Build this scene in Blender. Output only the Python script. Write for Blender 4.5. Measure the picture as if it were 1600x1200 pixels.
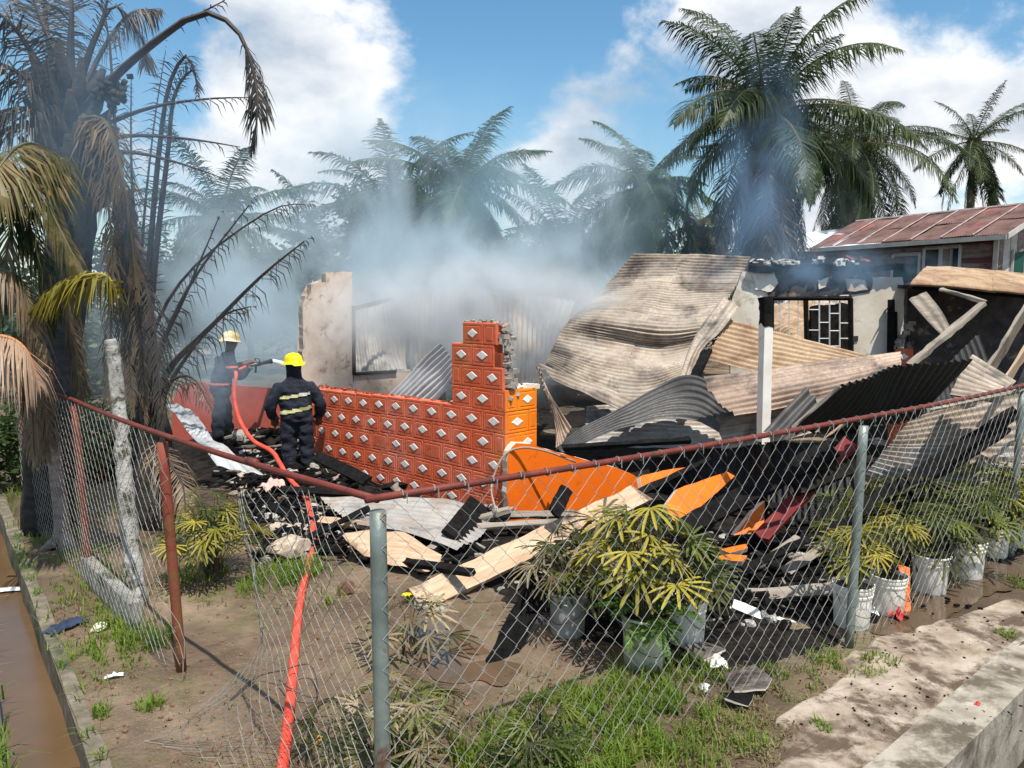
import bpy, bmesh, math, random
import numpy as np
from mathutils import Vector, Matrix, noise

random.seed(7)
R = math.radians
for o in list(bpy.data.objects):
    bpy.data.objects.remove(o)
SC = bpy.context.scene
COL = SC.collection

# ---------------------------------------------------------------- camera
CAM_Z = 2.68
PITCH = R(6.2)
FPX = 1200.0
cam_d = bpy.data.cameras.new('camera')
cam_d.lens = 27.0
cam_d.sensor_width = 36.0
cam_d.clip_start = 0.05
cam_d.clip_end = 3000
cam = bpy.data.objects.new('camera', cam_d)
cam.location = (0, 0, CAM_Z)
cam.rotation_euler = (R(90) - PITCH, 0, 0)
COL.objects.link(cam)
SC.camera = cam

# ---------------------------------------------------------------- sun and sky
SUN_EL = R(65)
SUN_H = Vector((0.40, -0.92, 0)).normalized()
SUN_DIR = Vector((SUN_H.x * math.cos(SUN_EL), SUN_H.y * math.cos(SUN_EL), math.sin(SUN_EL)))
sl = bpy.data.lights.new('sun', 'SUN')
sl.energy = 4.8
sl.angle = R(0.53)
sl.color = (1.0, 0.95, 0.87)
so = bpy.data.objects.new('sun', sl)
so.rotation_euler = (-SUN_DIR).to_track_quat('-Z', 'Y').to_euler()
so.location = SUN_DIR * 60
COL.objects.link(so)

world = bpy.data.worlds.new('World')
SC.world = world
world.use_nodes = True
wn = world.node_tree.nodes
wl = world.node_tree.links
wn.clear()


def wnode(t, **kw):
    n = wn.new(t)
    for k, v in kw.items():
        setattr(n, k, v)
    return n


def wmath(op, a, b=None, clamp=False):
    n = wnode('ShaderNodeMath', operation=op, use_clamp=clamp)
    for i, v in enumerate((a, b)):
        if v is None:
            continue
        if isinstance(v, (int, float)):
            n.inputs[i].default_value = v
        else:
            wl.new(v, n.inputs[i])
    return n.outputs[0]


sky = wnode('ShaderNodeTexSky', sky_type='NISHITA', sun_disc=False)
sky.sun_elevation = SUN_EL
sky.sun_rotation = math.atan2(SUN_H.x, SUN_H.y)
sky.air_density = 1.1
sky.dust_density = 0.4
sky.ozone_density = 1.2
bg_sky = wnode('ShaderNodeBackground')
bg_sky.inputs[1].default_value = 0.115
hs = wnode('ShaderNodeHueSaturation')
hs.inputs['Saturation'].default_value = 1.25
hs.inputs['Hue'].default_value = 0.49
wl.new(sky.outputs[0], hs.inputs['Color'])
wl.new(hs.outputs[0], bg_sky.inputs[0])
# broken cumulus: fbm over the sky direction, flattened towards the horizon
tc = wnode('ShaderNodeTexCoord')
mp = wnode('ShaderNodeMapping')
mp.inputs['Scale'].default_value = (1.0, 1.0, 1.55)
mp.inputs['Location'].default_value = (0.46, 1.35, 0.18)
wl.new(tc.outputs['Generated'], mp.inputs['Vector'])
n1 = wnode('ShaderNodeTexNoise')
n1.inputs['Scale'].default_value = 2.6
n1.inputs['Detail'].default_value = 9.0
n1.inputs['Roughness'].default_value = 0.6
n1.inputs['Distortion'].default_value = 0.25
wl.new(mp.outputs[0], n1.inputs['Vector'])


def sky_dir(px, py):
    v = Vector(((px - 800) / FPX, math.cos(PITCH) + (600 - py) / FPX * math.sin(PITCH),
                -math.sin(PITCH) + (600 - py) / FPX * math.cos(PITCH)))
    return v.normalized()


def lobe(px, py, power, amt):
    d = wnode('ShaderNodeVectorMath', operation='DOT_PRODUCT')
    wl.new(tc.outputs['Generated'], d.inputs[0])
    d.inputs[1].default_value = sky_dir(px, py)
    m = wmath('MAXIMUM', d.outputs['Value'], 0.0)
    m = wmath('POWER', m, float(power))
    return wmath('MULTIPLY', m, amt)


bias = lobe(455, 175, 60, 0.17)
for a in ((875, 245, 220, 0.20), (1560, 140, 90, 0.12), (1010, 95, 60, 0.09), (500, 40, 90, 0.05), (760, 90, 70, -0.16), (690, 150, 120, -0.07), (820, 190, 180, -0.06), (260, 60, 60, -0.03), (1480, 30, 120, -0.10)):
    bias = wmath('ADD', bias, lobe(*a))
val = wmath('ADD', n1.outputs['Fac'], bias)
cr = wnode('ShaderNodeMapRange', interpolation_type='SMOOTHSTEP')
cr.inputs['From Min'].default_value = 0.47
cr.inputs['From Max'].default_value = 0.575
wl.new(val, cr.inputs['Value'])
# cloud shading: thick parts greyer, rims bright
n2 = wnode('ShaderNodeTexNoise')
n2.inputs['Scale'].default_value = 4.2
n2.inputs['Detail'].default_value = 7.0
n2.inputs['Roughness'].default_value = 0.55
mp2 = wnode('ShaderNodeMapping')
mp2.inputs['Location'].default_value = (3.1, 0.2, 0.12)
mp2.inputs['Scale'].default_value = (1.0, 1.0, 1.9)
wl.new(tc.outputs['Generated'], mp2.inputs['Vector'])
wl.new(mp2.outputs[0], n2.inputs['Vector'])
ramp = wnode('ShaderNodeValToRGB')
ramp.color_ramp.elements[0].position = 0.38
ramp.color_ramp.elements[0].color = (0.44, 0.52, 0.62, 1)
ramp.color_ramp.elements[1].position = 0.58
ramp.color_ramp.elements[1].color = (0.90, 0.91, 0.93, 1)
wl.new(n2.outputs['Fac'], ramp.inputs[0])
bg_cl = wnode('ShaderNodeBackground')
bg_cl.inputs[1].default_value = 0.88
wl.new(ramp.outputs[0], bg_cl.inputs[0])
mix = wnode('ShaderNodeMixShader')
wl.new(cr.outputs[0], mix.inputs[0])
wl.new(bg_sky.outputs[0], mix.inputs[1])
wl.new(bg_cl.outputs[0], mix.inputs[2])
wout = wnode('ShaderNodeOutputWorld')
wl.new(mix.outputs[0], wout.inputs['Surface'])

vs = SC.view_settings
vs.view_transform = 'Standard'
vs.look = 'None'
vs.exposure = 0.42
vs.gamma = 1.0
SC.cycles.volume_bounces = 2
SC.cycles.max_bounces = 8
SC.cycles.transparent_max_bounces = 16
SC.cycles.volume_step_rate = 1.0
SC.cycles.volume_max_steps = 96
SC.cycles.use_denoising = True

# ---------------------------------------------------------------- pixels to places
def ray(px, py):
    x = (px - 800) / FPX
    y = (600 - py) / FPX
    return Vector((x, math.cos(PITCH) + y * math.sin(PITCH), -math.sin(PITCH) + y * math.cos(PITCH)))


def P(px, py, D):
    d = ray(px, py)
    return Vector((0, 0, CAM_Z)) + d * (D / d.y)


def G(px, py, z=0.0):
    d = ray(px, py)
    return Vector((0, 0, CAM_Z)) + d * ((z - CAM_Z) / d.z)


def onplane(px, py, p0, dr):
    """pixel -> point on the vertical plane through p0 along the horizontal direction dr"""
    n = Vector((dr.y, -dr.x, 0))
    d = ray(px, py)
    o = Vector((0, 0, CAM_Z))
    return o + d * ((Vector(p0) - o).dot(n) / d.dot(n))


# ---------------------------------------------------------------- object helpers
def tag(o, label=None, cat=None, group=None, kind=None):
    if label:
        o['label'] = label
    if cat:
        o['category'] = cat
    if group:
        o['group'] = group
    if kind:
        o['kind'] = kind
    return o


def empty(name, loc=(0, 0, 0), rz=0.0):
    o = bpy.data.objects.new(name, None)
    o.empty_display_size = 0.2
    o.location = loc
    o.rotation_euler = (0, 0, rz)
    COL.objects.link(o)
    return o


def link(name, me, parent=None, loc=None, rot=None, scale=None):
    o = bpy.data.objects.new(name, me)
    COL.objects.link(o)
    if parent:
        o.parent = parent
    if loc is not None:
        o.location = loc
    if rot is not None:
        o.rotation_euler = rot
    if scale is not None:
        o.scale = scale if hasattr(scale, '__len__') else (scale,) * 3
    return o


class MB:
    """collects geometry for ONE mesh object"""

    def __init__(s):
        s.v = []
        s.f = []
        s.m = []

    def add(s, vs_, fs_, mi=0):
        b = len(s.v)
        s.v.extend([tuple(v) for v in vs_])
        for f in fs_:
            s.f.append(tuple(i + b for i in f))
            s.m.append(mi)

    def box(s, c, size, rot=None, mi=0):
        x, y, z = (q / 2 for q in size)
        pts = [Vector(p) for p in ((-x, -y, -z), (x, -y, -z), (x, y, -z), (-x, y, -z), (-x, -y, z), (x, -y, z), (x, y, z), (-x, y, z))]
        if rot is not None:
            pts = [rot @ p for p in pts]
        c = Vector(c)
        s.add([p + c for p in pts], [(0, 3, 2, 1), (4, 5, 6, 7), (0, 1, 5, 4), (1, 2, 6, 5), (2, 3, 7, 6), (3, 0, 4, 7)], mi)

    def tube(s, pts, rad, n=8, cap=True, mi=0):
        pts = [Vector(p) for p in pts]
        if not hasattr(rad, '__len__'):
            rad = [rad] * len(pts)
        b = len(s.v)
        up = Vector((0, 0, 1))
        t0 = (pts[1] - pts[0]).normalized()
        if abs(t0.dot(up)) > 0.95:
            up = Vector((1, 0, 0))
        for i, p in enumerate(pts):
            t = (pts[min(i + 1, len(pts) - 1)] - pts[max(i - 1, 0)])
            t = t.normalized() if t.length > 1e-9 else t0
            a = t.cross(up)
            if a.length < 1e-4:
                a = t.cross(Vector((0, 1, 0)))
            a.normalize()
            up = a.cross(t).normalized()
            for k in range(n):
                an = 2 * math.pi * k / n
                s.v.append(tuple(p + (a * math.cos(an) + up * math.sin(an)) * rad[i]))
        for i in range(len(pts) - 1):
            for k in range(n):
                k2 = (k + 1) % n
                s.f.append((b + i * n + k, b + i * n + k2, b + (i + 1) * n + k2, b + (i + 1) * n + k))
                s.m.append(mi)
        if cap:
            s.f.append(tuple(b + k for k in range(n))[::-1])
            s.m.append(mi)
            e = b + (len(pts) - 1) * n
            s.f.append(tuple(e + k for k in range(n)))
            s.m.append(mi)

    def lathe(s, prof, n=24, mi=0, c=(0, 0, 0)):
        b = len(s.v)
        for r, z in prof:
            for k in range(n):
                a = 2 * math.pi * k / n
                s.v.append((c[0] + r * math.cos(a), c[1] + r * math.sin(a), c[2] + z))
        for i in range(len(prof) - 1):
            for k in range(n):
                k2 = (k + 1) % n
                s.f.append((b + i * n + k, b + i * n + k2, b + (i + 1) * n + k2, b + (i + 1) * n + k))
                s.m.append(mi)

    def mesh(s, name, mats, smooth=False):
        me = bpy.data.meshes.new(name)
        me.from_pydata(s.v, [], s.f)
        if not isinstance(mats, (list, tuple)):
            mats = [mats]
        for m in mats:
            me.materials.append(m)
        if len(mats) > 1:
            me.polygons.foreach_set('material_index', s.m)
        if smooth:
            me.polygons.foreach_set('use_smooth', [True] * len(me.polygons))
        me.update()
        return me

    def build(s, name, mats, parent=None, smooth=False, **kw):
        return link(name, s.mesh(name, mats, smooth), parent, **kw)


def fbm(p, o=4, sc=1.0):
    return noise.fractal(Vector(p) * sc, 1.0, 2.0, o, noise_basis='PERLIN_ORIGINAL')


def catmull(pts, n):
    """n samples along a Catmull-Rom spline through pts (Vectors)"""
    pts = [Vector(p) for p in pts]
    out = []
    m = len(pts) - 1
    for k in range(n):
        u = k / (n - 1) * m
        i = min(int(u), m - 1)
        t = u - i
        p1, p2 = pts[i], pts[i + 1]
        p0 = pts[i - 1] if i > 0 else p1 * 2 - p2
        p3 = pts[i + 2] if i + 2 <= m else p2 * 2 - p1
        out.append(0.5 * ((2 * p1) + (-p0 + p2) * t + (2 * p0 - 5 * p1 + 4 * p2 - p3) * t * t + (-p0 + 3 * p1 - 3 * p2 + p3) * t ** 3))
    return out
# ---------------------------------------------------------------- materials
MATS = {}


class NT:
    def __init__(s, name):
        s.mat = bpy.data.materials.new(name)
        s.mat.use_nodes = True
        s.n = s.mat.node_tree.nodes
        s.l = s.mat.node_tree.links
        s.b = s.n['Principled BSDF']
        s.out = s.n['Material Output']
        s.tc = s.n.new('ShaderNodeTexCoord')
        MATS[name] = s.mat

    def node(s, t, **kw):
        n = s.n.new(t)
        for k, v in kw.items():
            setattr(n, k, v)
        return n

    def put(s, sock, v):
        if isinstance(v, (int, float)):
            sock.default_value = v
        elif isinstance(v, (tuple, list)):
            sock.default_value = tuple(v) + ((1,) if len(v) == 3 and sock.type == 'RGBA' else ())
        else:
            s.l.new(v, sock)

    def noise(s, scale=5.0, detail=5.0, rough=0.6, coord='Object', stretch=None, dist=0.0, loc=None):
        n = s.node('ShaderNodeTexNoise')
        n.inputs['Scale'].default_value = scale
        n.inputs['Detail'].default_value = detail
        n.inputs['Roughness'].default_value = rough
        n.inputs['Distortion'].default_value = dist
        c = s.node('ShaderNodeNewGeometry').outputs['Position'] if coord == 'World' else s.tc.outputs[coord]
        if stretch or loc:
            m = s.node('ShaderNodeMapping')
            if stretch:
                m.inputs['Scale'].default_value = stretch
            if loc:
                m.inputs['Location'].default_value = loc
            s.l.new(c, m.inputs[0])
            c = m.outputs[0]
        s.l.new(c, n.inputs['Vector'])
        return n.outputs['Fac']

    def ramp(s, fac, *stops):
        r = s.node('ShaderNodeValToRGB')
        e = r.color_ramp.elements
        while len(e) < len(stops):
            e.new(0.5)
        for i, (p, c) in enumerate(stops):
            e[i].position = p
            e[i].color = (c if hasattr(c, '__len__') else (c, c, c))[:3] + (1,) if not hasattr(c, '__len__') or len(c) == 3 else c
        s.l.new(fac, r.inputs[0])
        return r.outputs[0]

    def mix(s, fac, a, b, mode='MIX'):
        m = s.node('ShaderNodeMix', data_type='RGBA', blend_type=mode)
        s.put(m.inputs[0], fac)
        s.put(m.inputs[6], a)
        s.put(m.inputs[7], b)
        return m.outputs[2]

    def math(s, op, a, b=0.0, clamp=False):
        m = s.node('ShaderNodeMath', operation=op, use_clamp=clamp)
        s.put(m.inputs[0], a)
        s.put(m.inputs[1], b)
        return m.outputs[0]

    def bump(s, h, strength=0.4, dist=0.01):
        b = s.node('ShaderNodeBump')
        b.inputs['Strength'].default_value = strength
        b.inputs['Distance'].default_value = dist
        s.l.new(h, b.inputs['Height'])
        s.l.new(b.outputs[0], s.b.inputs['Normal'])

    def set(s, **kw):
        for k, v in kw.items():
            s.put(s.b.inputs[{'color': 'Base Color', 'rough': 'Roughness', 'metal': 'Metallic', 'spec': 'Specular IOR Level', 'emit': 'Emission Color', 'estr': 'Emission Strength', 'sss': 'Subsurface Weight', 'trans': 'Transmission Weight', 'coat': 'Coat Weight'}[k]], v)
        return s.mat

    def rnd(s):
        return s.node('ShaderNodeObjectInfo').outputs['Random']


def m_mottled(name, c1, c2, scale=6, rough=0.85, bump=0.3, c3=None, s3=1.5, t3=(0.5, 0.65), bscale=None, detail=6, metal=0.0, bdist=0.01, coord='Object', stretch=None, spec=0.3):
    t = NT(name)
    n = t.noise(scale, detail, 0.65, coord, stretch)
    c = t.ramp(n, (0.33, c1), (0.67, c2))
    if c3:
        n3 = t.noise(s3, 6, 0.7, coord, None, 0.3, (3.3, 7.1, 1.7))
        c = t.mix(t.ramp(n3, (t3[0], 0.0), (t3[1], 1.0)), c, c3)
    t.set(color=c, rough=rough, metal=metal, spec=spec)
    if bump:
        t.bump(t.noise(bscale or scale * 3, 8, 0.7, coord, stretch), bump, bdist)
    return t.mat


def m_leaf(name, c1, c2, c3=None, t3=0.8, transl=0.35):
    """foliage: colour varies per frond and along it; some light comes through"""
    t = NT(name)
    n = t.noise(1.7, 4, 0.6)
    c = t.ramp(t.math('ADD', t.math('MULTIPLY', n, 0.6), t.math('MULTIPLY', t.rnd(), 0.4)), (0.3, c1), (0.7, c2))
    if c3:
        n3 = t.noise(2.3, 5, 0.7, 'Object', None, 0, (5, 2, 9))
        c = t.mix(t.ramp(n3, (t3 - 0.25, 0.0), (t3 - 0.1, 1.0)), c, c3)
    t.set(color=c, rough=0.5, spec=0.35)
    tr = t.node('ShaderNodeBsdfTranslucent')
    t.put(tr.inputs[0], c)
    mx = t.node('ShaderNodeMixShader')
    mx.inputs[0].default_value = transl
    t.l.new(t.b.outputs[0], mx.inputs[1])
    t.l.new(tr.outputs[0], mx.inputs[2])
    t.l.new(mx.outputs[0], t.out.inputs[0])
    return t.mat


def m_sheet(name, base, alt, rust, rust_t=(0.52, 0.66), soot_t=(0.60, 0.75), rough=0.5, metal=0.35, soot=(0.02, 0.02, 0.022)):
    """burnt corrugated metal: bare zinc, baked tan and rust stains, soot, heat marks"""
    t = NT(name)
    n = t.noise(1.3, 7, 0.65, 'Object', None, 0.4)
    c = t.ramp(n, (0.35, base), (0.65, alt))
    nf = t.noise(26, 4, 0.6)
    c = t.mix(t.ramp(nf, (0.45, 0.0), (0.75, 0.35)), c, tuple(x * 0.55 for x in base))
    nr = t.noise(2.1, 8, 0.7, 'Object', None, 0.5, (4, 1, 8))
    c = t.mix(t.ramp(nr, (rust_t[0], 0.0), (rust_t[1], 1.0)), c, rust)
    ns = t.noise(0.9, 7, 0.68, 'Object', None, 0.6, (1, 9, 3))
    c = t.mix(t.ramp(ns, (soot_t[0], 0.0), (soot_t[1], 0.92)), c, soot)
    t.set(color=c, rough=t.ramp(nf, (0.2, rough - 0.1), (0.8, rough + 0.25)), metal=metal)
    t.bump(t.noise(14, 4, 0.6), 0.25, 0.01)
    return t.mat


def m_ground(name):
    t = NT(name)
    big = t.noise(0.55, 8, 0.62, 'Object', None, 0.4)
    c = t.ramp(big, (0.34, (0.075, 0.048, 0.028)), (0.50, (0.165, 0.112, 0.07)), (0.66, (0.31, 0.225, 0.15)))
    mid = t.noise(5.0, 8, 0.7)
    c = t.mix(t.ramp(mid, (0.32, 0.6), (0.55, 0.0)), c, (0.085, 0.062, 0.04))
    peb = t.node('ShaderNodeTexVoronoi')
    peb.inputs['Scale'].default_value = 38
    t.l.new(t.tc.outputs['Object'], peb.inputs['Vector'])
    c = t.mix(t.math('MULTIPLY', t.ramp(peb.outputs['Distance'], (0.12, 1.0), (0.22, 0.0)), t.ramp(t.noise(1.8, 5), (0.5, 0.0), (0.62, 0.75))), c, (0.34, 0.29, 0.23))
    gr = t.noise(1.1, 7, 0.7, 'Object', None, 0.3, (7, 3, 1))
    gfine = t.noise(30, 4, 0.6)
    gc = t.ramp(gfine, (0.3, (0.09, 0.10, 0.03)), (0.7, (0.22, 0.20, 0.085)))
    c = t.mix(t.ramp(gr, (0.52, 0.0), (0.66, 0.7)), c, gc)
    wet = t.ramp(t.noise(0.8, 6, 0.6, 'Object', None, 0, (2, 5, 4)), (0.44, 0.22), (0.58, 0.92))
    t.set(color=c, rough=wet, spec=0.4)
    h = t.math('ADD', t.noise(7, 9, 0.7), t.math('MULTIPLY', t.noise(46, 5, 0.7), 0.35))
    t.bump(h, 0.9, 0.06)
    return t.mat


M = {}
M['ground'] = m_ground('ground')
M['bank'] = m_mottled('bank', (0.06, 0.06, 0.03), (0.14, 0.12, 0.07), 5, 0.95, 0.8)
M['asphalt'] = m_mottled('asphalt', (0.04, 0.04, 0.042), (0.07, 0.07, 0.07), 30, 0.9, 0.4)
M['apron'] = m_mottled('apron', (0.235, 0.175, 0.125), (0.46, 0.39, 0.315), 4.2, 0.85, 0.8, (0.10, 0.07, 0.046), 2.9, (0.46, 0.58), 60, 10, bdist=0.010)
M['kerb'] = m_mottled('kerb', (0.25, 0.215, 0.17), (0.43, 0.385, 0.315), 5, 0.9, 0.8, (0.11, 0.09, 0.065), 2.6, (0.48, 0.62), 30)
M['kerb_moss'] = m_mottled('kerb_moss', (0.10, 0.085, 0.06), (0.24, 0.20, 0.15), 7, 0.9, 0.7, (0.055, 0.065, 0.03), 2.2, (0.47, 0.6))
M['footing'] = m_mottled('footing', (0.22, 0.21, 0.18), (0.38, 0.36, 0.31), 5, 0.9, 0.6, (0.09, 0.09, 0.06), 2, (0.55, 0.65))


def m_water(name, col, rough):
    t = NT(name)
    n = t.noise(1.2, 4)
    t.set(color=t.ramp(n, (0.3, tuple(x * 0.8 for x in col)), (0.7, col)), rough=rough, spec=0.5)
    t.bump(t.noise(3.0, 3, 0.5), 0.05, 0.02)
    return t.mat


M['canal_water'] = m_water('canal_water', (0.13, 0.078, 0.038), 0.14)
M['puddle'] = m_water('puddle', (0.11, 0.075, 0.046), 0.07)
M['wet_soot'] = m_water('wet_soot', (0.022, 0.02, 0.018), 0.25)

t = NT('tile_paint')                       # terracotta paint, chalky pink where it has weathered
n = t.noise(1.4, 8, 0.65, 'World', None, 0.4)
c = t.ramp(n, (0.32, (0.60, 0.088, 0.026)), (0.52, (0.68, 0.15, 0.075)), (0.70, (0.71, 0.28, 0.20)))
c = t.mix(t.math('MULTIPLY', t.rnd(), 0.45), c, (0.58, 0.10, 0.03))
c = t.mix(t.ramp(t.noise(9, 6, 0.7, 'World'), (0.55, 0.0), (0.70, 0.75)), c, (0.20, 0.06, 0.032))
c = t.mix(t.ramp(t.noise(0.7, 5, 0.6, 'World', None, 0, (9, 4, 2)), (0.60, 0.0), (0.72, 0.65)), c, (0.42, 0.20, 0.04))
t.set(color=c, rough=0.62, spec=0.3)
t.bump(t.noise(22, 7, 0.7, 'World'), 0.35, 0.008)
M['tile'] = t.mat
M['tile_sunlit'] = m_mottled('tile_sunlit', (0.74, 0.17, 0.006), (0.84, 0.24, 0.012), 2.5, 0.55, 0.25, (0.40, 0.07, 0.012), 3.0, (0.62, 0.72), 25, coord='World')
M['mortar_red'] = m_mottled('mortar_red', (0.22, 0.045, 0.02), (0.34, 0.08, 0.035), 6, 0.9, 0.5, coord='World')
M['diamond'] = m_mottled('diamond', (0.68, 0.62, 0.55), (0.86, 0.84, 0.80), 12, 0.6, 0.3, (0.42, 0.34, 0.28), 7, (0.62, 0.74), coord='World')
M['orange'] = m_mottled('orange', (0.74, 0.125, 0.003), (0.84, 0.17, 0.005), 1.6, 0.6, 0.3, (0.30, 0.04, 0.004), 3.4, (0.62, 0.74), 24)
M['red_wall'] = m_mottled('red_wall', (0.40, 0.07, 0.045), (0.50, 0.12, 0.085), 2, 0.8, 0.3, (0.18, 0.05, 0.04), 2.0, (0.6, 0.72))
M['block_grey'] = m_mottled('block_grey', (0.22, 0.19, 0.16), (0.40, 0.36, 0.31), 9, 0.95, 0.9, (0.09, 0.075, 0.06), 4, (0.55, 0.66), 20, bdist=0.02)
M['plaster'] = m_mottled('plaster', (0.56, 0.49, 0.39), (0.74, 0.68, 0.58), 1.7, 0.9, 0.4, (0.34, 0.25, 0.18), 2.8, (0.56, 0.70), 16)
M['plaster_pink'] = m_mottled('plaster_pink', (0.46, 0.36, 0.29), (0.62, 0.53, 0.45), 3.0, 0.9, 0.5, (0.27, 0.18, 0.14), 5, (0.54, 0.66), 18)
M['soot_wall'] = m_mottled('soot_wall', (0.025, 0.025, 0.03), (0.10, 0.085, 0.08), 3, 0.9, 0.6, (0.24, 0.19, 0.16), 4, (0.58, 0.66))
M['char'] = m_mottled('char', (0.004, 0.004, 0.0045), (0.016, 0.015, 0.015), 12, 0.75, 0.9, (0.075, 0.07, 0.066), 5, (0.66, 0.80), 45, 8, bdist=0.02, spec=0.08)
M['char_soft'] = m_mottled('char_soft', (0.005, 0.0045, 0.004), (0.026, 0.022, 0.019), 7, 0.95, 0.8, (0.12, 0.10, 0.082), 3, (0.64, 0.76), spec=0.08)
M['ash'] = m_mottled('ash', (0.30, 0.28, 0.25), (0.62, 0.60, 0.56), 10, 0.95, 0.8, (0.03, 0.03, 0.03), 6, (0.55, 0.62))
M['wood_pale'] = m_mottled('wood_pale', (0.36, 0.22, 0.125), (0.56, 0.43, 0.30), 2.4, 0.8, 0.5, (0.04, 0.03, 0.025), 1.9, (0.56, 0.68), 10, 8, stretch=(1, 9, 9))
M['wood_grey'] = m_mottled('wood_grey', (0.17, 0.14, 0.11), (0.34, 0.295, 0.24), 2.4, 0.85, 0.4, (0.10, 0.08, 0.06), 2.0, (0.58, 0.7), 10, 8, stretch=(1, 9, 9))
M['white_paint'] = m_mottled('white_paint', (0.66, 0.61, 0.53), (0.82, 0.78, 0.70), 3, 0.6, 0.2, (0.30, 0.25, 0.20), 6, (0.62, 0.72))
M['board_red'] = m_mottled('board_red', (0.12, 0.012, 0.012), (0.20, 0.022, 0.02), 3, 0.6, 0.2)
M['sheet_tan'] = m_sheet('sheet_tan', (0.27, 0.225, 0.18), (0.46, 0.38, 0.295), (0.20, 0.145, 0.105), (0.48, 0.64), (0.52, 0.68), 0.55, 0.1)
M['sheet_silver'] = m_sheet('sheet_silver', (0.25, 0.24, 0.225), (0.42, 0.395, 0.36), (0.24, 0.17, 0.115), (0.48, 0.64), (0.52, 0.68), 0.5, 0.15)
M['sheet_pink'] = m_sheet('sheet_pink', (0.29, 0.205, 0.15), (0.41, 0.305, 0.23), (0.19, 0.125, 0.09), (0.46, 0.62), (0.54, 0.70), 0.55, 0.1)
M['sheet_dark'] = m_sheet('sheet_dark', (0.045, 0.043, 0.042), (0.10, 0.095, 0.09), (0.20, 0.17, 0.15), (0.64, 0.78), (0.55, 0.68), 0.5, 0.3)
M['sheet_black'] = m_sheet('sheet_black', (0.010, 0.010, 0.010), (0.03, 0.028, 0.026), (0.07, 0.05, 0.04), (0.68, 0.8), (0.5, 0.62), 0.6, 0.1)
M['sheet_brown'] = m_sheet('sheet_brown', (0.33, 0.215, 0.12), (0.47, 0.34, 0.215), (0.24, 0.135, 0.075), (0.46, 0.62), (0.57, 0.72), 0.55, 0.1)
M['sheet_white'] = m_sheet('sheet_white', (0.38, 0.39, 0.40), (0.55, 0.55, 0.54), (0.30, 0.25, 0.20), (0.56, 0.7), (0.62, 0.78), 0.5, 0.15)
M['roof_red'] = m_mottled('roof_red', (0.07, 0.036, 0.032), (0.19, 0.11, 0.095), 1.6, 0.85, 0.4, (0.29, 0.085, 0.07), 0.55, (0.57, 0.68), 12, coord='World')
M['roof_joint'] = m_mottled('roof_joint', (0.24, 0.16, 0.15), (0.44, 0.36, 0.33), 4, 0.7, 0.1)
M['roof_pale'] = m_mottled('roof_pale', (0.62, 0.68, 0.72), (0.74, 0.78, 0.80), 2, 0.4, 0.1)
M['house_wood'] = m_mottled('house_wood', (0.16, 0.115, 0.10), (0.32, 0.25, 0.215), 2.0, 0.9, 0.3, (0.13, 0.045, 0.04), 1.0, (0.5, 0.62), 14, 6, stretch=(1, 1, 7))
M['house_red'] = m_mottled('house_red', (0.10, 0.03, 0.025), (0.17, 0.06, 0.05), 2.0, 0.9, 0.3)
M['house_trim'] = m_mottled('house_trim', (0.40, 0.37, 0.33), (0.55, 0.52, 0.47), 3, 0.8, 0.2)
M['green_shutter'] = m_mottled('green_shutter', (0.004, 0.045, 0.035), (0.01, 0.075, 0.055), 3, 0.6, 0.1)
M['blue_cloth'] = m_mottled('blue_cloth', (0.008, 0.010, 0.035), (0.02, 0.022, 0.06), 4, 0.9, 0.1)
t = NT('dark_glass')
t.set(color=(0.02, 0.025, 0.03), rough=0.12)
M['dark_glass'] = t.mat
M['rail_red'] = m_mottled('rail_red', (0.105, 0.018, 0.014), (0.19, 0.04, 0.028), 7, 0.55, 0.4, (0.07, 0.032, 0.02), 6, (0.52, 0.64), 40)
M['post_red'] = m_mottled('post_red', (0.16, 0.028, 0.02), (0.24, 0.055, 0.035), 5, 0.7, 0.5, (0.17, 0.075, 0.03), 4, (0.45, 0.62), 40)
M['post_galv'] = m_mottled('post_galv', (0.15, 0.18, 0.165), (0.27, 0.31, 0.28), 4, 0.45, 0.3, (0.13, 0.065, 0.035), 5, (0.60, 0.68), 40, metal=0.3)
M['post_moss'] = m_mottled('post_moss', (0.15, 0.15, 0.07), (0.25, 0.24, 0.13), 6, 0.8, 0.3)
M['wire'] = m_mottled('wire', (0.18, 0.18, 0.165), (0.33, 0.325, 0.30), 5, 0.75, 0, (0.17, 0.12, 0.085), 3, (0.55, 0.68), spec=0.15)
M['bark_white'] = m_mottled('bark_white', (0.20, 0.19, 0.17), (0.58, 0.56, 0.52), 7, 0.9, 0.9, (0.09, 0.085, 0.06), 9, (0.50, 0.60), 30, bdist=0.03)
M['bark'] = m_mottled('bark', (0.10, 0.085, 0.07), (0.22, 0.19, 0.165), 4, 0.95, 1.0, (0.05, 0.04, 0.035), 3, (0.5, 0.62), 18, bdist=0.03, stretch=(1, 1, 3))
M['bark_burnt'] = m_mottled('bark_burnt', (0.022, 0.020, 0.019), (0.075, 0.065, 0.055), 6, 0.95, 1.0, (0.13, 0.10, 0.075), 3, (0.58, 0.7), 22, bdist=0.03, stretch=(1, 1, 3))
M['bark_stump'] = m_mottled('bark_stump', (0.19, 0.14, 0.12), (0.38, 0.31, 0.27), 6, 0.95, 0.9, None, bscale=20, bdist=0.02, stretch=(1, 1, 3))
M['palm_green'] = m_leaf('palm_green', (0.020, 0.038, 0.010), (0.060, 0.085, 0.020), (0.13, 0.11, 0.035), 0.82)
M['palm_far'] = m_leaf('palm_far', (0.018, 0.045, 0.018), (0.05, 0.095, 0.032), (0.12, 0.13, 0.04), 0.86)
M['palm_yellow'] = m_leaf('palm_yellow', (0.085, 0.085, 0.010), (0.24, 0.20, 0.024), (0.27, 0.19, 0.045), 0.8)
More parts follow.
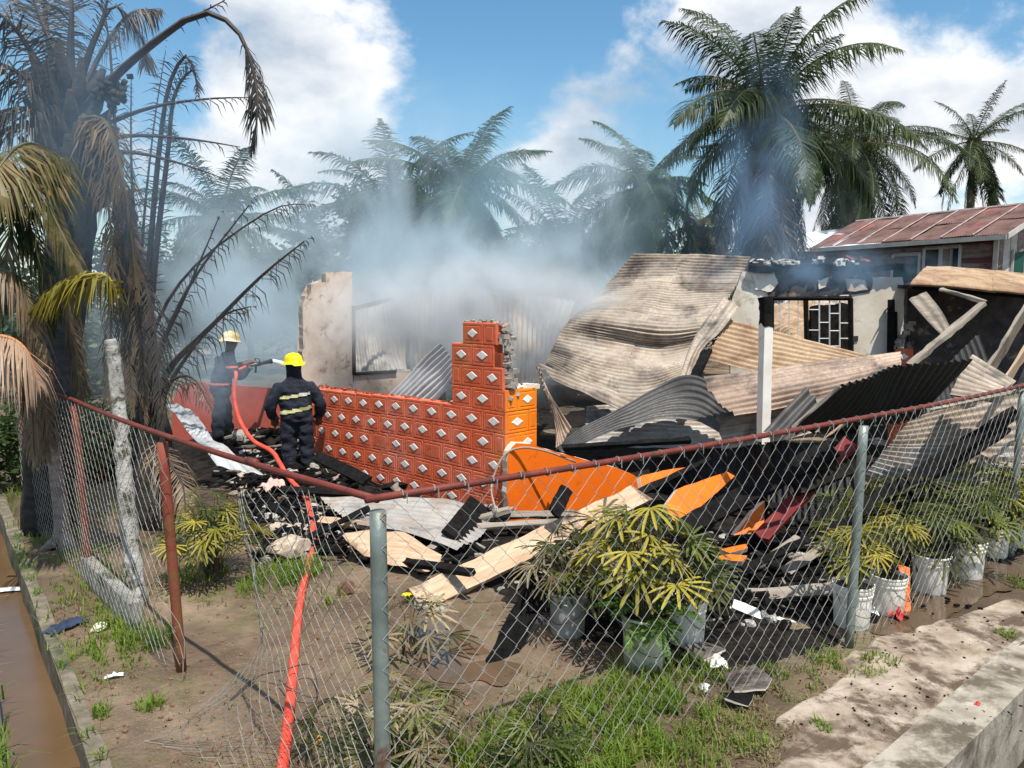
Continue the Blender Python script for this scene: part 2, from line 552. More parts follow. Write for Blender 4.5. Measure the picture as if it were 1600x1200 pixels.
M['palm_olive'] = m_leaf('palm_olive', (0.055, 0.06, 0.016), (0.15, 0.13, 0.04), (0.26, 0.19, 0.09), 0.72)
M['palm_dead'] = m_leaf('palm_dead', (0.10, 0.072, 0.045), (0.23, 0.165, 0.105), (0.06, 0.04, 0.028), 0.8, 0.15)
M['palm_skirt'] = m_leaf('palm_skirt', (0.05, 0.042, 0.034), (0.14, 0.11, 0.082), (0.03, 0.025, 0.02), 0.8, 0.1)
M['palm_pinkdead'] = m_leaf('palm_pinkdead', (0.25, 0.15, 0.095), (0.48, 0.34, 0.24), None, 0.8, 0.15)
M['palm_burnt'] = m_leaf('palm_burnt', (0.025, 0.022, 0.018), (0.075, 0.06, 0.045), (0.15, 0.11, 0.07), 0.8, 0.1)
M['rachis'] = m_mottled('rachis', (0.055, 0.05, 0.03), (0.14, 0.12, 0.06), 4, 0.6, 0.1)
M['rachis_burnt'] = m_mottled('rachis_burnt', (0.022, 0.018, 0.018), (0.07, 0.055, 0.05), 4, 0.7, 0.2)
M['rachis_yellow'] = m_mottled('rachis_yellow', (0.33, 0.24, 0.05), (0.45, 0.34, 0.09), 4, 0.5, 0.1)
M['rachis_orange'] = m_mottled('rachis_orange', (0.42, 0.16, 0.05), (0.55, 0.25, 0.10), 4, 0.6, 0.1)
M['fan_yellow'] = m_leaf('fan_yellow', (0.20, 0.19, 0.016), (0.46, 0.38, 0.04), (0.40, 0.28, 0.12), 0.80)
M['fan_green'] = m_leaf('fan_green', (0.045, 0.075, 0.012), (0.14, 0.17, 0.026), (0.30, 0.24, 0.06), 0.82)
M['fan_dry'] = m_leaf('fan_dry', (0.13, 0.10, 0.05), (0.32, 0.25, 0.14), (0.10, 0.12, 0.02), 0.8, 0.2)
M['fan_dark'] = m_leaf('fan_dark', (0.025, 0.035, 0.008), (0.075, 0.085, 0.018), (0.19, 0.16, 0.04), 0.8)
M['bush'] = m_leaf('bush', (0.014, 0.034, 0.010), (0.05, 0.085, 0.022), None)
M['fern'] = m_leaf('fern', (0.04, 0.10, 0.010), (0.12, 0.22, 0.024), None)
M['stem'] = m_mottled('stem', (0.05, 0.045, 0.025), (0.12, 0.10, 0.05), 8, 0.8, 0.4)
M['soil'] = m_mottled('soil', (0.03, 0.022, 0.016), (0.07, 0.05, 0.035), 12, 1.0, 0.8)
M['grass'] = m_leaf('grass', (0.085, 0.16, 0.016), (0.21, 0.30, 0.040), (0.32, 0.30, 0.09), 0.80, 0.45)
M['grass_dry'] = m_leaf('grass_dry', (0.16, 0.135, 0.06), (0.30, 0.26, 0.12), None, 0.8, 0.2)
M['bucket'] = m_mottled('bucket', (0.74, 0.70, 0.61), (0.86, 0.83, 0.75), 2.5, 0.5, 0.08, (0.32, 0.29, 0.20), 4, (0.58, 0.76))
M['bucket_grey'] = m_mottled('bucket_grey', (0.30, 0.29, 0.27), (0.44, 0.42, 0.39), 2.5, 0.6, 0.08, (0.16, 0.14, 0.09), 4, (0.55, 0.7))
M['bucket_green'] = m_mottled('bucket_green', (0.52, 0.52, 0.38), (0.68, 0.68, 0.55), 2.5, 0.5, 0.08, (0.24, 0.26, 0.09), 4, (0.46, 0.66))
t = NT('wire_handle')
t.set(color=(0.10, 0.095, 0.09), rough=0.5, metal=0.7)
M['wire_handle'] = t.mat
M['hose'] = m_mottled('hose', (0.56, 0.055, 0.03), (0.68, 0.10, 0.06), 8, 0.7, 0.4, (0.34, 0.06, 0.04), 3, (0.55, 0.7), 120, bdist=0.004)
M['uniform'] = m_mottled('uniform', (0.008, 0.010, 0.018), (0.026, 0.030, 0.046), 7, 0.85, 0.9, (0.065, 0.062, 0.062), 4, (0.58, 0.74), 22, bdist=0.03)
M['skin'] = m_mottled('skin', (0.10, 0.05, 0.03), (0.14, 0.07, 0.042), 8, 0.55, 0.1)
M['helmet_yellow'] = m_mottled('helmet_yellow', (0.74, 0.56, 0.004), (0.84, 0.68, 0.008), 6, 0.5, 0.1, (0.30, 0.22, 0.05), 7, (0.62, 0.72))
M['helmet_tan'] = m_mottled('helmet_tan', (0.40, 0.29, 0.10), (0.55, 0.43, 0.17), 6, 0.4, 0, (0.62, 0.58, 0.50), 9, (0.5, 0.56))
M['reflective'] = m_mottled('reflective', (0.46, 0.44, 0.14), (0.60, 0.58, 0.30), 14, 0.45, 0, (0.60, 0.59, 0.50), 6, (0.5, 0.6))
M['boot'] = m_mottled('boot', (0.012, 0.012, 0.012), (0.03, 0.028, 0.026), 8, 0.55, 0.2)
t = NT('nozzle_metal')
t.set(color=(0.05, 0.05, 0.055), rough=0.4, metal=0.6)
M['nozzle_metal'] = t.mat
M['stone'] = m_mottled('stone', (0.22, 0.20, 0.175), (0.42, 0.395, 0.36), 7, 0.92, 0.8, (0.10, 0.085, 0.07), 5, (0.55, 0.68), 22)
M['stone_tan'] = m_mottled('stone_tan', (0.34, 0.26, 0.19), (0.54, 0.45, 0.35), 7, 0.92, 0.8, (0.15, 0.115, 0.085), 5, (0.56, 0.68), 22)
M['brick'] = m_mottled('brick', (0.16, 0.05, 0.03), (0.26, 0.095, 0.06), 9, 0.9, 0.6, (0.05, 0.03, 0.025), 5, (0.56, 0.7))
M['trash_white'] = m_mottled('trash_white', (0.55, 0.55, 0.56), (0.78, 0.78, 0.78), 9, 0.5, 0.3, (0.30, 0.34, 0.44), 8, (0.6, 0.7))
M['trash_red'] = m_mottled('trash_red', (0.42, 0.02, 0.02), (0.55, 0.05, 0.05), 9, 0.5, 0.2)
M['cloth_blue'] = m_mottled('cloth_blue', (0.014, 0.022, 0.05), (0.04, 0.055, 0.10), 8, 0.9, 0.5)
M['cloth_pink'] = m_mottled('cloth_pink', (0.50, 0.30, 0.25), (0.68, 0.48, 0.42), 8, 0.9, 0.5)
M['fruit'] = m_mottled('fruit', (0.72, 0.22, 0.01), (0.80, 0.28, 0.02), 8, 0.5, 0.1)
M['flower'] = m_mottled('flower', (0.75, 0.55, 0.01), (0.85, 0.65, 0.02), 8, 0.6, 0)
M['coconut_husk'] = m_mottled('coconut_husk', (0.13, 0.065, 0.04), (0.21, 0.115, 0.075), 9, 0.9, 0.6)
M['orange_post'] = m_mottled('orange_post', (0.50, 0.10, 0.01), (0.60, 0.14, 0.02), 4, 0.6, 0.2, (0.10, 0.03, 0.01), 4, (0.55, 0.66))
M['grille'] = m_mottled('grille', (0.42, 0.42, 0.42), (0.62, 0.62, 0.60), 6, 0.6, 0)
M['ember'] = m_mottled('ember', (0.42, 0.06, 0.015), (0.55, 0.13, 0.03), 9, 0.8, 0.4, (0.03, 0.02, 0.02), 5, (0.55, 0.62))
# ================================================================ the setting
# the yard is a wedge between two ditches: the canal (left) and the concrete drain (front right)
def gp(px, py, z=0.0):
    p = G(px, py, z)
    return Vector((p.x, p.y, 0))


K0, K1 = gp(140, 1196), gp(25, 867)                # canal lip
E0, E1 = gp(1479, 1200), gp(1600, 1081)            # outer edge of the drain kerb
DK = (K1 - K0).normalized()
DE = (E1 - E0).normalized()
_den = DK.x * DE.y - DK.y * DE.x
_t = ((E0 - K0).x * DE.y - (E0 - K0).y * DE.x) / _den
APEX = K0 + DK * _t
NK = Vector((DK.y, -DK.x, 0))                       # towards the yard
if NK.x < 0:
    NK = -NK
NE = Vector((-DE.y, DE.x, 0))                       # towards the yard
WATER_Z = -0.27


def steps(first, grow, end):
    out = [0.0]
    st = first
    while out[-1] < end:
        out.append(out[-1] + st)
        st *= grow
    return out


def ground_z(p):
    d = min((p - APEX).length, 60)
    z = 0.026 * fbm((p.x * 0.9, p.y * 0.9, 0.3), 4) + 0.010 * fbm((p.x * 4, p.y * 4, 2.0), 3)
    return z


mb = MB()
A = steps(0.10, 1.014, 20)
A += [A[-1] + x for x in steps(0.6, 1.25, 600)[1:]]
idx = {}
vs_, fs_ = [], []
for i, a in enumerate(A):
    for j, b in enumerate(A):
        p = APEX + DK * a + DE * b
        edge = min(a, b)
        z = ground_z(p) * min(1, edge / 0.25) if max(a, b) < 40 else 0.0
        vs_.append((p.x, p.y, z))
n_ = len(A)
for i in range(n_ - 1):
    for j in range(n_ - 1):
        fs_.append((i * n_ + j, i * n_ + j + 1, (i + 1) * n_ + j + 1, (i + 1) * n_ + j))
fs_ = [f[::-1] for f in fs_]
mb.add(vs_, fs_)
tag(mb.build('ground', M['ground'], smooth=True), kind='structure')


def strip(name, mat, p, d, nrm, o0, o1, t0, t1, z, n=60, jag=0.0, thick=None, seed=0):
    """flat strip along direction d, from offset o0 to o1 along nrm"""
    m = MB()
    v = []
    for k in range(n + 1):
        t = t0 + (t1 - t0) * k / n
        j0 = jag * noise.noise((t * 1.7, seed, 0.5))
        j1 = jag * noise.noise((t * 1.7, seed + 9, 0.5))
        a = p + d * t + nrm * (o0 + j0)
        b = p + d * t + nrm * (o1 + j1)
        v += [(a.x, a.y, z), (b.x, b.y, z)]
        if thick:
            v += [(a.x, a.y, z - thick), (b.x, b.y, z - thick)]
    q = 4 if thick else 2
    f = []
    for k in range(n):
        b = k * q
        f.append((b, b + 1, b + q + 1, b + q))
        if thick:
            f.append((b + 2, b, b + q, b + q + 2))
            f.append((b + 1, b + 3, b + q + 3, b + q + 1))
    if thick:
        f += [(0, 2, 3, 1), (n * q, n * q + 1, n * q + 3, n * q + 2)]
    m.add(v, f)
    return m.build(name, mat)


# canal: mossy retaining wall, brown water, far bank
tag(strip('canal_wall', M['kerb_moss'], K0, DK, NK, -0.005, 0.10, -6.5, 60, 0.012, 160, 0.03, 1.0, 3), kind='structure')
tag(strip('canal_water', M['canal_water'], K0, DK, NK, -0.9, 0.03, -6.5, 60, WATER_Z, 40), kind='structure')
tag(strip('canal_bank', M['bank'], K0, DK, NK, -60, -0.37, -12, 300, -0.10, 300, 0.08, 1.0, 6), kind='structure')
# drain in front: kerb with a vertical face, wet floor, then the road the camera stands on
tag(strip('drain_kerb', M['kerb'], E0, DE, NE, 0.0, 0.30, -4.4, 60, 0.022, 120, 0.012, 0.9, 11), kind='structure')
tag(strip('drain_floor', M['wet_soot'], E0, DE, NE, -1.0, 0.03, -4.6, 60, -0.55, 20), kind='structure')
tag(strip('road', M['asphalt'], E0, DE, NE, -40, -0.95, -30, 80, 0.0, 20, 0, 0.9), kind='structure')


def blot(name, mat, pts, z, jag=0.06, n=90, skirt=None, seed=0, kind='structure', rel=True):
    """irregular sheet lying on the ground, outlined by pixel points"""
    c = [gp(*p) for p in pts]
    ring = []
    m = len(c)
    cc = catmull(c + [c[0]], n + 1)[:-1]
    cen = sum(cc, Vector()) / len(cc)
    for k, p in enumerate(cc):
        d = (p - cen)
        ring.append(p + d.normalized() * jag * (fbm((p.x * 2.2, p.y * 2.2, seed), 4)) * 2)
    mm = MB()
    rows = 8
    v = []
    for r in range(rows + 1):
        s = (1, .975, .94, .85, .7, .54, .38, .22, .08)[r]
        for p in ring:
            q = cen + (p - cen) * s
            zz = z + (ground_z(q) if rel else 0)
            if rel and r < 2:
                zz -= (skirt or 0.03) * (1 - r * 0.6)
            v.append((q.x, q.y, zz))
    f = []
    for r in range(rows):
        for k in range(n):
            k2 = (k + 1) % n
            f.append((r * n + k, r * n + k2, (r + 1) * n + k2, (r + 1) * n + k))
    f.append(tuple(rows * n + k for k in range(n)))
    mm.add(v, f)
    o = mm.build(name, mat)
    return tag(o, kind=kind)


blot('concrete_pavement', M['apron'], [(1190, 1240), (1225, 1120), (1310, 1050), (1385, 1000), (1480, 965), (1640, 925), (1760, 900), (1720, 1000), (1600, 1050), (1540, 1095), (1420, 1180), (1380, 1240)], 0.022, 0.10, 140, 0.03, 2)
blot('puddle', M['puddle'], [(1352, 985), (1362, 930), (1450, 880), (1540, 845), (1640, 830), (1680, 872), (1600, 905), (1520, 940), (1440, 985)], 0.004, 0.10, 110, None, 5, rel=False)
blot('puddle', M['puddle'], [(640, 1005), (690, 955), (770, 935), (850, 960), (862, 1015), (800, 1060), (700, 1060)], 0.0005, 0.10, 110, None, 8, rel=False)
0 and blot('puddle', M['puddle'], [(290, 950), (390, 925), (520, 955), (580, 985), (540, 1035), (430, 1010), (320, 1000)], -0.004, 0.10, 110, None, 14, rel=False)
blot('burnt_ground', M['char_soft'], [(460, 735), (600, 830), (780, 950), (900, 1010), (1100, 1085), (1300, 1050), (1500, 900), (1700, 820), (1700, 620), (1100, 580), (700, 580), (380, 640)], 0.010, 0.12, 160, None, 21)


# ---------------------------------------------------------------- low concrete footing under the left fence
def prism(name, mat, a, b, z0, z1, thick, parent=None):
    a, b = Vector(a), Vector(b)
    d = (b - a)
    L = d.length
    d.normalize()
    nn = Vector((-d.y, d.x, 0))
    m = MB()
    v, f = [], []
    n = max(2, int(L / 0.12))
    for k in range(n + 1):
        p = a + d * (L * k / n)
        e = 0.012 * fbm((p.x * 3, p.y * 3, 1), 3)
        for s, z in ((-1, z0), (1, z0), (1, z1 + e), (-1, z1 + e)):
            q = p + nn * (s * thick / 2)
            v.append((q.x, q.y, z))
    for k in range(n):
        for c in range(4):
            c2 = (c + 1) % 4
            f.append((k * 4 + c, (k + 1) * 4 + c, (k + 1) * 4 + c2, k * 4 + c2))
    f += [(0, 1, 2, 3), (n * 4 + 3, n * 4 + 2, n * 4 + 1, n * 4)]
    m.add(v, f)
    return m.build(name, mat, parent)


# ---------------------------------------------------------------- broad trees and bushes beyond (built late, see 08)
# ================================================================ chain link fences
def post_at(px, py, D):
    p = P(px, py, D)
    return Vector((p.x, p.y, 0)), p.z


FC, FCz = post_at(590, 782, 3.50)                  # corner
FL1, FL1z = post_at(253, 680, 5.30)
FL2, FL2z = post_at(116, 626, 7.15)
FR1, FR1z = post_at(1350, 655, 5.72)
FR2, FR2z = post_at(1598, 604, 7.85)
FR3 = FR2 + (FR2 - FR1)
FL3 = FL2 + (FL2 - FL1) * 1.1


def zigzag_mesh(s0, s1, h0, h1, place, rad=0.0019, w=0.068, hh=0.076, seed=1, wob=0.004, drop=None):
    """woven wires: each wire zigzags upright and hooks into its neighbour"""
    rnd = random.Random(seed)
    m = MB()
    nw = int((s1 - s0) / w)
    ns = int((h1 - h0) / hh)
    for i in range(nw):
        sgn = i % 2
        pts = []
        for k in range(ns + 1):
            side = (k + sgn) % 2
            s = s0 + (i + side) * w + (0.006 if side else -0.006) + rnd.uniform(-wob, wob)
            h = h0 + k * hh + rnd.uniform(-wob, wob)
            if drop and drop(s, h):
                pts.append(None)
                continue
            pts.append(place(s, h) )
        # little twisted tail above the rail
        run = []
        for p in pts + [None]:
            if p is None:
                if len(run) > 1:
                    m.tube(run, rad, 4, False)
                run = []
            else:
                run.append(p)
    return m


def along(a, b, za, zb, bulge=0.0, out=None):
    d = (b - a)
    L = d.length
    d = d / L
    nn = Vector((d.y, -d.x, 0))
    if nn.y > 0:
        nn = -nn

    def f(s, h):
        t = s / L
        top = za + (zb - za) * t
        p = a + d * s
        p = Vector((p.x, p.y, h / 1.8 * (top - 0.01) + 0.02))
        bb = bulge * math.sin(math.pi * min(max(t, 0), 1)) * math.sin(math.pi * h / 1.9) * (0.6 + 0.8 * noise.noise((s * 0.8, h, 3.0)))
        return p + nn * (bb + 0.04)
    return f, L


# ---- right fence
fr = empty('chain_link_fence', (FC.x, FC.y, 0))
tag(fr, 'chain link fence on grey posts in front of the potted plants and orange wall', 'fence')
INV = lambda o: Matrix.Translation(-o.location)


def under(parent, ob):
    ob.parent = parent
    ob.matrix_parent_inverse = parent.matrix_basis.inverted()
    return ob


def pipe(name, pts, rad, mat, parent, n=12):
    m = MB()
    m.tube(pts, rad, n)
    o = m.build(name, mat, None, True)
    return under(parent, o)


def up(p, z):
    return Vector((p.x, p.y, z))


RAIL = 0.0185
for a, za, mt, r in ((FC, FCz, M['post_galv'], 0.040), (FR1, FR1z, M['post_galv'], 0.034), (FR2, FR2z, M['post_galv'], 0.034)):
    lean = Vector((-0.03, 0, 0)) if a is FR1 else Vector((0, 0, 0))
    pts = [up(a + lean * (1 - k / 8), -0.05 + (za + 0.0) * k / 8) for k in range(9)]
    pipe('post', pts, r, mt, fr)
d0 = (FR1 - FC).normalized()
sag = 0.012
rp = [up(FC - d0 * 0.06, FCz + 0.012)]
for a, b, za, zb in ((FC, FR1, FCz, FR1z), (FR1, FR2, FR1z, FR2z), (FR2, FR3, FR2z, FR2z)):
    for k in range(1, 9):
        t = k / 8
        rp.append(up(a.lerp(b, t), za + (zb - za) * t + 0.012 - sag * math.sin(math.pi * t)))
pipe('top_rail', rp, RAIL, M['rail_red'], fr)
for a, b, za, zb, sd in ((FC, FR1, FCz, FR1z, 3), (FR1, FR2, FR1z, FR2z, 4), (FR2, FR3, FR2z, FR2z, 5)):
    f, L = along(a, b, za, zb, 0.05)
    m = zigzag_mesh(0.0, L, 0.04, 1.80, f, seed=sd)
    o = under(fr, m.build('chain_link_mesh', M['wire'], None))
    # twisted wire ties round the rail
    m = MB()
    k = 0.12
    while k < L:
        t = k / L
        c = up(a.lerp(b, t), za + (zb - za) * t + 0.012 - sag * math.sin(math.pi * t))
        dd = (b - a).normalized()
        nn = Vector((dd.y, -dd.x, 0))
        ring = [c + (nn * math.cos(q) + Vector((0, 0, 1)) * math.sin(q)) * (RAIL + 0.004) + dd * (0.02 * q / 6) for q in [x * 0.6 for x in range(12)]]
        m.tube(ring + [ring[-1] - Vector((0, 0, 0.05))], 0.003, 4, False)
        k += 0.17
    tag(under(fr, m.build('wire_ties', M['wire'], None)), kind='stuff')

# ---- left fence
fl = empty('chain_link_fence', (FL1.x, FL1.y, 0))
tag(fl, 'torn chain link fence on rusty red posts beside the canal', 'fence')
for a, za, mt, r in ((FL1, FL1z, M['post_red'], 0.036), (FL2, FL2z, M['post_red'], 0.036), (FL3, FL2z, M['post_red'], 0.034)):
    b0 = a + (Vector((0.05, 0.02, 0)) if a is FL1 else Vector((0.04, 0, 0)))
    pts = [up(b0.lerp(a, k / 8), -0.05 + za * k / 8) for k in range(9)]
    pipe('post', pts, r, mt, fl)
rp = []
for a, b, za, zb in ((FL3, FL2, FL2z, FL2z), (FL2, FL1, FL2z, FL1z), (FL1, FC, FL1z, FCz)):
    for k in range(0 if not rp else 1, 9):
        t = k / 8
        rp.append(up(a.lerp(b, t), za + (zb - za) * t + 0.005 - sag * math.sin(math.pi * t)))
pipe('top_rail', rp, RAIL, M['rail_red'], fl)
m = MB()
jp = P(418 + 20, 732, 4.28)
for t in (0.52,):
    c = up(FL1.lerp(FC, t), FL1z + (FCz - FL1z) * t + 0.003)
    dd = (FC - FL1).normalized()
    m.tube([c - dd * 0.05, c + dd * 0.05], RAIL + 0.006, 12)
under(fl, m.build('rail_sleeve', M['rail_red'], None, True))
f, L = along(FL2, FL1, FL2z, FL1z, 0.06)
under(fl, zigzag_mesh(0.0, L, 0.04, 1.80, f, seed=6).build('chain_link_mesh', M['wire'], None))
f, L = along(FL3, FL2, FL2z, FL2z, 0.04)
under(fl, zigzag_mesh(0.0, L, 0.04, 1.80, f, seed=7).build('chain_link_mesh', M['wire'], None))
# torn flap hanging from the nearer post
dl = (FL1 - FC)
LL = dl.length
dl = dl / LL
nl = Vector((dl.y, -dl.x, 0))
if nl.y > 0:
    nl = -nl


def torn_a(s, h):
    # loose bay: wires bunch together near its torn edge and the skirt drags out over the mud
    top = FCz + (FL1z - FCz) * s / LL
    e = max(0.0, (s - 0.75) / 0.85)
    s2 = s - 0.50 * e * e * (0.6 + 0.4 * math.sin(h * 2.2))
    z = h / 1.8 * (top - 0.01)
    q = FC + dl * s2
    low = max(0.0, 1 - h / 0.75)
    slump = (0.20 + 0.75 * e) * low ** 1.5
    q = q + dl * (0.62 * e * low) + nl * (slump * 0.55 + 0.05 + 0.07 * noise.noise((s * 2.1, h * 1.7, 5.0)))
    sagt = 0.16 * e * (h / 1.8) ** 3
    q = q + dl * (0.04 * math.sin(h * 9 + s * 5) * e)
    return Vector((q.x, q.y, max(0.02, z - sagt - 0.10 * low * e)))


def edge_drop(s, h):
    return s > 1.50 + 0.12 * math.sin(h * 5.0) + 0.05 * math.sin(h * 17)


under(fl, zigzag_mesh(0.0, 1.75, 0.02, 1.80, torn_a, seed=8, w=0.052, hh=0.060, wob=0.007, drop=edge_drop).build('chain_link_mesh', M['wire'], None))


def torn_b(s, h):
    top = FL1z
    q = FL1 - dl * s * (0.75 + 0.3 * math.sin(h * 3)) + nl * (0.05 + 0.09 * noise.noise((s * 3, h * 2, 9.0)))
    return Vector((q.x, q.y, max(0.05, h / 1.8 * top - 0.25 * s)))


under(fl, zigzag_mesh(0.0, 0.5, 0.15, 1.78, torn_b, seed=9, wob=0.01, drop=lambda s, h: s > 0.16 + 0.16 * math.sin(h * 4.2 + 1) + 0.1 * h / 1.8).build('chain_link_mesh', M['wire'], None))
# low concrete footing between the two rusty posts
o = prism('concrete_footing', M['footing'], FL2 + nl * -0.02 + Vector((0, 0, 0)), FL2.lerp(FL1, 0.62) - nl * 0.02, -0.05, 0.24, 0.10)
under(fl, o)
# a length of loose wire near the hose
m = MB()
m.tube(catmull([gp(355, 1105) + Vector((0, 0, .03)), gp(400, 1070) + Vector((0, 0, .05)), gp(440, 1078) + Vector((0, 0, .14)), gp(485, 1065) + Vector((0, 0, .12)), gp(495, 1095) + Vector((0, 0, .03)), gp(455, 1098) + Vector((0, 0, .10)), gp(437, 1080) + Vector((0, 0, .08))], 50), 0.005, 5)
tag(m.build('loose_wire', M['wire_handle'], None, True), 'dark loop of loose wire lying across the red hose', 'wire')
# ================================================================ the burnt house
HC = gp(790, 815)                                   # corner of the tiled wall
DT = Vector((-0.70, 0.715, 0)).normalized()         # along the tiled wall
DF = Vector((0.715, 0.70, 0)).normalized()          # along the front
NT_ = Vector((DT.y * -1, DT.x, 0))                  # outward normal of the tiled wall (to the left front)
if NT_.y > 0:
    NT_ = -NT_
NF_ = Vector((DF.y, -DF.x, 0))
BH, BL, TH = 0.268, 0.405, 0.15


def block_mesh(name, L, mat):
    """moulded facing block: chamfered edge, sunk margin and a raised panel"""
    m = MB()
    h = BH - 0.005
    l = L - 0.004

    def ring(i, y):
        return [(-l / 2 + i, y, -h / 2 + i), (l / 2 - i, y, -h / 2 + i), (l / 2 - i, y, h / 2 - i), (-l / 2 + i, y, h / 2 - i)]
    rings = [ring(0, TH / 2), ring(0, -TH / 2 + 0.006), ring(0.009, -TH / 2), ring(0.032, -TH / 2), ring(0.036, -TH / 2 + 0.0045), ring(0.045, -TH / 2 + 0.0045), ring(0.052, -TH / 2 - 0.002)]
    v = [p for r in rings for p in r]
    f = [(0, 1, 2, 3)]
    for r in range(len(rings) - 1):
        for c in range(4):
            c2 = (c + 1) % 4
            f.append((r * 4 + c, (r + 1) * 4 + c, (r + 1) * 4 + c2, r * 4 + c2))
    e = (len(rings) - 1) * 4
    f.append((e, e + 3, e + 2, e + 1))
    m.add(v, [q[::-1] for q in f])
    return m.mesh(name, mat)


def diamond_mesh(w, h):
    m = MB()
    d = 0.005
    v = [(-w, 0, 0), (0, 0, -h), (w, 0, 0), (0, 0, h), (-w * .86, -d, 0), (0, -d, -h * .86), (w * .86, -d, 0), (0, -d, h * .86)]
    m.add(v, [(4, 5, 6, 7), (0, 1, 5, 4), (1, 2, 6, 5), (2, 3, 7, 6), (3, 0, 4, 7)])
    return m.mesh('diamond', M['diamond'])


ME_BLOCK = block_mesh('block', BL, M['tile'])
ME_HALF = block_mesh('half_block', BL / 2, M['tile'])
ME_BLOCK_O = block_mesh('block', BL, M['tile_sunlit'])
ME_HALF_O = block_mesh('half_block', BL / 2, M['tile_sunlit'])
ME_DIA = diamond_mesh(0.104, 0.057)
tw = empty('tiled_wall', (HC.x, HC.y, 0))
tag(tw, 'low broken wall of terracotta blocks with white diamonds and a stepped pillar', 'wall')
rb = random.Random(4)


def lay(parent, p0, d, nrm, row, s0, s1, offset, full, half, skip=0.0, dz=None):
    """one course of blocks between s0 and s1 along d"""
    rz = math.atan2(d.y, d.x)
    flip = Vector((math.sin(rz), -math.cos(rz), 0)).dot(nrm) < 0
    if flip:
        rz += math.pi
    k = math.floor((s0 - offset) / BL)
    while True:
        a = offset + k * BL
        b = a + BL
        k += 1
        if a >= s1 - 0.02:
            break
        a2, b2 = max(a, s0), min(b, s1)
        if b2 - a2 < 0.1:
            continue
        isf = (b2 - a2) > BL * 0.8
        c = p0 + d * ((a2 + b2) / 2) - nrm * (TH / 2)
        zz = (row + 0.5) * BH + (dz((a2 + b2) / 2) if dz else 0)
        sc = (b2 - a2) / (BL if isf else BL / 2)
        q = bpy.data.objects.new('block' if isf else 'half_block', full if isf else half)
        COL.objects.link(q)
        q.parent = parent
        q.location = (c.x - parent.location.x, c.y - parent.location.y, zz)
        q.rotation_euler = (rb.uniform(-.008, .008), rb.uniform(-.006, .006), rz + rb.uniform(-.01, .01))
        q.scale = (sc * 0.998, 1, 1)
        if isf and rb.random() > 0.05:
            dd = bpy.data.objects.new('diamond', ME_DIA)
            COL.objects.link(dd)
            dd.parent = q
            dd.location = (rb.uniform(-.006, .006), -TH / 2 - 0.004, rb.uniform(-.004, .004))
            dd.rotation_euler = (0, rb.uniform(-.05, .05), 0)


PIL0, PIL1 = 0.02, 1.02
for row in range(9):
    off = 0.0 if row % 2 == 0 else BL / 2
    if row < 5:
        lay(tw, HC, DT, NT_, row, 0.0, 4.55 if row < 4 else 4.5, off, ME_BLOCK, ME_HALF, dz=lambda s: 0.02 * math.sin(s * 1.1) - 0.010 * s)
    else:
        e0 = (0.0, 0.0, 0.0, 0.22, 0.30)[row - 4]
        e1 = (1, 1.02, 1.02, 1.02, 0.72)[row - 4]
        e0 = {5: 0.0, 6: 0.05, 7: 0.12, 8: 0.16}[row]
        e1 = {5: 1.0, 6: 1.0, 7: 1.0, 8: 0.78}[row]
        lay(tw, HC, DT, NT_, row, e0, e1, off, ME_BLOCK, ME_HALF)
# front return of the pillar, its sunlit look put into a brighter orange tile colour
for row in range(3, 6):
    lay(tw, HC, DF, NF_, row, 0.0 if row % 2 else 0.0, 0.55, (-BL / 2 if row % 2 else 0.0), ME_BLOCK_O, ME_HALF_O)
for row in range(0, 3):
    lay(tw, HC, DF, NF_, row, 0.0, 0.5, 0, ME_BLOCK_O, ME_HALF_O)


def rough_slab(name, mat, pts3, thick, nrm, parent=None, jitter=0.02, sub=6, top_mat=None, seed=0):
    """broken slab: outline of 3D points extruded along nrm, with an uneven rim"""
    pts3 = [Vector(p) for p in pts3]
    ring = []
    for i in range(len(pts3)):
        a, b = pts3[i], pts3[(i + 1) % len(pts3)]
        n = max(1, int((b - a).length / 0.06))
        for k in range(n):
            ring.append(a.lerp(b, k / n))
    cen = sum(ring, Vector()) / len(ring)
    out = []
    for p in ring:
        j = fbm((p.x * 7 + seed, p.y * 7, p.z * 7), 3)
        out.append(p + (p - cen).normalized() * j * jitter * 2)
    n = len(out)
    bm = bmesh.new()
    f0 = [bm.verts.new(p) for p in out]
    f1 = [bm.verts.new(p - nrm * thick + nrm * 0.02 * fbm((p.x * 9, p.y * 9, p.z * 9 + 3), 2)) for p in out]
    a = bm.faces.new(f0)
    b = bm.faces.new(f1[::-1])
    for k in range(n):
        k2 = (k + 1) % n
        q = bm.faces.new((f0[k2], f0[k], f1[k], f1[k2]))
        q.material_index = 1
    bmesh.ops.triangulate(bm, faces=[a, b])
    bmesh.ops.recalc_face_normals(bm, faces=bm.faces)
    me = bpy.data.meshes.new(name)
    bm.to_mesh(me)
    bm.free()
    me.materials.append(mat)
    me.materials.append(top_mat or mat)
    o = link(name, me, None)
    if parent:
        under(parent, o)
    return o


# mortar core behind the facing, and the crumbled block ends on top
core = MB()
rz = math.atan2(DT.y, DT.x)
rotT = Matrix.Rotation(rz, 3, 'Z')
c = HC + DT * 2.29 - NT_ * (TH * 0.5)
core.box((c.x, c.y, 0.63), (4.5, TH - 0.03, 1.24), rotT)
c = HC + DT * 0.52 - NT_ * (TH * 0.5)
core.box((c.x, c.y, 1.66), (0.86, TH - 0.03, 0.78), rotT)
under(tw, core.build('mortar_core', M['mortar_red']))


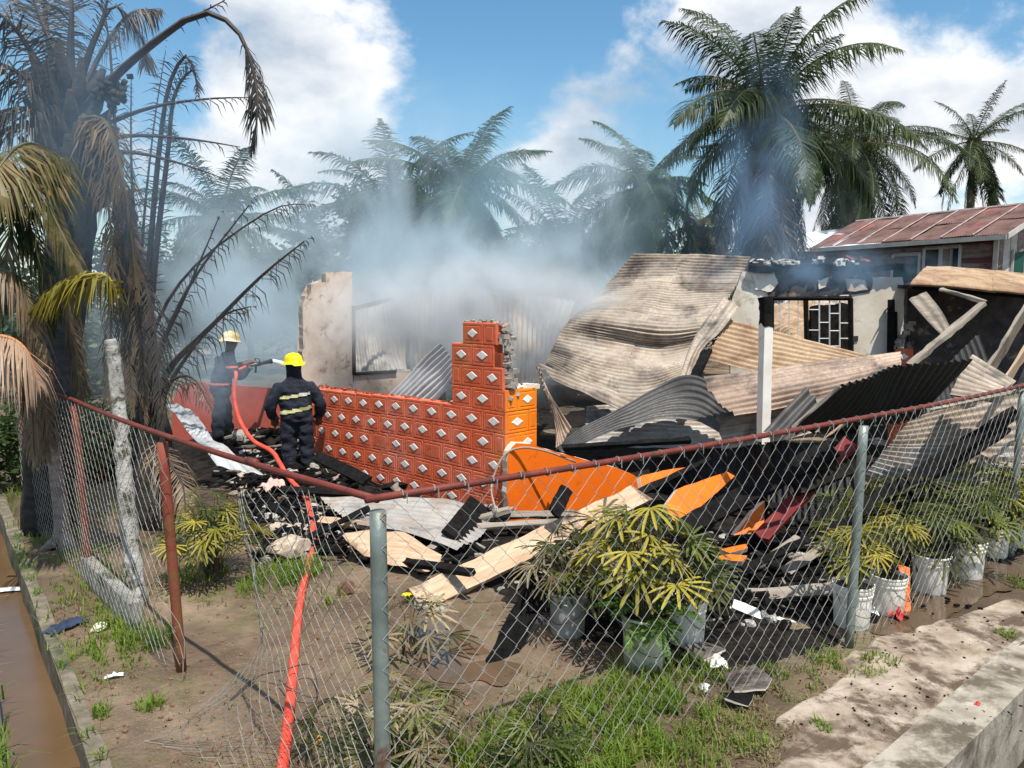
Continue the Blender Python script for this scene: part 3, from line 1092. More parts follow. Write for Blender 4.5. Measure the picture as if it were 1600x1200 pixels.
def crumble(name, a, b, z0, z1, n, size, mat, parent, seed):
    r = random.Random(seed)
    m = MB()
    for k in range(n):
        t = (k + r.random()) / n
        p = a.lerp(b, t)
        s = size * r.uniform(0.5, 1.3)
        rot = Matrix.Rotation(r.uniform(0, 6), 3, 'Z') @ Matrix.Rotation(r.uniform(-.5, .5), 3, 'X')
        m.box((p.x + r.uniform(-.03, .03), p.y + r.uniform(-.03, .03), z0 + (z1 - z0) * t + r.uniform(-.02, .02)), (s * r.uniform(.7, 1.5), s, s * r.uniform(.4, .9)), rot)
    return under(parent, m.build(name, mat))


# rough side of the pillar (right edge) and rims
pa = HC + DT * 0.0 - NT_ * 0.10
crumble('broken_edge', pa + DT * 0.03, pa + DT * 0.12, 1.50, 2.38, 32, 0.075, M['block_grey'], tw, 1)
crumble('broken_edge', pa + DT * 0.05 - NT_ * 0.08, pa + DT * 0.16 - NT_ * 0.08, 1.50, 2.36, 26, 0.08, M['block_grey'], tw, 2)
crumble('broken_rim', HC + DT * 0.17 - NT_ * 0.07, HC + DT * 0.78 - NT_ * 0.07, 2.415, 2.415, 14, 0.05, M['block_grey'], tw, 3)
crumble('broken_rim', HC + DT * 1.0 - NT_ * 0.07, HC + DT * 4.5 - NT_ * 0.07, 1.34, 1.31, 60, 0.035, M['mortar_red'], tw, 4)
crumble('broken_rim', HC + DF * 0.08 - NF_ * 0.07, HC + DF * 0.6 - NF_ * 0.07, 1.62, 1.62, 16, 0.055, M['plaster'], tw, 5)

# orange front wall, broken down to a low sweep
OD = Vector((0.88, 0.475, 0)).normalized()
ON = Vector((OD.y, -OD.x, 0))
H0 = HC + NF_ * 0.14 + OD * 0.03


def ow(px, py):
    return onplane(px, py, H0, OD)


out_ = [ow(795, 818), ow(793, 762), ow(793, 705), ow(806, 692), ow(830, 694), ow(880, 710), ow(925, 722), ow(965, 731), ow(990, 742), ow(1002, 752), ow(1004, 770), ow(972, 780), ow(915, 793), ow(857, 807)]
for p in out_:
    p.z = max(p.z, -0.03)
o = rough_slab('orange_wall', M['orange'], out_, 0.13, ON, None, 0.012, top_mat=M['plaster'], seed=2)
tag(o, 'smooth bright orange wall broken down to a low sweep beside the tiled pillar', 'wall')
sl_ = [P(1000, 744, 9.6), P(1035, 735, 9.75), P(1072, 730, 9.9), P(1040, 751, 9.6), P(1005, 770, 9.3)]
o = rough_slab('orange_slab', M['orange'], sl_, 0.10, Vector((0.3, -0.8, 0.5)).normalized(), None, 0.006, top_mat=M['plaster'], seed=3)
tag(o, 'small pointed orange wall fragment resting above the pale plank', 'rubble')
sl_ = [P(1040, 790, 7.9), P(1058, 764, 8.1), P(1095, 751, 8.3), P(1136, 737, 8.6), P(1148, 744, 8.6), P(1105, 783, 8.1), P(1068, 816, 7.75), P(1052, 815, 7.75)]
o = rough_slab('orange_slab', M['orange'], sl_, 0.09, Vector((0.25, -0.85, 0.45)).normalized(), None, 0.005, top_mat=M['plaster'], seed=5)
tag(o, 'large bright orange wall slab leaning above the potted fan palm', 'rubble')
sl_ = [P(1148, 836, 7.6), P(1172, 805, 7.75), P(1195, 783, 7.9), P(1193, 829, 7.6)]
o = rough_slab('orange_slab', M['orange'], sl_, 0.08, Vector((0.2, -0.95, 0.2)).normalized(), None, 0.004, top_mat=M['plaster'], seed=6)
tag(o, 'triangular orange slab standing on charred ground beside the dark red board', 'rubble')
for i_, (pp, lb) in enumerate((([(1126, 858), (1165, 850), (1168, 856), (1140, 864)], 'thin orange slab fragment lying on charred ground, upper of two'), ([(1120, 869), (1140, 866), (1168, 868), (1160, 877), (1128, 875)], 'thin orange slab fragment lying on charred ground, lower of two'))):
    sl_ = [P(a, b, 7.2 - (b - 850) * 0.012) for a, b in pp]
    o = rough_slab('orange_slab', M['orange'], sl_, 0.05, Vector((0, -0.4, 0.9)).normalized(), None, 0.004, top_mat=M['plaster'], seed=8 + i_)
    tag(o, lb, 'rubble')

# red plaster wall behind the firefighters
q0 = P(486, 606, 13.5)
q1 = P(285, 598, 14.4)
rwd = Vector((q1.x - q0.x, q1.y - q0.y, 0)).normalized()
rwn = Vector((rwd.y, -rwd.x, 0))
if rwn.y > 0:
    rwn = -rwn
out_ = []
for px, py in ((492, 700), (488, 608), (440, 608), (395, 606), (345, 602), (310, 598), (285, 601), (270, 625), (268, 700)):
    p = onplane(px, py, Vector((q0.x, q0.y, 0)), rwd)
    if py == 700:
        p.z = -0.02
    out_.append(p)
o = rough_slab('red_wall', M['red_wall'], out_, 0.14, rwn, None, 0.012, top_mat=M['mortar_red'], seed=4)
tag(o, 'low plain red wall behind the firefighters', 'wall')

# plastered ruin with a window opening (behind, left)
r0 = P(552, 583, 14.3)
rd = Vector((0.74, 0.67, 0)).normalized()
rn = Vector((rd.y, -rd.x, 0))


def rw(px, py):
    return onplane(px, py, r0, rd)


ru = empty('plaster_ruin', (r0.x, r0.y, 0))
tag(ru, 'jagged pinkish plaster wall remnant with a burnt window opening, in the smoke', 'wall')
out_ = [rw(462, 700), rw(466, 592), rw(474, 545), rw(473, 480), rw(477, 463), rw(486, 461), rw(486, 443), rw(509, 441), rw(509, 425), rw(550, 424), rw(551, 520), rw(552, 700)]
rough_slab('wall_pier', M['plaster_pink'], out_, 0.16, rn, ru, 0.018, top_mat=M['block_grey'], seed=7)
out_ = [rw(552, 700), rw(552, 586), rw(600, 582), rw(650, 578), rw(690, 576), rw(700, 640), rw(700, 690)]
rough_slab('sill_wall', M['plaster_pink'], out_, 0.16, rn, ru, 0.012, top_mat=M['block_grey'], seed=9)
m = MB()
m.tube([rw(551, 478) + rn * 0.03, rw(552, 585) + rn * 0.03], 0.035, 4)
m.tube([rw(552, 584) + rn * 0.03, rw(618, 580) + rn * 0.03], 0.03, 4)
m.tube([rw(551, 482) + rn * 0.03, rw(624, 468) - rn * 0.3], 0.04, 4)
under(ru, m.build('window_frame', M['char']))

# white plastered room with the burnt window (right)
w1 = P(1421, 500, 13.0)
wd = Vector((-0.985, 0.17, 0)).normalized()
wnm = Vector((wd.y, -wd.x, 0))
if wnm.y > 0:
    wnm = -wnm


def ww(px, py, out=0.0):
    return onplane(px, py, w1, wd) + wnm * out


rm = empty('burnt_room_wall', (w1.x, w1.y, 0))
tag(rm, 'cream plastered wall with a burnt barred window under a smoking roof edge', 'wall')
rough_slab('wall_pier', M['plaster'], [ww(1140, 640), ww(1143, 470), ww(1160, 425), ww(1208, 422), ww(1206, 470), ww(1207, 560), ww(1207, 640)], 0.15, wnm, rm, 0.012, top_mat=M['block_grey'], seed=11)
rough_slab('wall_pier', M['plaster'], [ww(1330, 640), ww(1330, 548), ww(1330, 458), ww(1360, 455), ww(1362, 434), ww(1385, 432), ww(1410, 434), ww(1413, 448), ww(1412, 500), ww(1396, 555), ww(1396, 640)], 0.15, wnm, rm, 0.010, top_mat=M['block_grey'], seed=12)
rough_slab('lintel', M['soot_wall'], [ww(1200, 466, .01), ww(1196, 424, .01), ww(1240, 417, .01), ww(1300, 419, .01), ww(1350, 424, .01), ww(1364, 436, .01), ww(1358, 457, .01), ww(1332, 460, .01), ww(1270, 463, .01)], 0.13, wnm, rm, 0.02, top_mat=M['char'], seed=13)
for bb in (((1176, 428), (1210, 426), (1214, 442), (1205, 456), (1180, 452)), ((1322, 436), (1352, 437), (1356, 453), (1322, 455)), ((1275, 436), (1293, 434), (1290, 449), (1279, 452))):
    rough_slab('plaster_patch', M['plaster'] if bb[0][0] != 1322 else M['plaster_pink'], [ww(a, b, 0.035) for a, b in bb], 0.03, wnm, rm, 0.02, seed=bb[0][0])
rough_slab('sill_wall', M['plaster'], [ww(1206, 640), ww(1206, 552), ww(1270, 552), ww(1331, 552), ww(1331, 640)], 0.14, wnm, rm, 0.006, seed=14)
m = MB()
for a, b, r in (((1207, 466), (1331, 466), .04), ((1259, 468), (1261, 556), .045), ((1329, 466), (1330, 556), .05), ((1207, 466), (1207, 556), .03)):
    m.tube([ww(*a), ww(*b)], r, 4)
under(rm, m.build('window_frame', M['char']))
for x in (1219, 1233, 1247):
    m = MB()
    m.tube([ww(x, 470), ww(x, 556)], 0.009, 5)
    under(rm, m.build('window_bar', M['grille']))
for x in (1280, 1296, 1312):
    m = MB()
    m.tube([ww(x, 470), ww(x, 556)], 0.013, 5)
    under(rm, m.build('window_bar', M['grille']))
for (x0, x1, y) in ((1264, 1280, 516), (1280, 1296, 504), (1280, 1296, 529), (1296, 1312, 490), (1296, 1312, 517), (1296, 1312, 541), (1312, 1328, 505), (1312, 1328, 529), (1264, 1280, 484)):
    m = MB()
    m.tube([ww(x0, y), ww(x1, y)], 0.011, 5)
    under(rm, m.build('window_bar', M['grille']))
m = MB()
m.box(ww(1336, 529, 0.01), (0.09, 0.03, 0.09))
under(rm, m.build('socket_box', M['nozzle_metal']))
# charred roof edge with flakes of white ash
m = MB()
r_ = random.Random(5)
pts = [ww(1170 + 28 * k, 415 + 3 * math.sin(k * 1.3), 0.05) for k in range(10)]
m.tube(catmull(pts, 40), [0.09 + 0.04 * r_.random() for _ in range(40)], 6)
under(rm, m.build('burnt_wall_plate', M['char']))
m = MB()
for k in range(80):
    p = ww(r_.uniform(1172, 1335), r_.uniform(407, 414), 0.02 + r_.uniform(0, .15))
    s = r_.uniform(0.03, 0.09)
    m.box(p, (s * 1.7, s, s * r_.uniform(.3, .8)), Matrix.Rotation(r_.uniform(0, 6), 3, 'Z') @ Matrix.Rotation(r_.uniform(-.6, .6), 3, 'Y'))
tag(under(rm, m.build('ash_flakes', M['ash'])), kind='stuff')
# charred door jamb with splinter, and the short tiled pillar beside it
o = MB()
o.tube([ww(1389, 640, .12), ww(1389, 520, .12), ww(1389, 468, .12)], [0.075, 0.07, 0.06], 4)
o.tube([ww(1396, 640, .06), ww(1396, 487, .06)], 0.05, 4)
o.tube([ww(1386, 478, .12), ww(1375, 490, .2)], [0.02, 0.006], 4)
under(rm, o.build('door_jamb', M['char']))
tp = empty('tiled_pillar', ww(1409, 560, 0.0).to_2d().to_3d())
tag(tp, 'short broken tiled pillar beside the charred door jamb', 'pillar')
pc = ww(1398, 560, 0.12)
pc.z = 0
for row in range(7):
    q = bpy.data.objects.new('block', ME_BLOCK)
    COL.objects.link(q)
    q.parent = tp
    c = ww(1408, 560, 0.06)
    q.location = (c.x - tp.location.x, c.y - tp.location.y, (row + 0.5) * BH)
    q.rotation_euler = (0, 0, math.atan2(-wd.y, -wd.x) + rb.uniform(-.02, .02))
    q.scale = (0.72, 1, 1)
    dd = bpy.data.objects.new('diamond', ME_DIA)
    COL.objects.link(dd)
    dd.parent = q
    dd.location = (0, -TH / 2 - 0.004, 0)
c = ww(1408, 560, 0.06)
crumble('broken_rim', c + Vector((-.15, 0, 0)), c + Vector((.12, 0, 0)), 1.9, 2.3, 16, 0.09, M['block_grey'], tp, 12)
# ================================================================ fallen roof sheets, beams and planks
def surf(ctrl):
    rows = [[P(*c) if not isinstance(c, Vector) else c for c in r] for r in ctrl]

    def cat1(pts, u):
        m = len(pts) - 1
        if m == 1:
            return pts[0].lerp(pts[1], u)
        x = u * m
        i = min(max(int(x), 0), m - 1)
        t = x - i
        p1, p2 = pts[i], pts[i + 1]
        p0 = pts[i - 1] if i > 0 else p1 * 2 - p2
        p3 = pts[i + 2] if i + 2 <= m else p2 * 2 - p1
        return 0.5 * ((2 * p1) + (-p0 + p2) * t + (2 * p0 - 5 * p1 + 4 * p2 - p3) * t * t + (-p0 + 3 * p1 - 3 * p2 + p3) * t ** 3)

    def S(u, v):
        return cat1([cat1(r, u) for r in rows], v)
    return S


def sheet_mesh(S, mat, u0, u1, v0, v1, axis, pitch, amp, dent, seed, lift=0.0, jag=0.0, name='sheet'):
    """corrugated metal: ridges run along u (axis 'v') or along v (axis 'u')"""
    Lu = sum((S(u0 + (u1 - u0) * (k + 1) / 8, (v0 + v1) / 2) - S(u0 + (u1 - u0) * k / 8, (v0 + v1) / 2)).length for k in range(8))
    Lv = sum((S((u0 + u1) / 2, v0 + (v1 - v0) * (k + 1) / 8) - S((u0 + u1) / 2, v0 + (v1 - v0) * k / 8)).length for k in range(8))
    Lw = Lv if axis == 'v' else Lu
    La = Lu if axis == 'v' else Lv
    waves = max(2, round(Lw / pitch))
    nw = waves * 6 + 1
    na = max(6, min(40, int(La / 0.12)))
    base = {}
    cu, cv = (na, 0), (0, 0)
    NU, NV = (na + 1, nw) if axis == 'v' else (nw, na + 1)
    pts = [[S(u0 + (u1 - u0) * i / (NU - 1), v0 + (v1 - v0) * j / (NV - 1)) for i in range(NU)] for j in range(NV)]
    # normals from a coarse difference
    v = []
    for j in range(NV):
        for i in range(NU):
            p = pts[j][i]
            du = pts[j][min(i + 1, NU - 1)] - pts[j][max(i - 1, 0)]
            dv = pts[min(j + 1, NV - 1)][i] - pts[max(j - 1, 0)][i]
            n = du.cross(dv)
            n = n.normalized() if n.length > 1e-12 else Vector((0, 0, 1))
            if n.dot(Vector((0, 0, CAM_Z)) - p) < 0:
                n = -n
            w = (j / (NV - 1) if axis == 'v' else i / (NU - 1)) * waves
            rdg = 0.5 - abs(noise.noise((p.x * 0.9 + seed * 3.1, p.y * 0.9, p.z * 0.9))) * 2.2 + 0.35 * (0.5 - abs(noise.noise((p.x * 2.3 - seed, p.y * 2.3, p.z * 2.3))) * 2)
            h = amp * (1 + 0.35 * noise.noise((p.x * 1.7, p.y * 1.7, seed))) * math.sin(2 * math.pi * w) + dent * (0.6 * fbm((p.x * 1.3 + seed, p.y * 1.3, p.z * 1.3), 3) + 0.9 * rdg) + lift
            if jag:
                t = i if axis == 'v' else j
                e = (0, NU - 1) if axis == 'v' else (0, NV - 1)
                if t in e:
                    q = (du if axis == 'v' else dv).normalized()
                    p = p + q * jag * noise.noise((w * 0.9, seed, t)) * (1 if t else -1)
            v.append(p + n * h)
    f = [(j * NU + i, j * NU + i + 1, (j + 1) * NU + i + 1, (j + 1) * NU + i) for j in range(NV - 1) for i in range(NU - 1)]
    m = MB()
    m.add(v, f)
    return m.mesh(name, mat, True)


def sheet(ctrl, mat, label, axis='v', split=(1, 1), pitch=0.10, amp=0.024, dent=0.03, seed=1, jag=0.03, name='roof_sheet', group=None, cat='metal sheet', part='metal_sheet'):
    S = surf(ctrl)
    nu, nv = split
    if nu * nv == 1:
        o = link(name, sheet_mesh(S, mat, 0, 1, 0, 1, axis, pitch, amp, dent, seed, jag=jag, name=name))
        return tag(o, label, cat, group)
    c = S(0.5, 1.0)
    root = empty(name, (c.x, c.y, 0))
    tag(root, label, cat, group)
    mats = mat if isinstance(mat, (list, tuple)) else [mat]
    for a in range(nu):
        for b in range(nv):
            ov = 0.012
            mt = mats[(a * 7 + b * 3) % len(mats)]
            me = sheet_mesh(S, mt, max(0, a / nu - ov), min(1, (a + 1) / nu + ov), max(0, b / nv - ov), min(1, (b + 1) / nv + ov), axis, pitch, amp, dent, seed, lift=0.012 * ((a + b) % 2), jag=jag * 0.5, name=part)
            under(root, link(part, me))
    return root


def beam(a, b, w, t, mat, label, name='charred_beam', cat='beam', roll=0.0, taper=1.0, rough=0.012, seed=0, group=None, parent=None, n=14, endjag=0.05, bend=0.0):
    """plank between two points with worn, uneven edges"""
    a = P(*a) if not isinstance(a, Vector) else a
    b = P(*b) if not isinstance(b, Vector) else b
    d = (b - a)
    L = d.length
    d = d / L
    side = d.cross(Vector((0, 0, 1)))
    side = side.normalized() if side.length > 1e-3 else Vector((1, 0, 0))
    upv = side.cross(d).normalized()
    q = Matrix.Rotation(roll, 3, d)
    side, upv = q @ side, q @ upv
    m = MB()
    v, f = [], []
    for k in range(n + 1):
        s = k / n
        sc = 1 + (taper - 1) * s
        c = d * (L * s) + upv * bend * math.sin(math.pi * s)
        prof = [(-1, -1), (0, -1), (1, -1), (1, 0), (1, 1), (0, 1), (-1, 1), (-1, 0)]
        for x, y in prof:
            p = c + side * (x * w / 2 * sc) + upv * (y * t / 2 * sc)
            e = rough * fbm(((p.x + a.x) * 6 + seed, (p.y + a.y) * 6, p.z * 6 + x * 3 + y * 7), 3)
            p = p + (side * x + upv * y) * e
            if k in (0, n):
                p = p + d * endjag * noise.noise((x * 1.9 + seed, y * 2.3, s * 5))
            v.append(p)
    for k in range(n):
        for c in range(8):
            c2 = (c + 1) % 8
            f.append((k * 8 + c, k * 8 + c2, (k + 1) * 8 + c2, (k + 1) * 8 + c))
    f.append(tuple(range(8))[::-1])
    f.append(tuple(n * 8 + c for c in range(8)))
    # object space along x so that stretched grain follows the plank
    rot = Matrix((d, side, upv)).transposed()
    v = [rot.transposed() @ p for p in v]
    m.add(v, f)
    o = m.build(name, mat, None, True)
    o.matrix_basis = Matrix.Translation(a) @ rot.to_4x4()
    me = o.data
    if hasattr(me, 'set_sharp_from_angle'):
        me.set_sharp_from_angle(angle=R(40))
    if parent:
        under(parent, o)
    else:
        tag(o, label, cat, group)
    return o


# the big collapsed roof slope
sheet([[(990, 397, 15.0), (1050, 398, 14.8), (1110, 400, 14.5), (1172, 403, 14.2)],
       [(958, 435, 14.75), (1022, 432, 14.35), (1088, 432, 14.1), (1158, 434, 13.8)],
       [(925, 470, 14.0), (992, 470, 13.55), (1065, 474, 13.3), (1136, 470, 13.1)],
       [(893, 497, 13.35), (962, 505, 12.75), (1042, 514, 12.55), (1116, 508, 12.4)],
       [(876, 522, 12.95), (950, 532, 12.75), (1028, 545, 12.6), (1100, 535, 12.3)],
       [(862, 548, 12.6), (938, 568, 12.1), (1012, 580, 11.8), (1082, 566, 11.8)],
       [(853, 569, 12.3), (930, 610, 11.4), (1000, 624, 11.2), (1064, 596, 11.4)]],
      [M['sheet_tan']], 'large collapsed corrugated roof slope draped over the ruins', split=(2, 5), seed=3, dent=0.022, pitch=0.095, amp=0.026, name='collapsed_roof', cat='roof')
# roof remains fading into the smoke
sheet([[(645, 466, 16.2), (720, 458, 16.0), (800, 462, 15.8), (900, 470, 15.4)],
       [(640, 500, 15.6), (720, 500, 15.4), (800, 512, 15.0), (880, 520, 14.6)],
       [(650, 590, 14.6), (720, 600, 14.2), (800, 605, 13.8), (860, 590, 13.4)]],
      [M['sheet_tan'], M['sheet_silver']], 'pale roof sheets lying behind the tiled pillar in thick smoke', axis='u', split=(4, 1), seed=8, dent=0.08, name='collapsed_roof', cat='roof')
sheet([[(556, 482, 16.2), (590, 475, 16.2), (624, 470, 16.2)], [(552, 530, 15.6), (600, 530, 15.8), (640, 528, 16)], [(556, 580, 15.2), (610, 580, 15.4), (640, 582, 15.6)]], M['sheet_silver'], 'crumpled grey sheet seen through the burnt window opening', axis='u', seed=9, dent=0.12)
sheet([[(690, 536, 12.6), (705, 560, 12.4), (712, 590, 12.2)], [(650, 570, 12.9), (668, 595, 12.6), (690, 618, 12.4)], [(608, 618, 13.1), (630, 630, 12.8), (665, 640, 12.5)]], M['sheet_white'], 'bright ribbed sheet leaning on the tiled wall left of its pillar', axis='u', seed=10, dent=0.04)
sheet([[(640, 650, 12.6), (720, 618, 12.4), (790, 600, 12.2)], [(640, 700, 11.9), (720, 680, 11.5), (800, 690, 11.0)]], M['sheet_white'], 'flat bluish sheet lying behind the tiled wall', axis='u', seed=11, dent=0.05, amp=0.004)
# sheets around the pillar and in the middle
sheet([[(838, 572, 9.9), (846, 590, 9.8), (852, 610, 9.7)], [(860, 618, 9.7), (866, 640, 9.6), (868, 665, 9.5)], [(893, 668, 9.5), (880, 690, 9.4), (868, 700, 9.3)]], M['sheet_pink'], 'narrow twisted brown sheet hanging beside the orange pillar face', axis='u', seed=12, pitch=0.07, dent=0.02)
sheet([[(845, 567, 11.3), (900, 590, 11.0), (960, 612, 10.8), (1010, 628, 10.6)], [(862, 590, 11.0), (905, 612, 10.7), (950, 632, 10.5), (985, 648, 10.4)]], M['sheet_tan'], 'torn tan strip at the lower rim of the collapsed roof slope', seed=13, dent=0.06, jag=0.12)
sheet([[(867, 695, 9.95), (970, 637, 10.25), (1047, 594, 10.45), (1092, 588, 10.35), (1137, 620, 10.05), (1185, 674, 9.65)],
       [(878, 704, 9.75), (963, 673, 9.90), (1033, 656, 10.00), (1085, 658, 9.95), (1113, 672, 9.75), (1142, 692, 9.55)]], M['sheet_dark'], 'dark grey sheet bent into a hump behind the fence rail', seed=14, dent=0.05, pitch=0.10, amp=0.014)
sheet([[(917, 638, 11.05), (1000, 634, 11.05), (1090, 640, 10.95), (1185, 650, 10.75)], [(912, 698, 10.35), (1000, 700, 10.25), (1090, 698, 10.15), (1190, 700, 10.05)]], M['sheet_silver'], 'pale ribbed sheet lying under the bent dark sheet', seed=15, dent=0.05)
sheet([[(1138, 500, 11.2), (1188, 512, 11.0), (1262, 532, 10.8), (1352, 556, 10.5)], [(1120, 530, 10.9), (1175, 545, 10.7), (1250, 560, 10.5), (1335, 572, 10.3)], [(1104, 562, 10.6), (1160, 576, 10.4), (1230, 590, 10.2), (1320, 592, 10.1)]], M['sheet_brown'], 'tan sheet with its right end dipping below the barred window', seed=16, dent=0.025)
sheet([[(1098, 588, 9.7), (1180, 578, 9.6), (1295, 562, 9.5), (1408, 551, 9.4)], [(1120, 625, 9.3), (1190, 612, 9.2), (1300, 590, 9.1), (1408, 566, 9.1)], [(1150, 650, 9.0), (1210, 640, 9.0), (1300, 616, 8.9), (1404, 590, 8.9)]], M['sheet_pink'], 'long pinkish ribbed sheet lying across the rubble behind the white post', seed=17, dent=0.02)
sheet([[(1120, 648, 9.6), (1200, 632, 9.5), (1270, 612, 9.4)], [(1130, 702, 9.3), (1200, 692, 9.2), (1290, 672, 9.0)]], M['sheet_tan'], 'sunlit tan sheet at the foot of the white post', seed=18, dent=0.03)
sheet([[(1258, 606, 7.7), (1270, 618, 7.65), (1278, 632, 7.6)], [(1225, 640, 7.5), (1240, 650, 7.45), (1252, 662, 7.4)], [(1192, 676, 7.3), (1212, 682, 7.25), (1232, 690, 7.2)]], M['sheet_dark'], 'small folded dark sheet leaning beside the white post', axis='u', seed=19, dent=0.02)
# black sheets leaning towards the fence on the right
sheet([[(1308, 603, 7.0), (1362, 590, 7.2), (1400, 572, 7.4), (1460, 566, 7.6), (1518, 560, 7.8)], [(1270, 640, 7.2), (1330, 634, 7.4), (1380, 622, 7.6), (1432, 612, 7.8), (1480, 605, 8.0)], [(1225, 676, 7.4), (1290, 672, 7.6), (1350, 666, 7.8), (1398, 658, 8.0), (1438, 648, 8.2)]], M['sheet_black'], 'soot black corrugated sheets leaning towards the fence', axis='u', split=(2, 1), seed=20, dent=0.03, jag=0.02, name='black_sheets')
beam((1312, 604, 6.9), (1238, 668, 7.1), 0.05, 0.03, M['wood_grey'], 'pale edge batten on the black leaning sheets', 'batten', 'batten', seed=1)
beam((1330, 655, 6.9), (1280, 690, 7.0), 0.09, 0.02, M['wood_pale'], 'short pale splinter below the black leaning sheets', 'splinter', 'plank', seed=2, taper=0.3)
sheet([[(1518, 556, 8.6), (1550, 576, 8.5), (1585, 598, 8.4)], [(1500, 585, 8.3), (1530, 598, 8.2), (1566, 612, 8.1)], [(1484, 616, 8.0), (1520, 622, 7.9), (1550, 628, 7.85)]], M['sheet_tan'], 'small tan ribbed sheet beside the black leaning sheets', seed=21, pitch=0.11, amp=0.034, dent=0.02)
sheet([[(1425, 652, 8.9), (1500, 632, 9.0), (1560, 618, 9.1), (1640, 606, 9.2)], [(1385, 700, 8.6), (1480, 700, 8.6), (1560, 700, 8.6), (1640, 700, 8.7)], [(1350, 742, 8.4), (1440, 775, 8.25), (1540, 800, 8.15), (1640, 805, 8.1)]], [M['sheet_tan'], M['sheet_silver']], 'wide sunlit ribbed sheets behind the row of white buckets', split=(1, 2), seed=22, dent=0.03, pitch=0.11, amp=0.030, name='fallen_sheets')
beam((1448, 638, 7.6), (1612, 604, 7.9), 0.10, 0.03, M['wood_grey'], 'weathered board lying along the fence rail', 'board', 'plank', seed=3, roll=0.5)
beam((1342, 800, 7.3), (1440, 738, 7.6), 0.13, 0.06, M['char'], 'short thick charred beam rising from behind the first white bucket', seed=4, roll=0.7)
for a, b, w, lb in (((1405, 762, 7.5), (1590, 642, 8.2), 0.14, 'upper of two long charred beams crossing the wide sunlit sheets'), ((1420, 768, 7.45), (1572, 668, 8.1), 0.12, 'lower of two long charred beams crossing the wide sunlit sheets'), ((1430, 752, 7.7), (1525, 776, 7.4), 0.10, 'short charred beam lying flat above the potted plants')):
    beam(a, b, w, 0.06, M['char'], lb, seed=w * 50, roll=0.6)
sheet([[(1010, 712, 11.2), (1130, 690, 10.2), (1230, 690, 9.4), (1335, 700, 8.8)], [(1020, 750, 11.0), (1130, 750, 10.0), (1230, 760, 9.2), (1345, 760, 8.6)], [(1030, 775, 10.9), (1140, 800, 9.8), (1230, 820, 9.0), (1350, 820, 8.4)]], M['sheet_black'], 'added black sheet standing in for shade behind the orange slabs', axis='u', seed=41, dent=0.08)  # added black sheet that makes the gap behind the slabs dark
# porch on the right: sagging brown roof, dark back wall, props
sheet([[(1448, 418, 13.2), (1520, 421, 13.4), (1600, 431, 13.6), (1700, 440, 13.8)], [(1437, 428, 11.8), (1510, 433, 11.9), (1600, 443, 12.0), (1700, 452, 12.1)], [(1422, 443, 11.0), (1510, 449, 11.1), (1600, 458, 11.2), (1700, 468, 11.3)]], M['sheet_brown'], 'sagging brown porch roof over the dark doorway', axis='v', split=(2, 1), seed=23, dent=0.018, pitch=0.13, amp=0.034, name='sagging_canopy', cat='roof')
o = rough_slab('porch_back_wall', M['soot_wall'], [P(1418, 600, 15.0), P(1418, 440, 15.0), P(1500, 455, 15.0), P(1730, 470, 15.0), P(1730, 640, 15.0), P(1418, 640, 15.0)], 0.12, Vector((0, -1, 0)), None, 0.01, seed=31)
tag(o, 'soot blackened back wall inside the porch', 'wall')
o = rough_slab('porch_ceiling', M['char'], [P(1425, 446, 11.3), P(1720, 470, 11.4), Vector((P(1720, 470, 11.4).x + 2, 15, 3.0)), Vector((P(1425, 446, 11.3).x + 1.4, 15, 3.0))], 0.05, Vector((0, 0, 1)), None, 0.01, seed=32)
tag(o, 'charred ceiling boards under the sagging porch roof', 'ceiling')
sheet([[(1420, 468, 10.9), (1434, 461, 10.9), (1448, 455, 10.9)], [(1448, 500, 10.7), (1460, 492, 10.7), (1472, 486, 10.7)], [(1474, 528, 10.5), (1480, 524, 10.5), (1488, 518, 10.5)]], M['wood_grey'], 'brown sheet dangling from the porch roof', axis='u', seed=24, pitch=0.12, amp=0.012, dent=0.02)
beam((1536, 474, 10.4), (1420, 572, 9.6), 0.09, 0.06, M['wood_grey'], 'grey rafter slanting down in front of the dark porch', 'rafter', 'beam', seed=5)
beam((1538, 472, 10.5), (1470, 452, 11), 0.08, 0.05, M['wood_grey'], 'short grey rafter under the porch roof eave', 'rafter', 'beam', seed=6)
beam((1640, 425, 9.2), (1540, 590, 8.8), 0.24, 0.03, M['wood_grey'], 'wide grey board leaning under the porch, left of two', 'board', 'plank', seed=7, roll=1.2)
beam((1652, 470, 8.9), (1566, 606, 8.6), 0.20, 0.03, M['wood_pale'], 'pale board leaning under the porch, right of two', 'board', 'plank', seed=8, roll=1.2)
sheet([[(1410, 592, 9.6), (1470, 575, 9.9), (1530, 520, 10.3)], [(1430, 640, 9.2), (1490, 640, 9.4), (1560, 610, 9.6)]], M['sheet_black'], 'black corrugated sheet sloping up inside the porch', axis='u', seed=25, dent=0.03)
# rusty sheets seen through the barred window
sheet([[(1195, 478, 19), (1270, 470, 19), (1345, 480, 19)], [(1195, 520, 16.5), (1270, 515, 16.5), (1345, 520, 16.5)], [(1195, 560, 15.6), (1270, 560, 15.6), (1345, 560, 15.6)]], [M['sheet_brown'], M['sheet_tan'], M['sheet_dark']], 'heap of rusty sheets seen through the barred window', axis='v', split=(2, 3), seed=26, dent=0.35, name='rusty_sheets')

o = rough_slab('inner_wall', M['char_soft'], [Vector((P(1268, 500, 15.4).x, 15.4, 0)), P(1268, 478, 15.4), P(1350, 474, 15.4), Vector((P(1350, 500, 15.4).x, 15.4, 0))], 0.1, Vector((0, -1, 0)), None, 0.02, seed=33)  # dark wall added so the right half of the window looks black
tag(o, 'added dark inner wall seen through the right half of the barred window', 'wall')
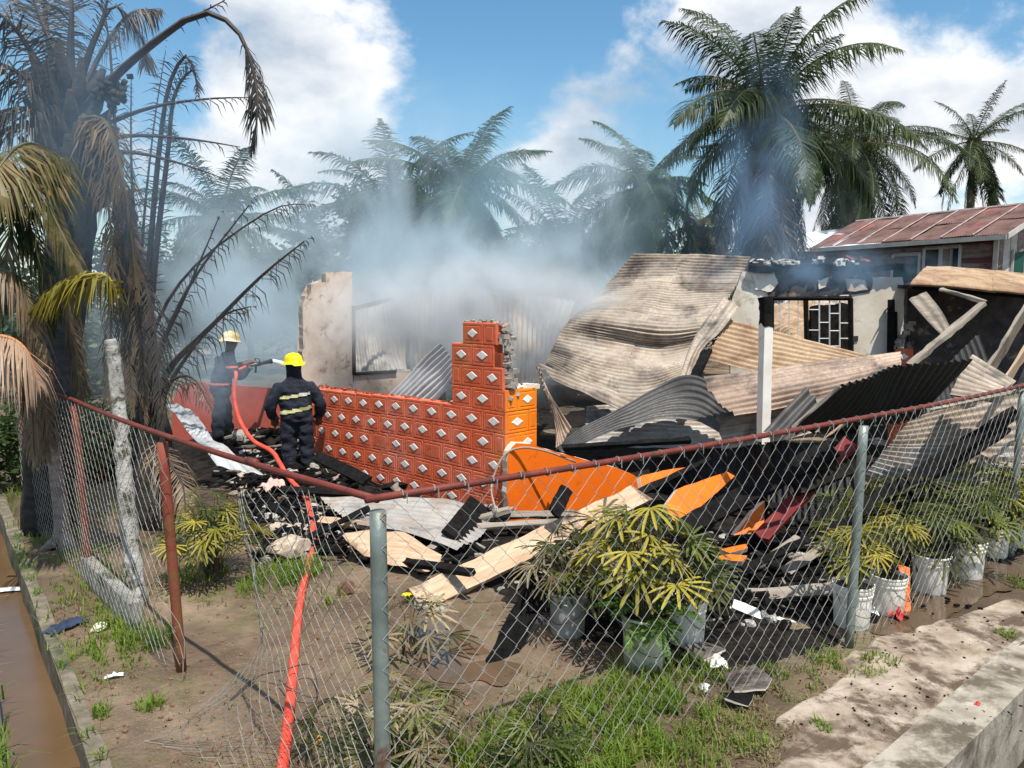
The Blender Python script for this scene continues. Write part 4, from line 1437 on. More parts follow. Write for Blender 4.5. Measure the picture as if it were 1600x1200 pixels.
# white painted post with a charred head
wp = empty('white_post', P(1196, 560, 8.0).to_2d().to_3d())
tag(wp, 'tall white painted post with a charred top standing in the rubble', 'post')
a_ = P(1193, 676, 8.0)
top = P(1197, 505, 8.0)
beam(up(a_, 1.18), top, 0.105, 0.10, M['white_paint'], None, 'shaft', rough=0.004, parent=wp, seed=9, roll=0.25, endjag=0.0)
beam(up(a_, -0.02), up(a_, 1.20), 0.102, 0.097, M['char'], None, 'black_foot', rough=0.01, parent=wp, seed=19, roll=0.25)  # lower shaft coloured black where the post drops out of sight
beam(top - Vector((0, 0, 0.03)), P(1197, 463, 8.0), 0.108, 0.104, M['char'], None, 'charred_head', rough=0.02, parent=wp, seed=10, roll=0.25)
# pale bent flashing leaning against the big roof
fs = surf([[(1128, 463, 11.3), (1142, 468, 11.2), (1156, 478, 11.1)], [(1098, 505, 11.1), (1114, 510, 11.0), (1128, 516, 10.9)], [(1076, 545, 10.9), (1086, 548, 10.8), (1098, 545, 10.8)], [(1060, 592, 10.6), (1068, 592, 10.55), (1080, 590, 10.5)]])
o = link('bent_flashing', sheet_mesh(fs, M['sheet_tan'], 0, 1, 0, 1, 'u', 0.3, 0.02, 0.03, 5, name='bent_flashing'))
tag(o, 'bent pale metal flashing leaning on the collapsed roof slope', 'flashing')
beam((1106, 548, 10.7), (1084, 592, 10.4), 0.13, 0.06, M['char'], 'charred stub below the bent metal flashing', seed=11)

# planks and beams in the foreground yard
beam((648, 940, 6.55), (1004, 770, 8.3), 0.26, 0.045, M['wood_pale'], 'long pale plank with charred edges lying across the yard', 'plank', 'plank', seed=12, roll=0.55, rough=0.012, endjag=0.25, n=24)
beam((992, 774, 8.3), (1110, 716, 9.0), 0.10, 0.04, M['char'], 'charred plank end above the pale plank', seed=13, roll=0.5, taper=0.4)
beam((748, 1100, 5.28), (850, 900, 6.05), 0.20, 0.05, M['char'], 'charred leaning board between the pale plank and the potted plants', seed=14, roll=0.9, n=18)
beam((866, 802, 7.45), (885, 764, 7.75), 0.14, 0.04, M['char'], 'short charred stub against the orange wall', seed=15, roll=0.9)
for k, (a, b, w, mt, lb) in enumerate((
        ((520, 790, 8.5), (770, 812, 8.3), 0.30, 'sheet_silver', None),
        ((708, 842, 8.0), (750, 788, 9.0), 0.30, 'char', 'charred square board lying on the grey sheets by the pale plank'),
        ((500, 812, 8.6), (640, 832, 8.2), 0.08, 'wood_pale', 'thin pale batten lying behind the corner post'),
        ((440, 765, 9.7), (600, 775, 9.6), 0.12, 'char', 'charred rafter lying at the foot of the tiled wall'),
        ((495, 712, 11.0), (575, 752, 10.1), 0.17, 'char', 'thick charred log at the far foot of the tiled wall'),
        ((420, 790, 9.4), (560, 842, 8.3), 0.10, 'char', 'charred rafter lying beside the hose'),
        ((880, 700, 8.9), (1080, 688, 8.7), 0.07, 'char', 'thin charred batten under the fence rail and bent sheet'),
        ((1060, 830, 7.4), (1300, 700, 7.8), 0.22, 'char', 'long charred joist rising behind the orange triangle slab'),
        ((1160, 890, 6.9), (1330, 812, 7.2), 0.07, 'char', 'thin charred batten low behind the grey fence post'),
        ((1190, 840, 7.5), (1330, 690, 7.9), 0.16, 'board_red', 'dark red painted board leaning in the charred heap'),
        ((1145, 945, 6.4), (1260, 990, 6.1), 0.09, 'white_paint', 'white painted strip lying on the charred ground'),
        ((1240, 760, 7.6), (1345, 720, 7.8), 0.20, 'char_soft', 'charred plank in shadow under the black sheets'))):
    if lb is None:
        continue
    beam(a, b, w, 0.05, M[mt], lb, 'plank' if mt in ('wood_pale', 'white_paint', 'board_red') else 'charred_beam', 'plank' if mt in ('wood_pale', 'white_paint', 'board_red') else 'beam', seed=20 + k, roll=0.4 + 0.2 * (k % 3))
sheet([[(500, 778, 9.2), (590, 775, 9.2), (700, 782, 9.1), (772, 803, 8.9)], [(528, 800, 8.7), (600, 806, 8.6), (690, 822, 8.4), (752, 838, 8.2)], [(560, 818, 8.3), (620, 828, 8.15), (680, 848, 7.9), (712, 862, 7.75)]], M['sheet_silver'], 'grey ribbed sheets lying at the foot of the tiled wall', seed=27, dent=0.03, pitch=0.11, amp=0.012)
sheet([[(560, 832, 7.95), (620, 832, 7.95), (690, 868, 7.6)], [(535, 838, 7.8), (600, 855, 7.6), (685, 885, 7.3)], [(570, 870, 7.5), (620, 886, 7.3), (670, 893, 7.2)]], M['wood_pale'], 'curled pale board lying in the mud behind the corner post', axis='u', seed=28, dent=0.05, pitch=0.5, amp=0.02, name='curled_board', cat='board')
sheet([[(255, 628, 9.8), (282, 632, 9.7), (308, 650, 9.5)], [(290, 668, 9.0), (322, 680, 8.9), (348, 700, 8.7)], [(340, 730, 8.3), (380, 738, 8.2), (412, 742, 8.1)]], M['sheet_white'], 'bright white metal sheet sliding down behind the left fence', axis='u', seed=29, dent=0.05, pitch=0.19, amp=0.012)

# loose burnt timber strewn through the heap
rt = random.Random(77)
for k in range(34):
    if k < 18:
        x, y = rt.uniform(400, 800), rt.uniform(760, 900)
        if y > 900 - (x - 400) * 0.06:
            y -= 60
        lb, gr = 'charred batten strewn over the debris below the tiled wall', 'battens below the tiled wall'
    else:
        x, y = rt.uniform(1060, 1330), rt.uniform(790, 960)
        lb, gr = 'charred batten strewn over the burnt ground behind the buckets', 'battens behind the buckets'
    g0 = gp(x, y)
    an = rt.uniform(-0.9, 0.9) if k % 4 else rt.uniform(1.0, 2.0)
    L = rt.uniform(0.5, 1.5)
    g1 = g0 + Vector((math.cos(an), math.sin(an), 0)) * L
    beam(g0 + Vector((0, 0, rt.uniform(.03, .12))), g1 + Vector((0, 0, rt.uniform(.03, .35))), rt.uniform(.05, .12), rt.uniform(.03, .06), M['char'] if rt.random() < .72 else M['wood_grey'], lb, 'charred_batten', 'batten', seed=300 + k, group=gr, roll=rt.uniform(0, 1), rough=.014, n=9)
# ================================================================ palms
DOWN = Vector((0, 0, -1))


def frond_mesh(pts, nl, ll, lw, mats, rad=0.03, t0=0.12, hang=0.6, fwd=0.55, seed=0, missing=0.0, nseg=14, curl=0.0, lift=0.25, name='frond'):
    """rachis along pts with two ranks of drooping leaflets"""
    r = random.Random(seed)
    cur = catmull(pts, nseg * 3)
    m = MB()
    rr = [rad * (1 - 0.85 * k / (nseg - 1)) for k in range(nseg)]
    m.tube([cur[min(k * 3, len(cur) - 1)] for k in range(nseg)], rr, 5, True, 1)
    N = len(cur) - 1
    for k in range(nl):
        t = t0 + (1 - t0) * (k + 0.5) / nl
        x = t * N
        i = min(int(x), N - 1)
        p = cur[i].lerp(cur[i + 1], x - i)
        T = (cur[i + 1] - cur[i]).normalized()
        S = T.cross(Vector((0, 0, 1)))
        S = S.normalized() if S.length > 0.05 else Vector((1, 0, 0))
        U = S.cross(T)
        e = (t - t0) / (1 - t0)
        env = math.sin(math.pi * min(1, 0.16 + 0.84 * e) ** 0.8) ** 0.6 * (1.0 if e < 0.9 else 0.75)
        for sd in (-1, 1):
            if r.random() < missing:
                continue
            L = ll * max(0.2, env) * r.uniform(0.65, 1.12)
            f = fwd + 0.6 * e + r.uniform(-.25, .25)
            d = (S * sd + T * f + U * (lift + r.uniform(-.15, .15))).normalized()
            h = hang * r.uniform(0.5, 1.6)
            d1 = (d + DOWN * h * 0.35).normalized()
            d2 = (d + DOWN * h * 1.3 + T * curl * r.uniform(-.3, 1)).normalized()
            a = p
            b = a + d1 * L * 0.45
            c = b + d2 * L * 0.55
            w = (T - d1 * T.dot(d1))
            w = w.normalized() * lw * 0.5 if w.length > 1e-3 else S * lw * .5
            m.add([a - w * .6, a + w * .6, b + w, b - w, c], [(0, 1, 2, 3), (3, 2, 4)], 0)
    return m.mesh(name, mats)


def arc(L, elev, bend, n=7):
    """points of a frond that leaves at elev (rad) and bends down by bend (rad)"""
    pts = [Vector((0, 0, 0))]
    for k in range(n - 1):
        t = (k + 0.5) / (n - 1)
        a = elev - bend * t ** 1.5
        pts.append(pts[-1] + Vector((math.cos(a), 0, math.sin(a))) * L / (n - 1))
    return pts


FROND_CACHE = {}


def palm(label, base, crown, L, mats, nf=24, trunk_r=0.16, lo=-45, hi=78, bend=1.0, group=None, seed=0, skirt=0, key='coco', nl=46, ll=0.55, lw=0.05, hang=0.7, dead_mats=None, bark='bark', name='palm_tree', trunk_bulge=1.25, skirt_len=1.0):
    r = random.Random(seed)
    root = empty(name, (base.x, base.y, 0))
    tag(root, label, 'palm tree', group)
    h = crown.z - base.z
    mid = base.lerp(crown, 0.5) + Vector((r.uniform(-.25, .25), 0, 0))
    cur = catmull([base - Vector((0, 0, 0.1)), mid, crown], 22)
    m = MB()
    m.tube(cur, [trunk_r * (trunk_bulge - (trunk_bulge - 0.8) * min(1, k / 8)) * (1 + 0.05 * math.sin(k * 2.1)) for k in range(22)], 12)
    under(root, m.build('trunk', M[bark], None, True))
    # fibrous crown shaft where the frond bases overlap
    m = MB()
    for k in range(26):
        a = k * 2.399
        z = -0.45 + 0.5 * k / 26
        d = Vector((math.cos(a), math.sin(a), 0))
        m.tube([crown + d * trunk_r * 0.6 + Vector((0, 0, z)), crown + d * trunk_r * 1.35 + Vector((0, 0, z + 0.18)), crown + d * trunk_r * 1.7 + Vector((0, 0, z + 0.30))], [trunk_r * .42, trunk_r * .32, trunk_r * .15], 5)
    under(root, m.build('crown_shaft', M['rachis'], None, True))
    NC = 7
    for c in range(NC):
        for s in range(2):
            k = (key, c, s)
            if k not in FROND_CACHE:
                el = R(lo + (hi - lo) * (c / (NC - 1)))
                bd = bend * (0.95 + 0.35 * (1 - c / (NC - 1))) * (0.85 if s else 1.1)
                if c == NC - 1:
                    bd *= 0.8
                FROND_CACHE[k] = frond_mesh(arc(1.0, el, bd), nl, ll / L, lw / L, mats, 0.035 / L * 1.1, 0.10, hang * 1.7 * (1 - 0.45 * c / (NC - 1)), 0.22, seed=c * 5 + s, lift=0.15)
    for k in range(nf):
        c = min(NC - 2, int((k / nf) ** 1.15 * (NC - 1))) if (k < nf - 1 or key in ('mid2', 'oil', 'yel')) else NC - 1
        me = FROND_CACHE[(key, c, r.randint(0, 1))]
        o = link('frond', me, root)
        o.location = crown - Vector((base.x, base.y, 0)) + Vector((0, 0, 0.12 * k / nf))
        o.rotation_euler = (r.uniform(-.3, .3), r.uniform(-.22, .25), k * 2.39996 + r.uniform(-.45, .45))
        s_ = L * r.uniform(0.68, 1.15)
        o.scale = (s_, s_, s_)
    for k in range(skirt):
        kk = ('skirt', key, k % 4)
        if kk not in FROND_CACHE:
            FROND_CACHE[kk] = frond_mesh(arc(1.0, R((-52, -66, -76, -82)[k % 4]), (0.55, 0.35, 0.2, 0.1)[k % 4]), nl, ll * 0.9 / L, lw * 0.8 / L, dead_mats, 0.03 / L, 0.06, 2.6, 0.15, seed=70 + k, missing=0.2)
        o = link('dead_frond', FROND_CACHE[kk], root)
        o.location = crown - Vector((base.x, base.y, 0)) - Vector((0, 0, r.uniform(0.2, 1.0)))
        o.rotation_euler = (0, r.uniform(0, .25), k * 2.39996 + r.uniform(-.3, .3))
        o.scale = (L * r.uniform(.6, .95) * skirt_len,) * 3
    return root


def palm_px(label, px, py, D, **kw):
    c = P(px, py, D)
    lean = kw.pop('lean', 0.0)
    return palm(label, Vector((c.x + lean, c.y, 0)), c, **kw)


GRN = [M['palm_green'], M['rachis']]
FAR = [M['palm_far'], M['rachis']]
DEAD = [M['palm_dead'], M['rachis']]
OLV = [M['palm_olive'], M['rachis']]
palm_px('tall coconut palm with a shaggy skirt of dead fronds behind the cream wall', 1200, 178, 21.0, L=4.0, mats=GRN, nf=30, trunk_r=0.42, lo=-12, hi=80, bend=1.05, seed=3, skirt=56, key='big', nl=110, ll=1.2, lw=0.034, hang=0.9, dead_mats=[M['palm_skirt'], M['rachis_burnt']], bark='bark', skirt_len=1.35)
palm_px('dense dark palm with drooping fronds behind the red roofed house', 1338, 225, 37.0, L=5.4, mats=GRN, nf=46, trunk_r=0.45, lo=-62, hi=70, bend=1.15, seed=5, skirt=10, key='oil', nl=110, ll=1.05, lw=0.036, hang=1.0, dead_mats=OLV)
palm_px('slender coconut palm against the clouds above the red roof', 1522, 222, 40.0, L=4.0, mats=GRN, nf=24, trunk_r=0.2, lo=-66, hi=80, bend=0.7, seed=9, skirt=6, key='slim', nl=80, ll=0.85, lw=0.04, hang=0.8, dead_mats=OLV)
palm_px('tallest smoke veiled palm with an upright spear leaf above the tiled pillar', 722, 300, 26.0, L=3.7, mats=FAR, nf=46, trunk_r=0.22, lo=-55, hi=74, bend=1.0, seed=12, skirt=4, key='mid', nl=90, ll=0.95, lw=0.044, dead_mats=OLV)
palm_px('smoke veiled palm left of the big trunk, above the collapsed roof', 1005, 292, 27.0, L=3.5, mats=FAR, nf=44, trunk_r=0.2, lo=-55, hi=74, bend=1.0, seed=14, skirt=5, key='mid', nl=90, ll=0.95, lw=0.044, dead_mats=OLV)
palm_px('faint palm lost in thick smoke behind the firefighters', 345, 345, 26.0, L=3.6, mats=FAR, nf=34, trunk_r=0.2, lo=-45, hi=78, bend=1.0, seed=16, key='mid', nl=90, ll=0.95, lw=0.044)
palm_px('low smoke veiled palm between the two taller veiled palms', 880, 385, 30.0, L=3.4, mats=FAR, nf=34, trunk_r=0.2, lo=-40, hi=78, bend=1.0, seed=18, key='mid', nl=90, ll=0.95, lw=0.044)
palm_px('bushy smoke veiled palm left of the tallest veiled palm', 610, 330, 30.0, L=4.2, mats=FAR, nf=50, trunk_r=0.22, lo=-60, hi=70, bend=1.1, seed=20, skirt=4, key='mid2', nl=90, ll=1.0, lw=0.046, dead_mats=OLV)
palm_px('small yellowing palm beside the big shaggy trunk', 1095, 360, 29.0, L=2.6, mats=OLV, nf=20, trunk_r=0.18, lo=-50, hi=75, bend=1.1, seed=22, key='yel', nl=70, ll=0.65, lw=0.034)
palm_px('low palm in the smoke left of the bushy palm', 500, 395, 30.0, L=3.4, mats=FAR, nf=34, trunk_r=0.2, lo=-45, hi=78, bend=1.0, seed=24, key='mid', nl=90, ll=0.95, lw=0.044)


# ---------------------------------------------------------------- the scorched palms on the left
def cfrond(root, pts, nl, ll, lw, mats, D=None, name='frond', **kw):
    v = [P(*p) if len(p) == 3 else P(p[0], p[1], D) for p in pts]
    o = link(name, frond_mesh(v, nl, ll, lw, mats, **kw))
    return under(root, o)


BUR = [M['palm_burnt'], M['rachis_burnt']]
PD = 8.8
pb = gp(72, 765)
pb = Vector((P(95, 600, PD).x, PD, 0))
pr = empty('scorched_palm', pb)
tag(pr, 'tall scorched palm with bare black frond ribs by the canal', 'palm tree')
m = MB()
trk = [Vector((P(70, 780, PD).x, PD, -0.05)), P(80, 620, PD), P(100, 450, PD), P(116, 330, PD), P(122, 250, PD), P(118, 190, PD)]
m.tube(catmull(trk, 26), [0.27 - 0.05 * k / 25 + 0.012 * math.sin(k * 2.4) for k in range(26)], 14)
under(pr, m.build('trunk', M['bark_burnt'], None, True))
m = MB()
r_ = random.Random(2)
cc = P(112, 215, PD)
for k in range(46):
    a = k * 2.399
    z = -0.75 + 1.25 * k / 46
    d = Vector((math.cos(a), math.sin(a), 0))
    q = 0.36 * (1 - 0.35 * k / 46)
    m.tube([cc + d * 0.12 + Vector((0, 0, z)), cc + d * q + Vector((0, 0, z + 0.12)), cc + d * (q * 1.5) + Vector((0, 0, z + 0.30 + r_.uniform(0, .2)))], [0.12, 0.085, 0.03], 6)
under(pr, m.build('crown_shaft', M['bark_burnt'], None, True))
# bare ribs that keep only a few scorched leaflets
for i, (pts, nl, ll, t0, hang, rad) in enumerate((
        ([(125, 175, 8.7), (205, 95, 8.5), (310, 22, 8.3), (372, 50, 8.2), (398, 120, 8.15), (402, 180, 8.1), (392, 242, 8.1)], 60, 0.42, 0.55, 2.2, 0.045),
        ([(128, 180, 8.7), (200, 105, 8.6), (290, 35, 8.6), (362, -5, 8.6)], 6, 0.2, 0.6, 1, 0.035),
        ([(140, 205, 8.7), (230, 170, 8.6), (320, 155, 8.5), (408, 152, 8.5)], 8, 0.25, 0.5, 1.2, 0.03),
        ([(140, 225, 8.7), (210, 212, 8.6), (300, 218, 8.5), (388, 232, 8.5)], 6, 0.25, 0.5, 1.2, 0.032),
        ([(140, 235, 8.7), (220, 240, 8.6), (290, 258, 8.5), (358, 282, 8.5)], 6, 0.22, 0.5, 1.2, 0.028),
        ([(118, 150, 8.7), (140, 80, 8.6), (160, 30, 8.6), (172, -20, 8.6)], 10, 0.3, 0.4, 0.8, 0.05),
        ([(112, 140, 8.8), (110, 80, 8.8), (112, 20, 8.8), (112, -40, 8.9)], 30, 0.6, 0.3, 0.8, 0.06),
        ([(108, 145, 8.9), (85, 80, 9.0), (60, 20, 9.1), (40, -40, 9.2)], 34, 0.7, 0.2, 0.9, 0.055),
        ([(98, 160, 8.8), (60, 100, 8.6), (20, 40, 8.4), (-30, 0, 8.3)], 40, 0.75, 0.2, 1.2, 0.05),
        ([(95, 175, 8.8), (50, 130, 8.5), (0, 100, 8.3), (-60, 100, 8.2)], 44, 0.8, 0.2, 1.6, 0.045),
        ([(95, 190, 8.8), (50, 170, 8.5), (0, 175, 8.3), (-50, 200, 8.2)], 40, 0.7, 0.2, 1.5, 0.04),
        ([(95, 205, 8.8), (40, 195, 8.5), (-10, 210, 8.3), (-60, 240, 8.2)], 36, 0.7, 0.2, 1.5, 0.04),
        ([(125, 150, 8.9), (165, 70, 9.1), (205, 20, 9.3), (250, 15, 9.5)], 50, 0.55, 0.35, 1.8, 0.035),
        ([(120, 150, 8.9), (150, 60, 9.0), (180, 10, 9.1), (222, 60, 9.2), (230, 110, 9.2)], 44, 0.45, 0.5, 1.4, 0.03),
        ([(100, 155, 9.0), (75, 60, 9.2), (70, 0, 9.3), (65, -60, 9.4)], 40, 0.8, 0.15, 0.9, 0.05))):
    cfrond(pr, pts, int(nl * 1.6), ll, 0.016, BUR, seed=100 + i, t0=t0, hang=hang, rad=rad, fwd=0.35, missing=0.1)
cfrond(pr, [(100, 235, 8.6), (84, 270, 8.5), (76, 310, 8.4)], 1, 0.02, 0.01, [M['palm_dead'], M['rachis_orange']], name='broken_stalk', rad=0.075, seed=4, missing=1)
# scorched fruit bunch
m = MB()
m.tube([P(125, 190, 8.7), P(150, 160, 8.6), P(172, 140, 8.6)], 0.03, 6)
for k in range(60):
    p = P(170 + r_.gauss(0, 14), 145 + r_.gauss(0, 14), 8.6 + r_.uniform(-.15, .15))
    m.box(p, (0.05, 0.05, 0.05), Matrix.Rotation(r_.uniform(0, 3), 3, 'X') @ Matrix.Rotation(r_.uniform(0, 3), 3, 'Z'))
tag(under(pr, m.build('fruit_bunch', M['bark_burnt'], None, True)), kind='stuff')
# green and dying fronds hanging on the canal side
for i, (pts, nl, ll, mt, hang, lw) in enumerate((
        ([(95, 240, 8.4), (40, 225, 7.6), (0, 260, 7.0), (-30, 330, 6.8)], 60, 0.85, 'palm_olive', 2.2, 0.04),
        ([(100, 250, 8.3), (60, 260, 7.8), (30, 300, 7.4), (10, 400, 7.2), (0, 520, 7.1)], 64, 0.75, 'palm_olive', 1.6, 0.04),
        ([(-60, 250, 7.2), (0, 245, 7.2), (60, 300, 7.2), (105, 380, 7.2), (135, 440, 7.2)], 64, 0.62, 'palm_olive', 2.0, 0.04),
        ([(-60, 300, 7.3), (-10, 290, 7.3), (40, 345, 7.3), (70, 420, 7.3), (80, 520, 7.3)], 60, 0.62, 'palm_green', 2.0, 0.04),
        ([(130, 180, 8.6), (150, 210, 8.4), (165, 290, 8.3), (175, 380, 8.3), (178, 470, 8.3)], 54, 0.5, 'palm_dead', 2.2, 0.03),
        ([(125, 185, 8.6), (165, 190, 8.3), (190, 270, 8.2), (205, 370, 8.2), (215, 470, 8.2)], 50, 0.55, 'palm_dead', 2.2, 0.03),
        ([(-30, 420, 7.1), (20, 430, 7.1), (50, 500, 7.1), (60, 600, 7.1)], 50, 0.55, 'palm_dead', 2.0, 0.035),
        ([(-60, 540, 6.9), (0, 525, 6.9), (40, 545, 6.9), (62, 600, 6.9)], 46, 0.75, 'palm_pinkdead', 2.6, 0.035),
        ([(60, 470, 7.6), (50, 540, 7.6), (50, 640, 7.6), (55, 730, 7.6)], 44, 0.5, 'palm_dead', 2.0, 0.035),
        ([(100, 420, 7.9), (110, 500, 7.9), (120, 560, 7.9), (126, 640, 7.9)], 40, 0.45, 'palm_dead', 2.0, 0.03),
        ([(20, 520, 7.5), (40, 560, 7.5), (70, 640, 7.5), (75, 720, 7.5)], 40, 0.5, 'palm_dead', 2.0, 0.035))):
    cfrond(pr, pts, int(nl * 1.9), ll, lw * 0.55, [M[mt], M['rachis'] if mt != 'palm_pinkdead' else M['rachis_orange']], seed=130 + i, t0=0.08, hang=hang, rad=0.028, fwd=0.35, missing=0.08)
cfrond(pr, [(190, 520, 7.3), (185, 465, 7.25), (165, 430, 7.2), (125, 432, 7.15), (85, 450, 7.1), (45, 490, 7.1)][1:], 90, 0.62, 0.022, [M['palm_yellow'], M['rachis_yellow']], seed=151, t0=0.03, hang=1.5, rad=0.018, fwd=0.35)

# second, burnt young palm behind the fence
p2 = Vector((P(225, 640, 9.0).x, 9.0, 0))
pq = empty('burnt_palm', p2)
tag(pq, 'burnt young palm with bare curved ribs fanning out behind the left fence', 'palm tree')
m = MB()
m.tube(catmull([Vector((P(246, 800, 9.0).x, 9.0, -.05)), P(240, 700, 9.0), P(226, 600, 9.0), P(210, 480, 9.0), P(200, 385, 9.0), P(190, 300, 9.0)], 22), [0.24 - 0.006 * k + 0.02 * math.sin(k * 2.7) for k in range(22)], 10)
under(pq, m.build('trunk', M['bark_burnt'], None, True))
for i, (pts, nl, ll, t0, hang, rad, ms) in enumerate((
        ([(238, 660, 9.0), (262, 580, 8.8), (330, 510, 8.6), (410, 430, 8.4), (492, 364, 8.2)], 40, 0.5, 0.25, 2.4, 0.05, 0.35),
        ([(240, 665, 8.9), (270, 590, 8.7), (340, 500, 8.6), (402, 476, 8.5)], 20, 0.4, 0.3, 2.2, 0.035, 0.3),
        ([(232, 640, 9.0), (246, 560, 8.9), (300, 440, 8.8), (405, 300, 8.7)], 34, 0.45, 0.25, 2.0, 0.045, 0.4),
        ([(232, 650, 9.0), (252, 545, 8.9), (290, 460, 8.9), (352, 316, 8.9)], 22, 0.45, 0.25, 2.0, 0.04, 0.5),
        ([(228, 640, 9.0), (240, 520, 9.0), (300, 420, 9.1), (420, 330, 9.2), (490, 318, 9.2)], 24, 0.4, 0.4, 1.8, 0.03, 0.4),
        ([(222, 560, 9.0), (235, 380, 8.9), (250, 220, 8.8), (265, 130, 8.7), (290, 88, 8.6), (306, 120, 8.6), (308, 150, 8.6)], 40, 0.3, 0.2, 0.6, 0.04, 0.25),
        ([(228, 570, 9.0), (245, 380, 8.9), (262, 240, 8.8), (272, 150, 8.8), (300, 110, 8.8), (310, 150, 8.8)], 60, 0.28, 0.05, 0.2, 0.042, 0.15),
        ([(216, 540, 9.0), (212, 400, 9.0), (205, 250, 9.0), (205, 100, 9.0)], 30, 0.3, 0.3, 0.6, 0.035, 0.3),
        ([(214, 540, 9.0), (200, 380, 9.0), (180, 200, 9.0), (170, 60, 9.0), (150, -30, 9.0)], 30, 0.3, 0.3, 0.6, 0.035, 0.3),
        ([(218, 540, 9.0), (222, 380, 9.1), (240, 200, 9.2), (262, 60, 9.3)], 24, 0.35, 0.2, 0.6, 0.025, 0.3),
        ([(234, 650, 8.9), (262, 600, 8.6), (300, 590, 8.4), (330, 640, 8.2)], 24, 0.45, 0.3, 2.4, 0.03, 0.2))):
    cfrond(pq, pts, int(nl * 1.5), ll, 0.013, BUR, seed=170 + i, t0=t0, hang=hang, rad=rad, fwd=0.3, missing=ms)
for i, (pts, nl, ll, mt) in enumerate((
        ([(198, 330, 8.9), (212, 420, 8.8), (222, 540, 8.7), (228, 660, 8.7)], 46, 0.4, 'palm_dead'),
        ([(194, 320, 8.9), (190, 420, 8.8), (200, 540, 8.7), (208, 650, 8.6)], 46, 0.42, 'palm_dead'),
        ([(206, 380, 8.8), (236, 480, 8.6), (248, 580, 8.5), (254, 690, 8.4)], 40, 0.4, 'palm_burnt'),
        ([(200, 350, 8.8), (178, 460, 8.6), (172, 560, 8.5), (176, 650, 8.4)], 40, 0.42, 'palm_burnt'),
        ([(240, 690, 8.6), (262, 720, 8.3), (286, 760, 8.0), (290, 830, 7.8)], 30, 0.5, 'palm_dead'))):
    cfrond(pq, pts, int(nl * 2.0), ll, 0.015, [M[mt], M['rachis_burnt']], seed=190 + i, t0=0.03, hang=2.4, rad=0.022, fwd=0.2, name='dead_frond')

# white-barked leaning trunk by the fence, and a pale dead stump outside it
m = MB()
tr = [gp(216, 945) - Vector((0, 0, .05)), P(205, 850, 6.8), P(196, 760, 6.8), P(188, 660, 6.85), P(178, 560, 6.9), P(172, 530, 6.9)]
m.tube(catmull(tr, 30), [0.082 - 0.0010 * k + 0.006 * math.sin(k * 1.9) + 0.022 * noise.noise((k * .9, 2, 1)) for k in range(30)], 10)
o = m.build('bare_trunk', M['bark_white'], None, True)
tag(o, 'pale white barked bare trunk leaning against the left fence', 'tree trunk')
st = empty('dead_stump', gp(98, 858))
tag(st, 'pale weathered stump with flared roots outside the fence by the canal', 'stump')
m = MB()
m.tube(catmull([gp(100, 852) - Vector((0, 0, .04)), P(95, 800, 8.3), P(88, 740, 8.35), P(84, 690, 8.4)], 12), [0.12, .10, .085, .08, .078, .075, .075, .075, .075, .074, .072, .07], 10)
under(st, m.build('trunk', M['bark_stump'], None, True))
for dx in (-1, 1, 0.3):
    m = MB()
    b0 = gp(100, 856)
    m.tube([b0 + Vector((0, 0, .14)), b0 + Vector((dx * .10, -.05, .06)), b0 + Vector((dx * .2, -.1, -.02))], [.07, .06, .03], 7)
    under(st, m.build('root', M['bark_stump'], None, True))


# ================================================================ fan palms in buckets and clumps
def fan_leaf(n, L, w, spread, mat, seed, droop=0.5):
    r = random.Random(seed)
    m = MB()
    for k in range(n):
        a = -spread / 2 + spread * k / (n - 1) + r.uniform(-.05, .05)
        l = L * (0.75 + 0.25 * math.cos(a * 0.8)) * r.uniform(.88, 1.08)
        d = Vector((math.cos(a), math.sin(a), 0))
        sidev = Vector((-d.y, d.x, 0))
        pts = []
        for s, ww_ in ((0.02, 0.25), (0.3, 0.85), (0.7, 1.0), (0.93, 0.75), (1.0, 0.35)):
            z = -droop * l * s * s + 0.05 * l * math.sin(s * 3)
            pts.append((d * l * s + Vector((0, 0, z)), w * ww_ * .5))
        b = []
        for p, hw in pts:
            b += [p - sidev * hw + Vector((0, 0, hw * .35)), p, p + sidev * hw + Vector((0, 0, hw * .35))]
        f = []
        for s in range(len(pts) - 1):
            q = s * 3
            f += [(q, q + 1, q + 4, q + 3), (q + 1, q + 2, q + 5, q + 4)]
        m.add(b, f)
    return m.mesh('fan_leaf', mat)


FAN = {}
for mt in ('fan_yellow', 'fan_green', 'fan_dry', 'fan_dark'):
    FAN[mt] = [fan_leaf(7 + k, 1.0, 0.088, 2.6 + 0.35 * k, M[mt], 5 * k + len(mt), 0.04 + 0.10 * (k % 3)) for k in range(4)]


def fan_plant(label, base, h, n, leaf, mats, seed, group=None, spread=0.35, name='fan_palm_plant', low=0.2):
    """many thin canes, each ending in a fan leaf"""
    r = random.Random(seed)
    root = empty(name, base)
    tag(root, label, 'plant', group)
    for k in range(n):
        a = k * 2.39996 + r.uniform(-.4, .4)
        e = math.sqrt((k + 0.5) / n)
        rad = spread * e * r.uniform(.8, 1.2)
        hh = h * (1 - 0.55 * e * e) * r.uniform(.75, 1.1) + low * h * 0.2
        tip = Vector((math.cos(a) * rad, math.sin(a) * rad, hh))
        m = MB()
        m.tube(catmull([Vector((math.cos(a) * .05, math.sin(a) * .05, 0)), Vector((math.cos(a) * rad * .35, math.sin(a) * rad * .35, hh * .6)), tip], 6), [.007, .006, .005, .004, .004, .003], 4, False)
        link('stem', m.mesh('stem', M['stem']), root)
        mt = r.choice(mats)
        o = link('fan_leaf', r.choice(FAN[mt]), root)
        o.location = tip
        o.rotation_euler = (r.uniform(-.5, .5), r.uniform(-0.25, 0.6) + 0.45 * e, a + r.uniform(-.5, .5))
        o.scale = (leaf * r.uniform(.75, 1.15),) * 3
    return root


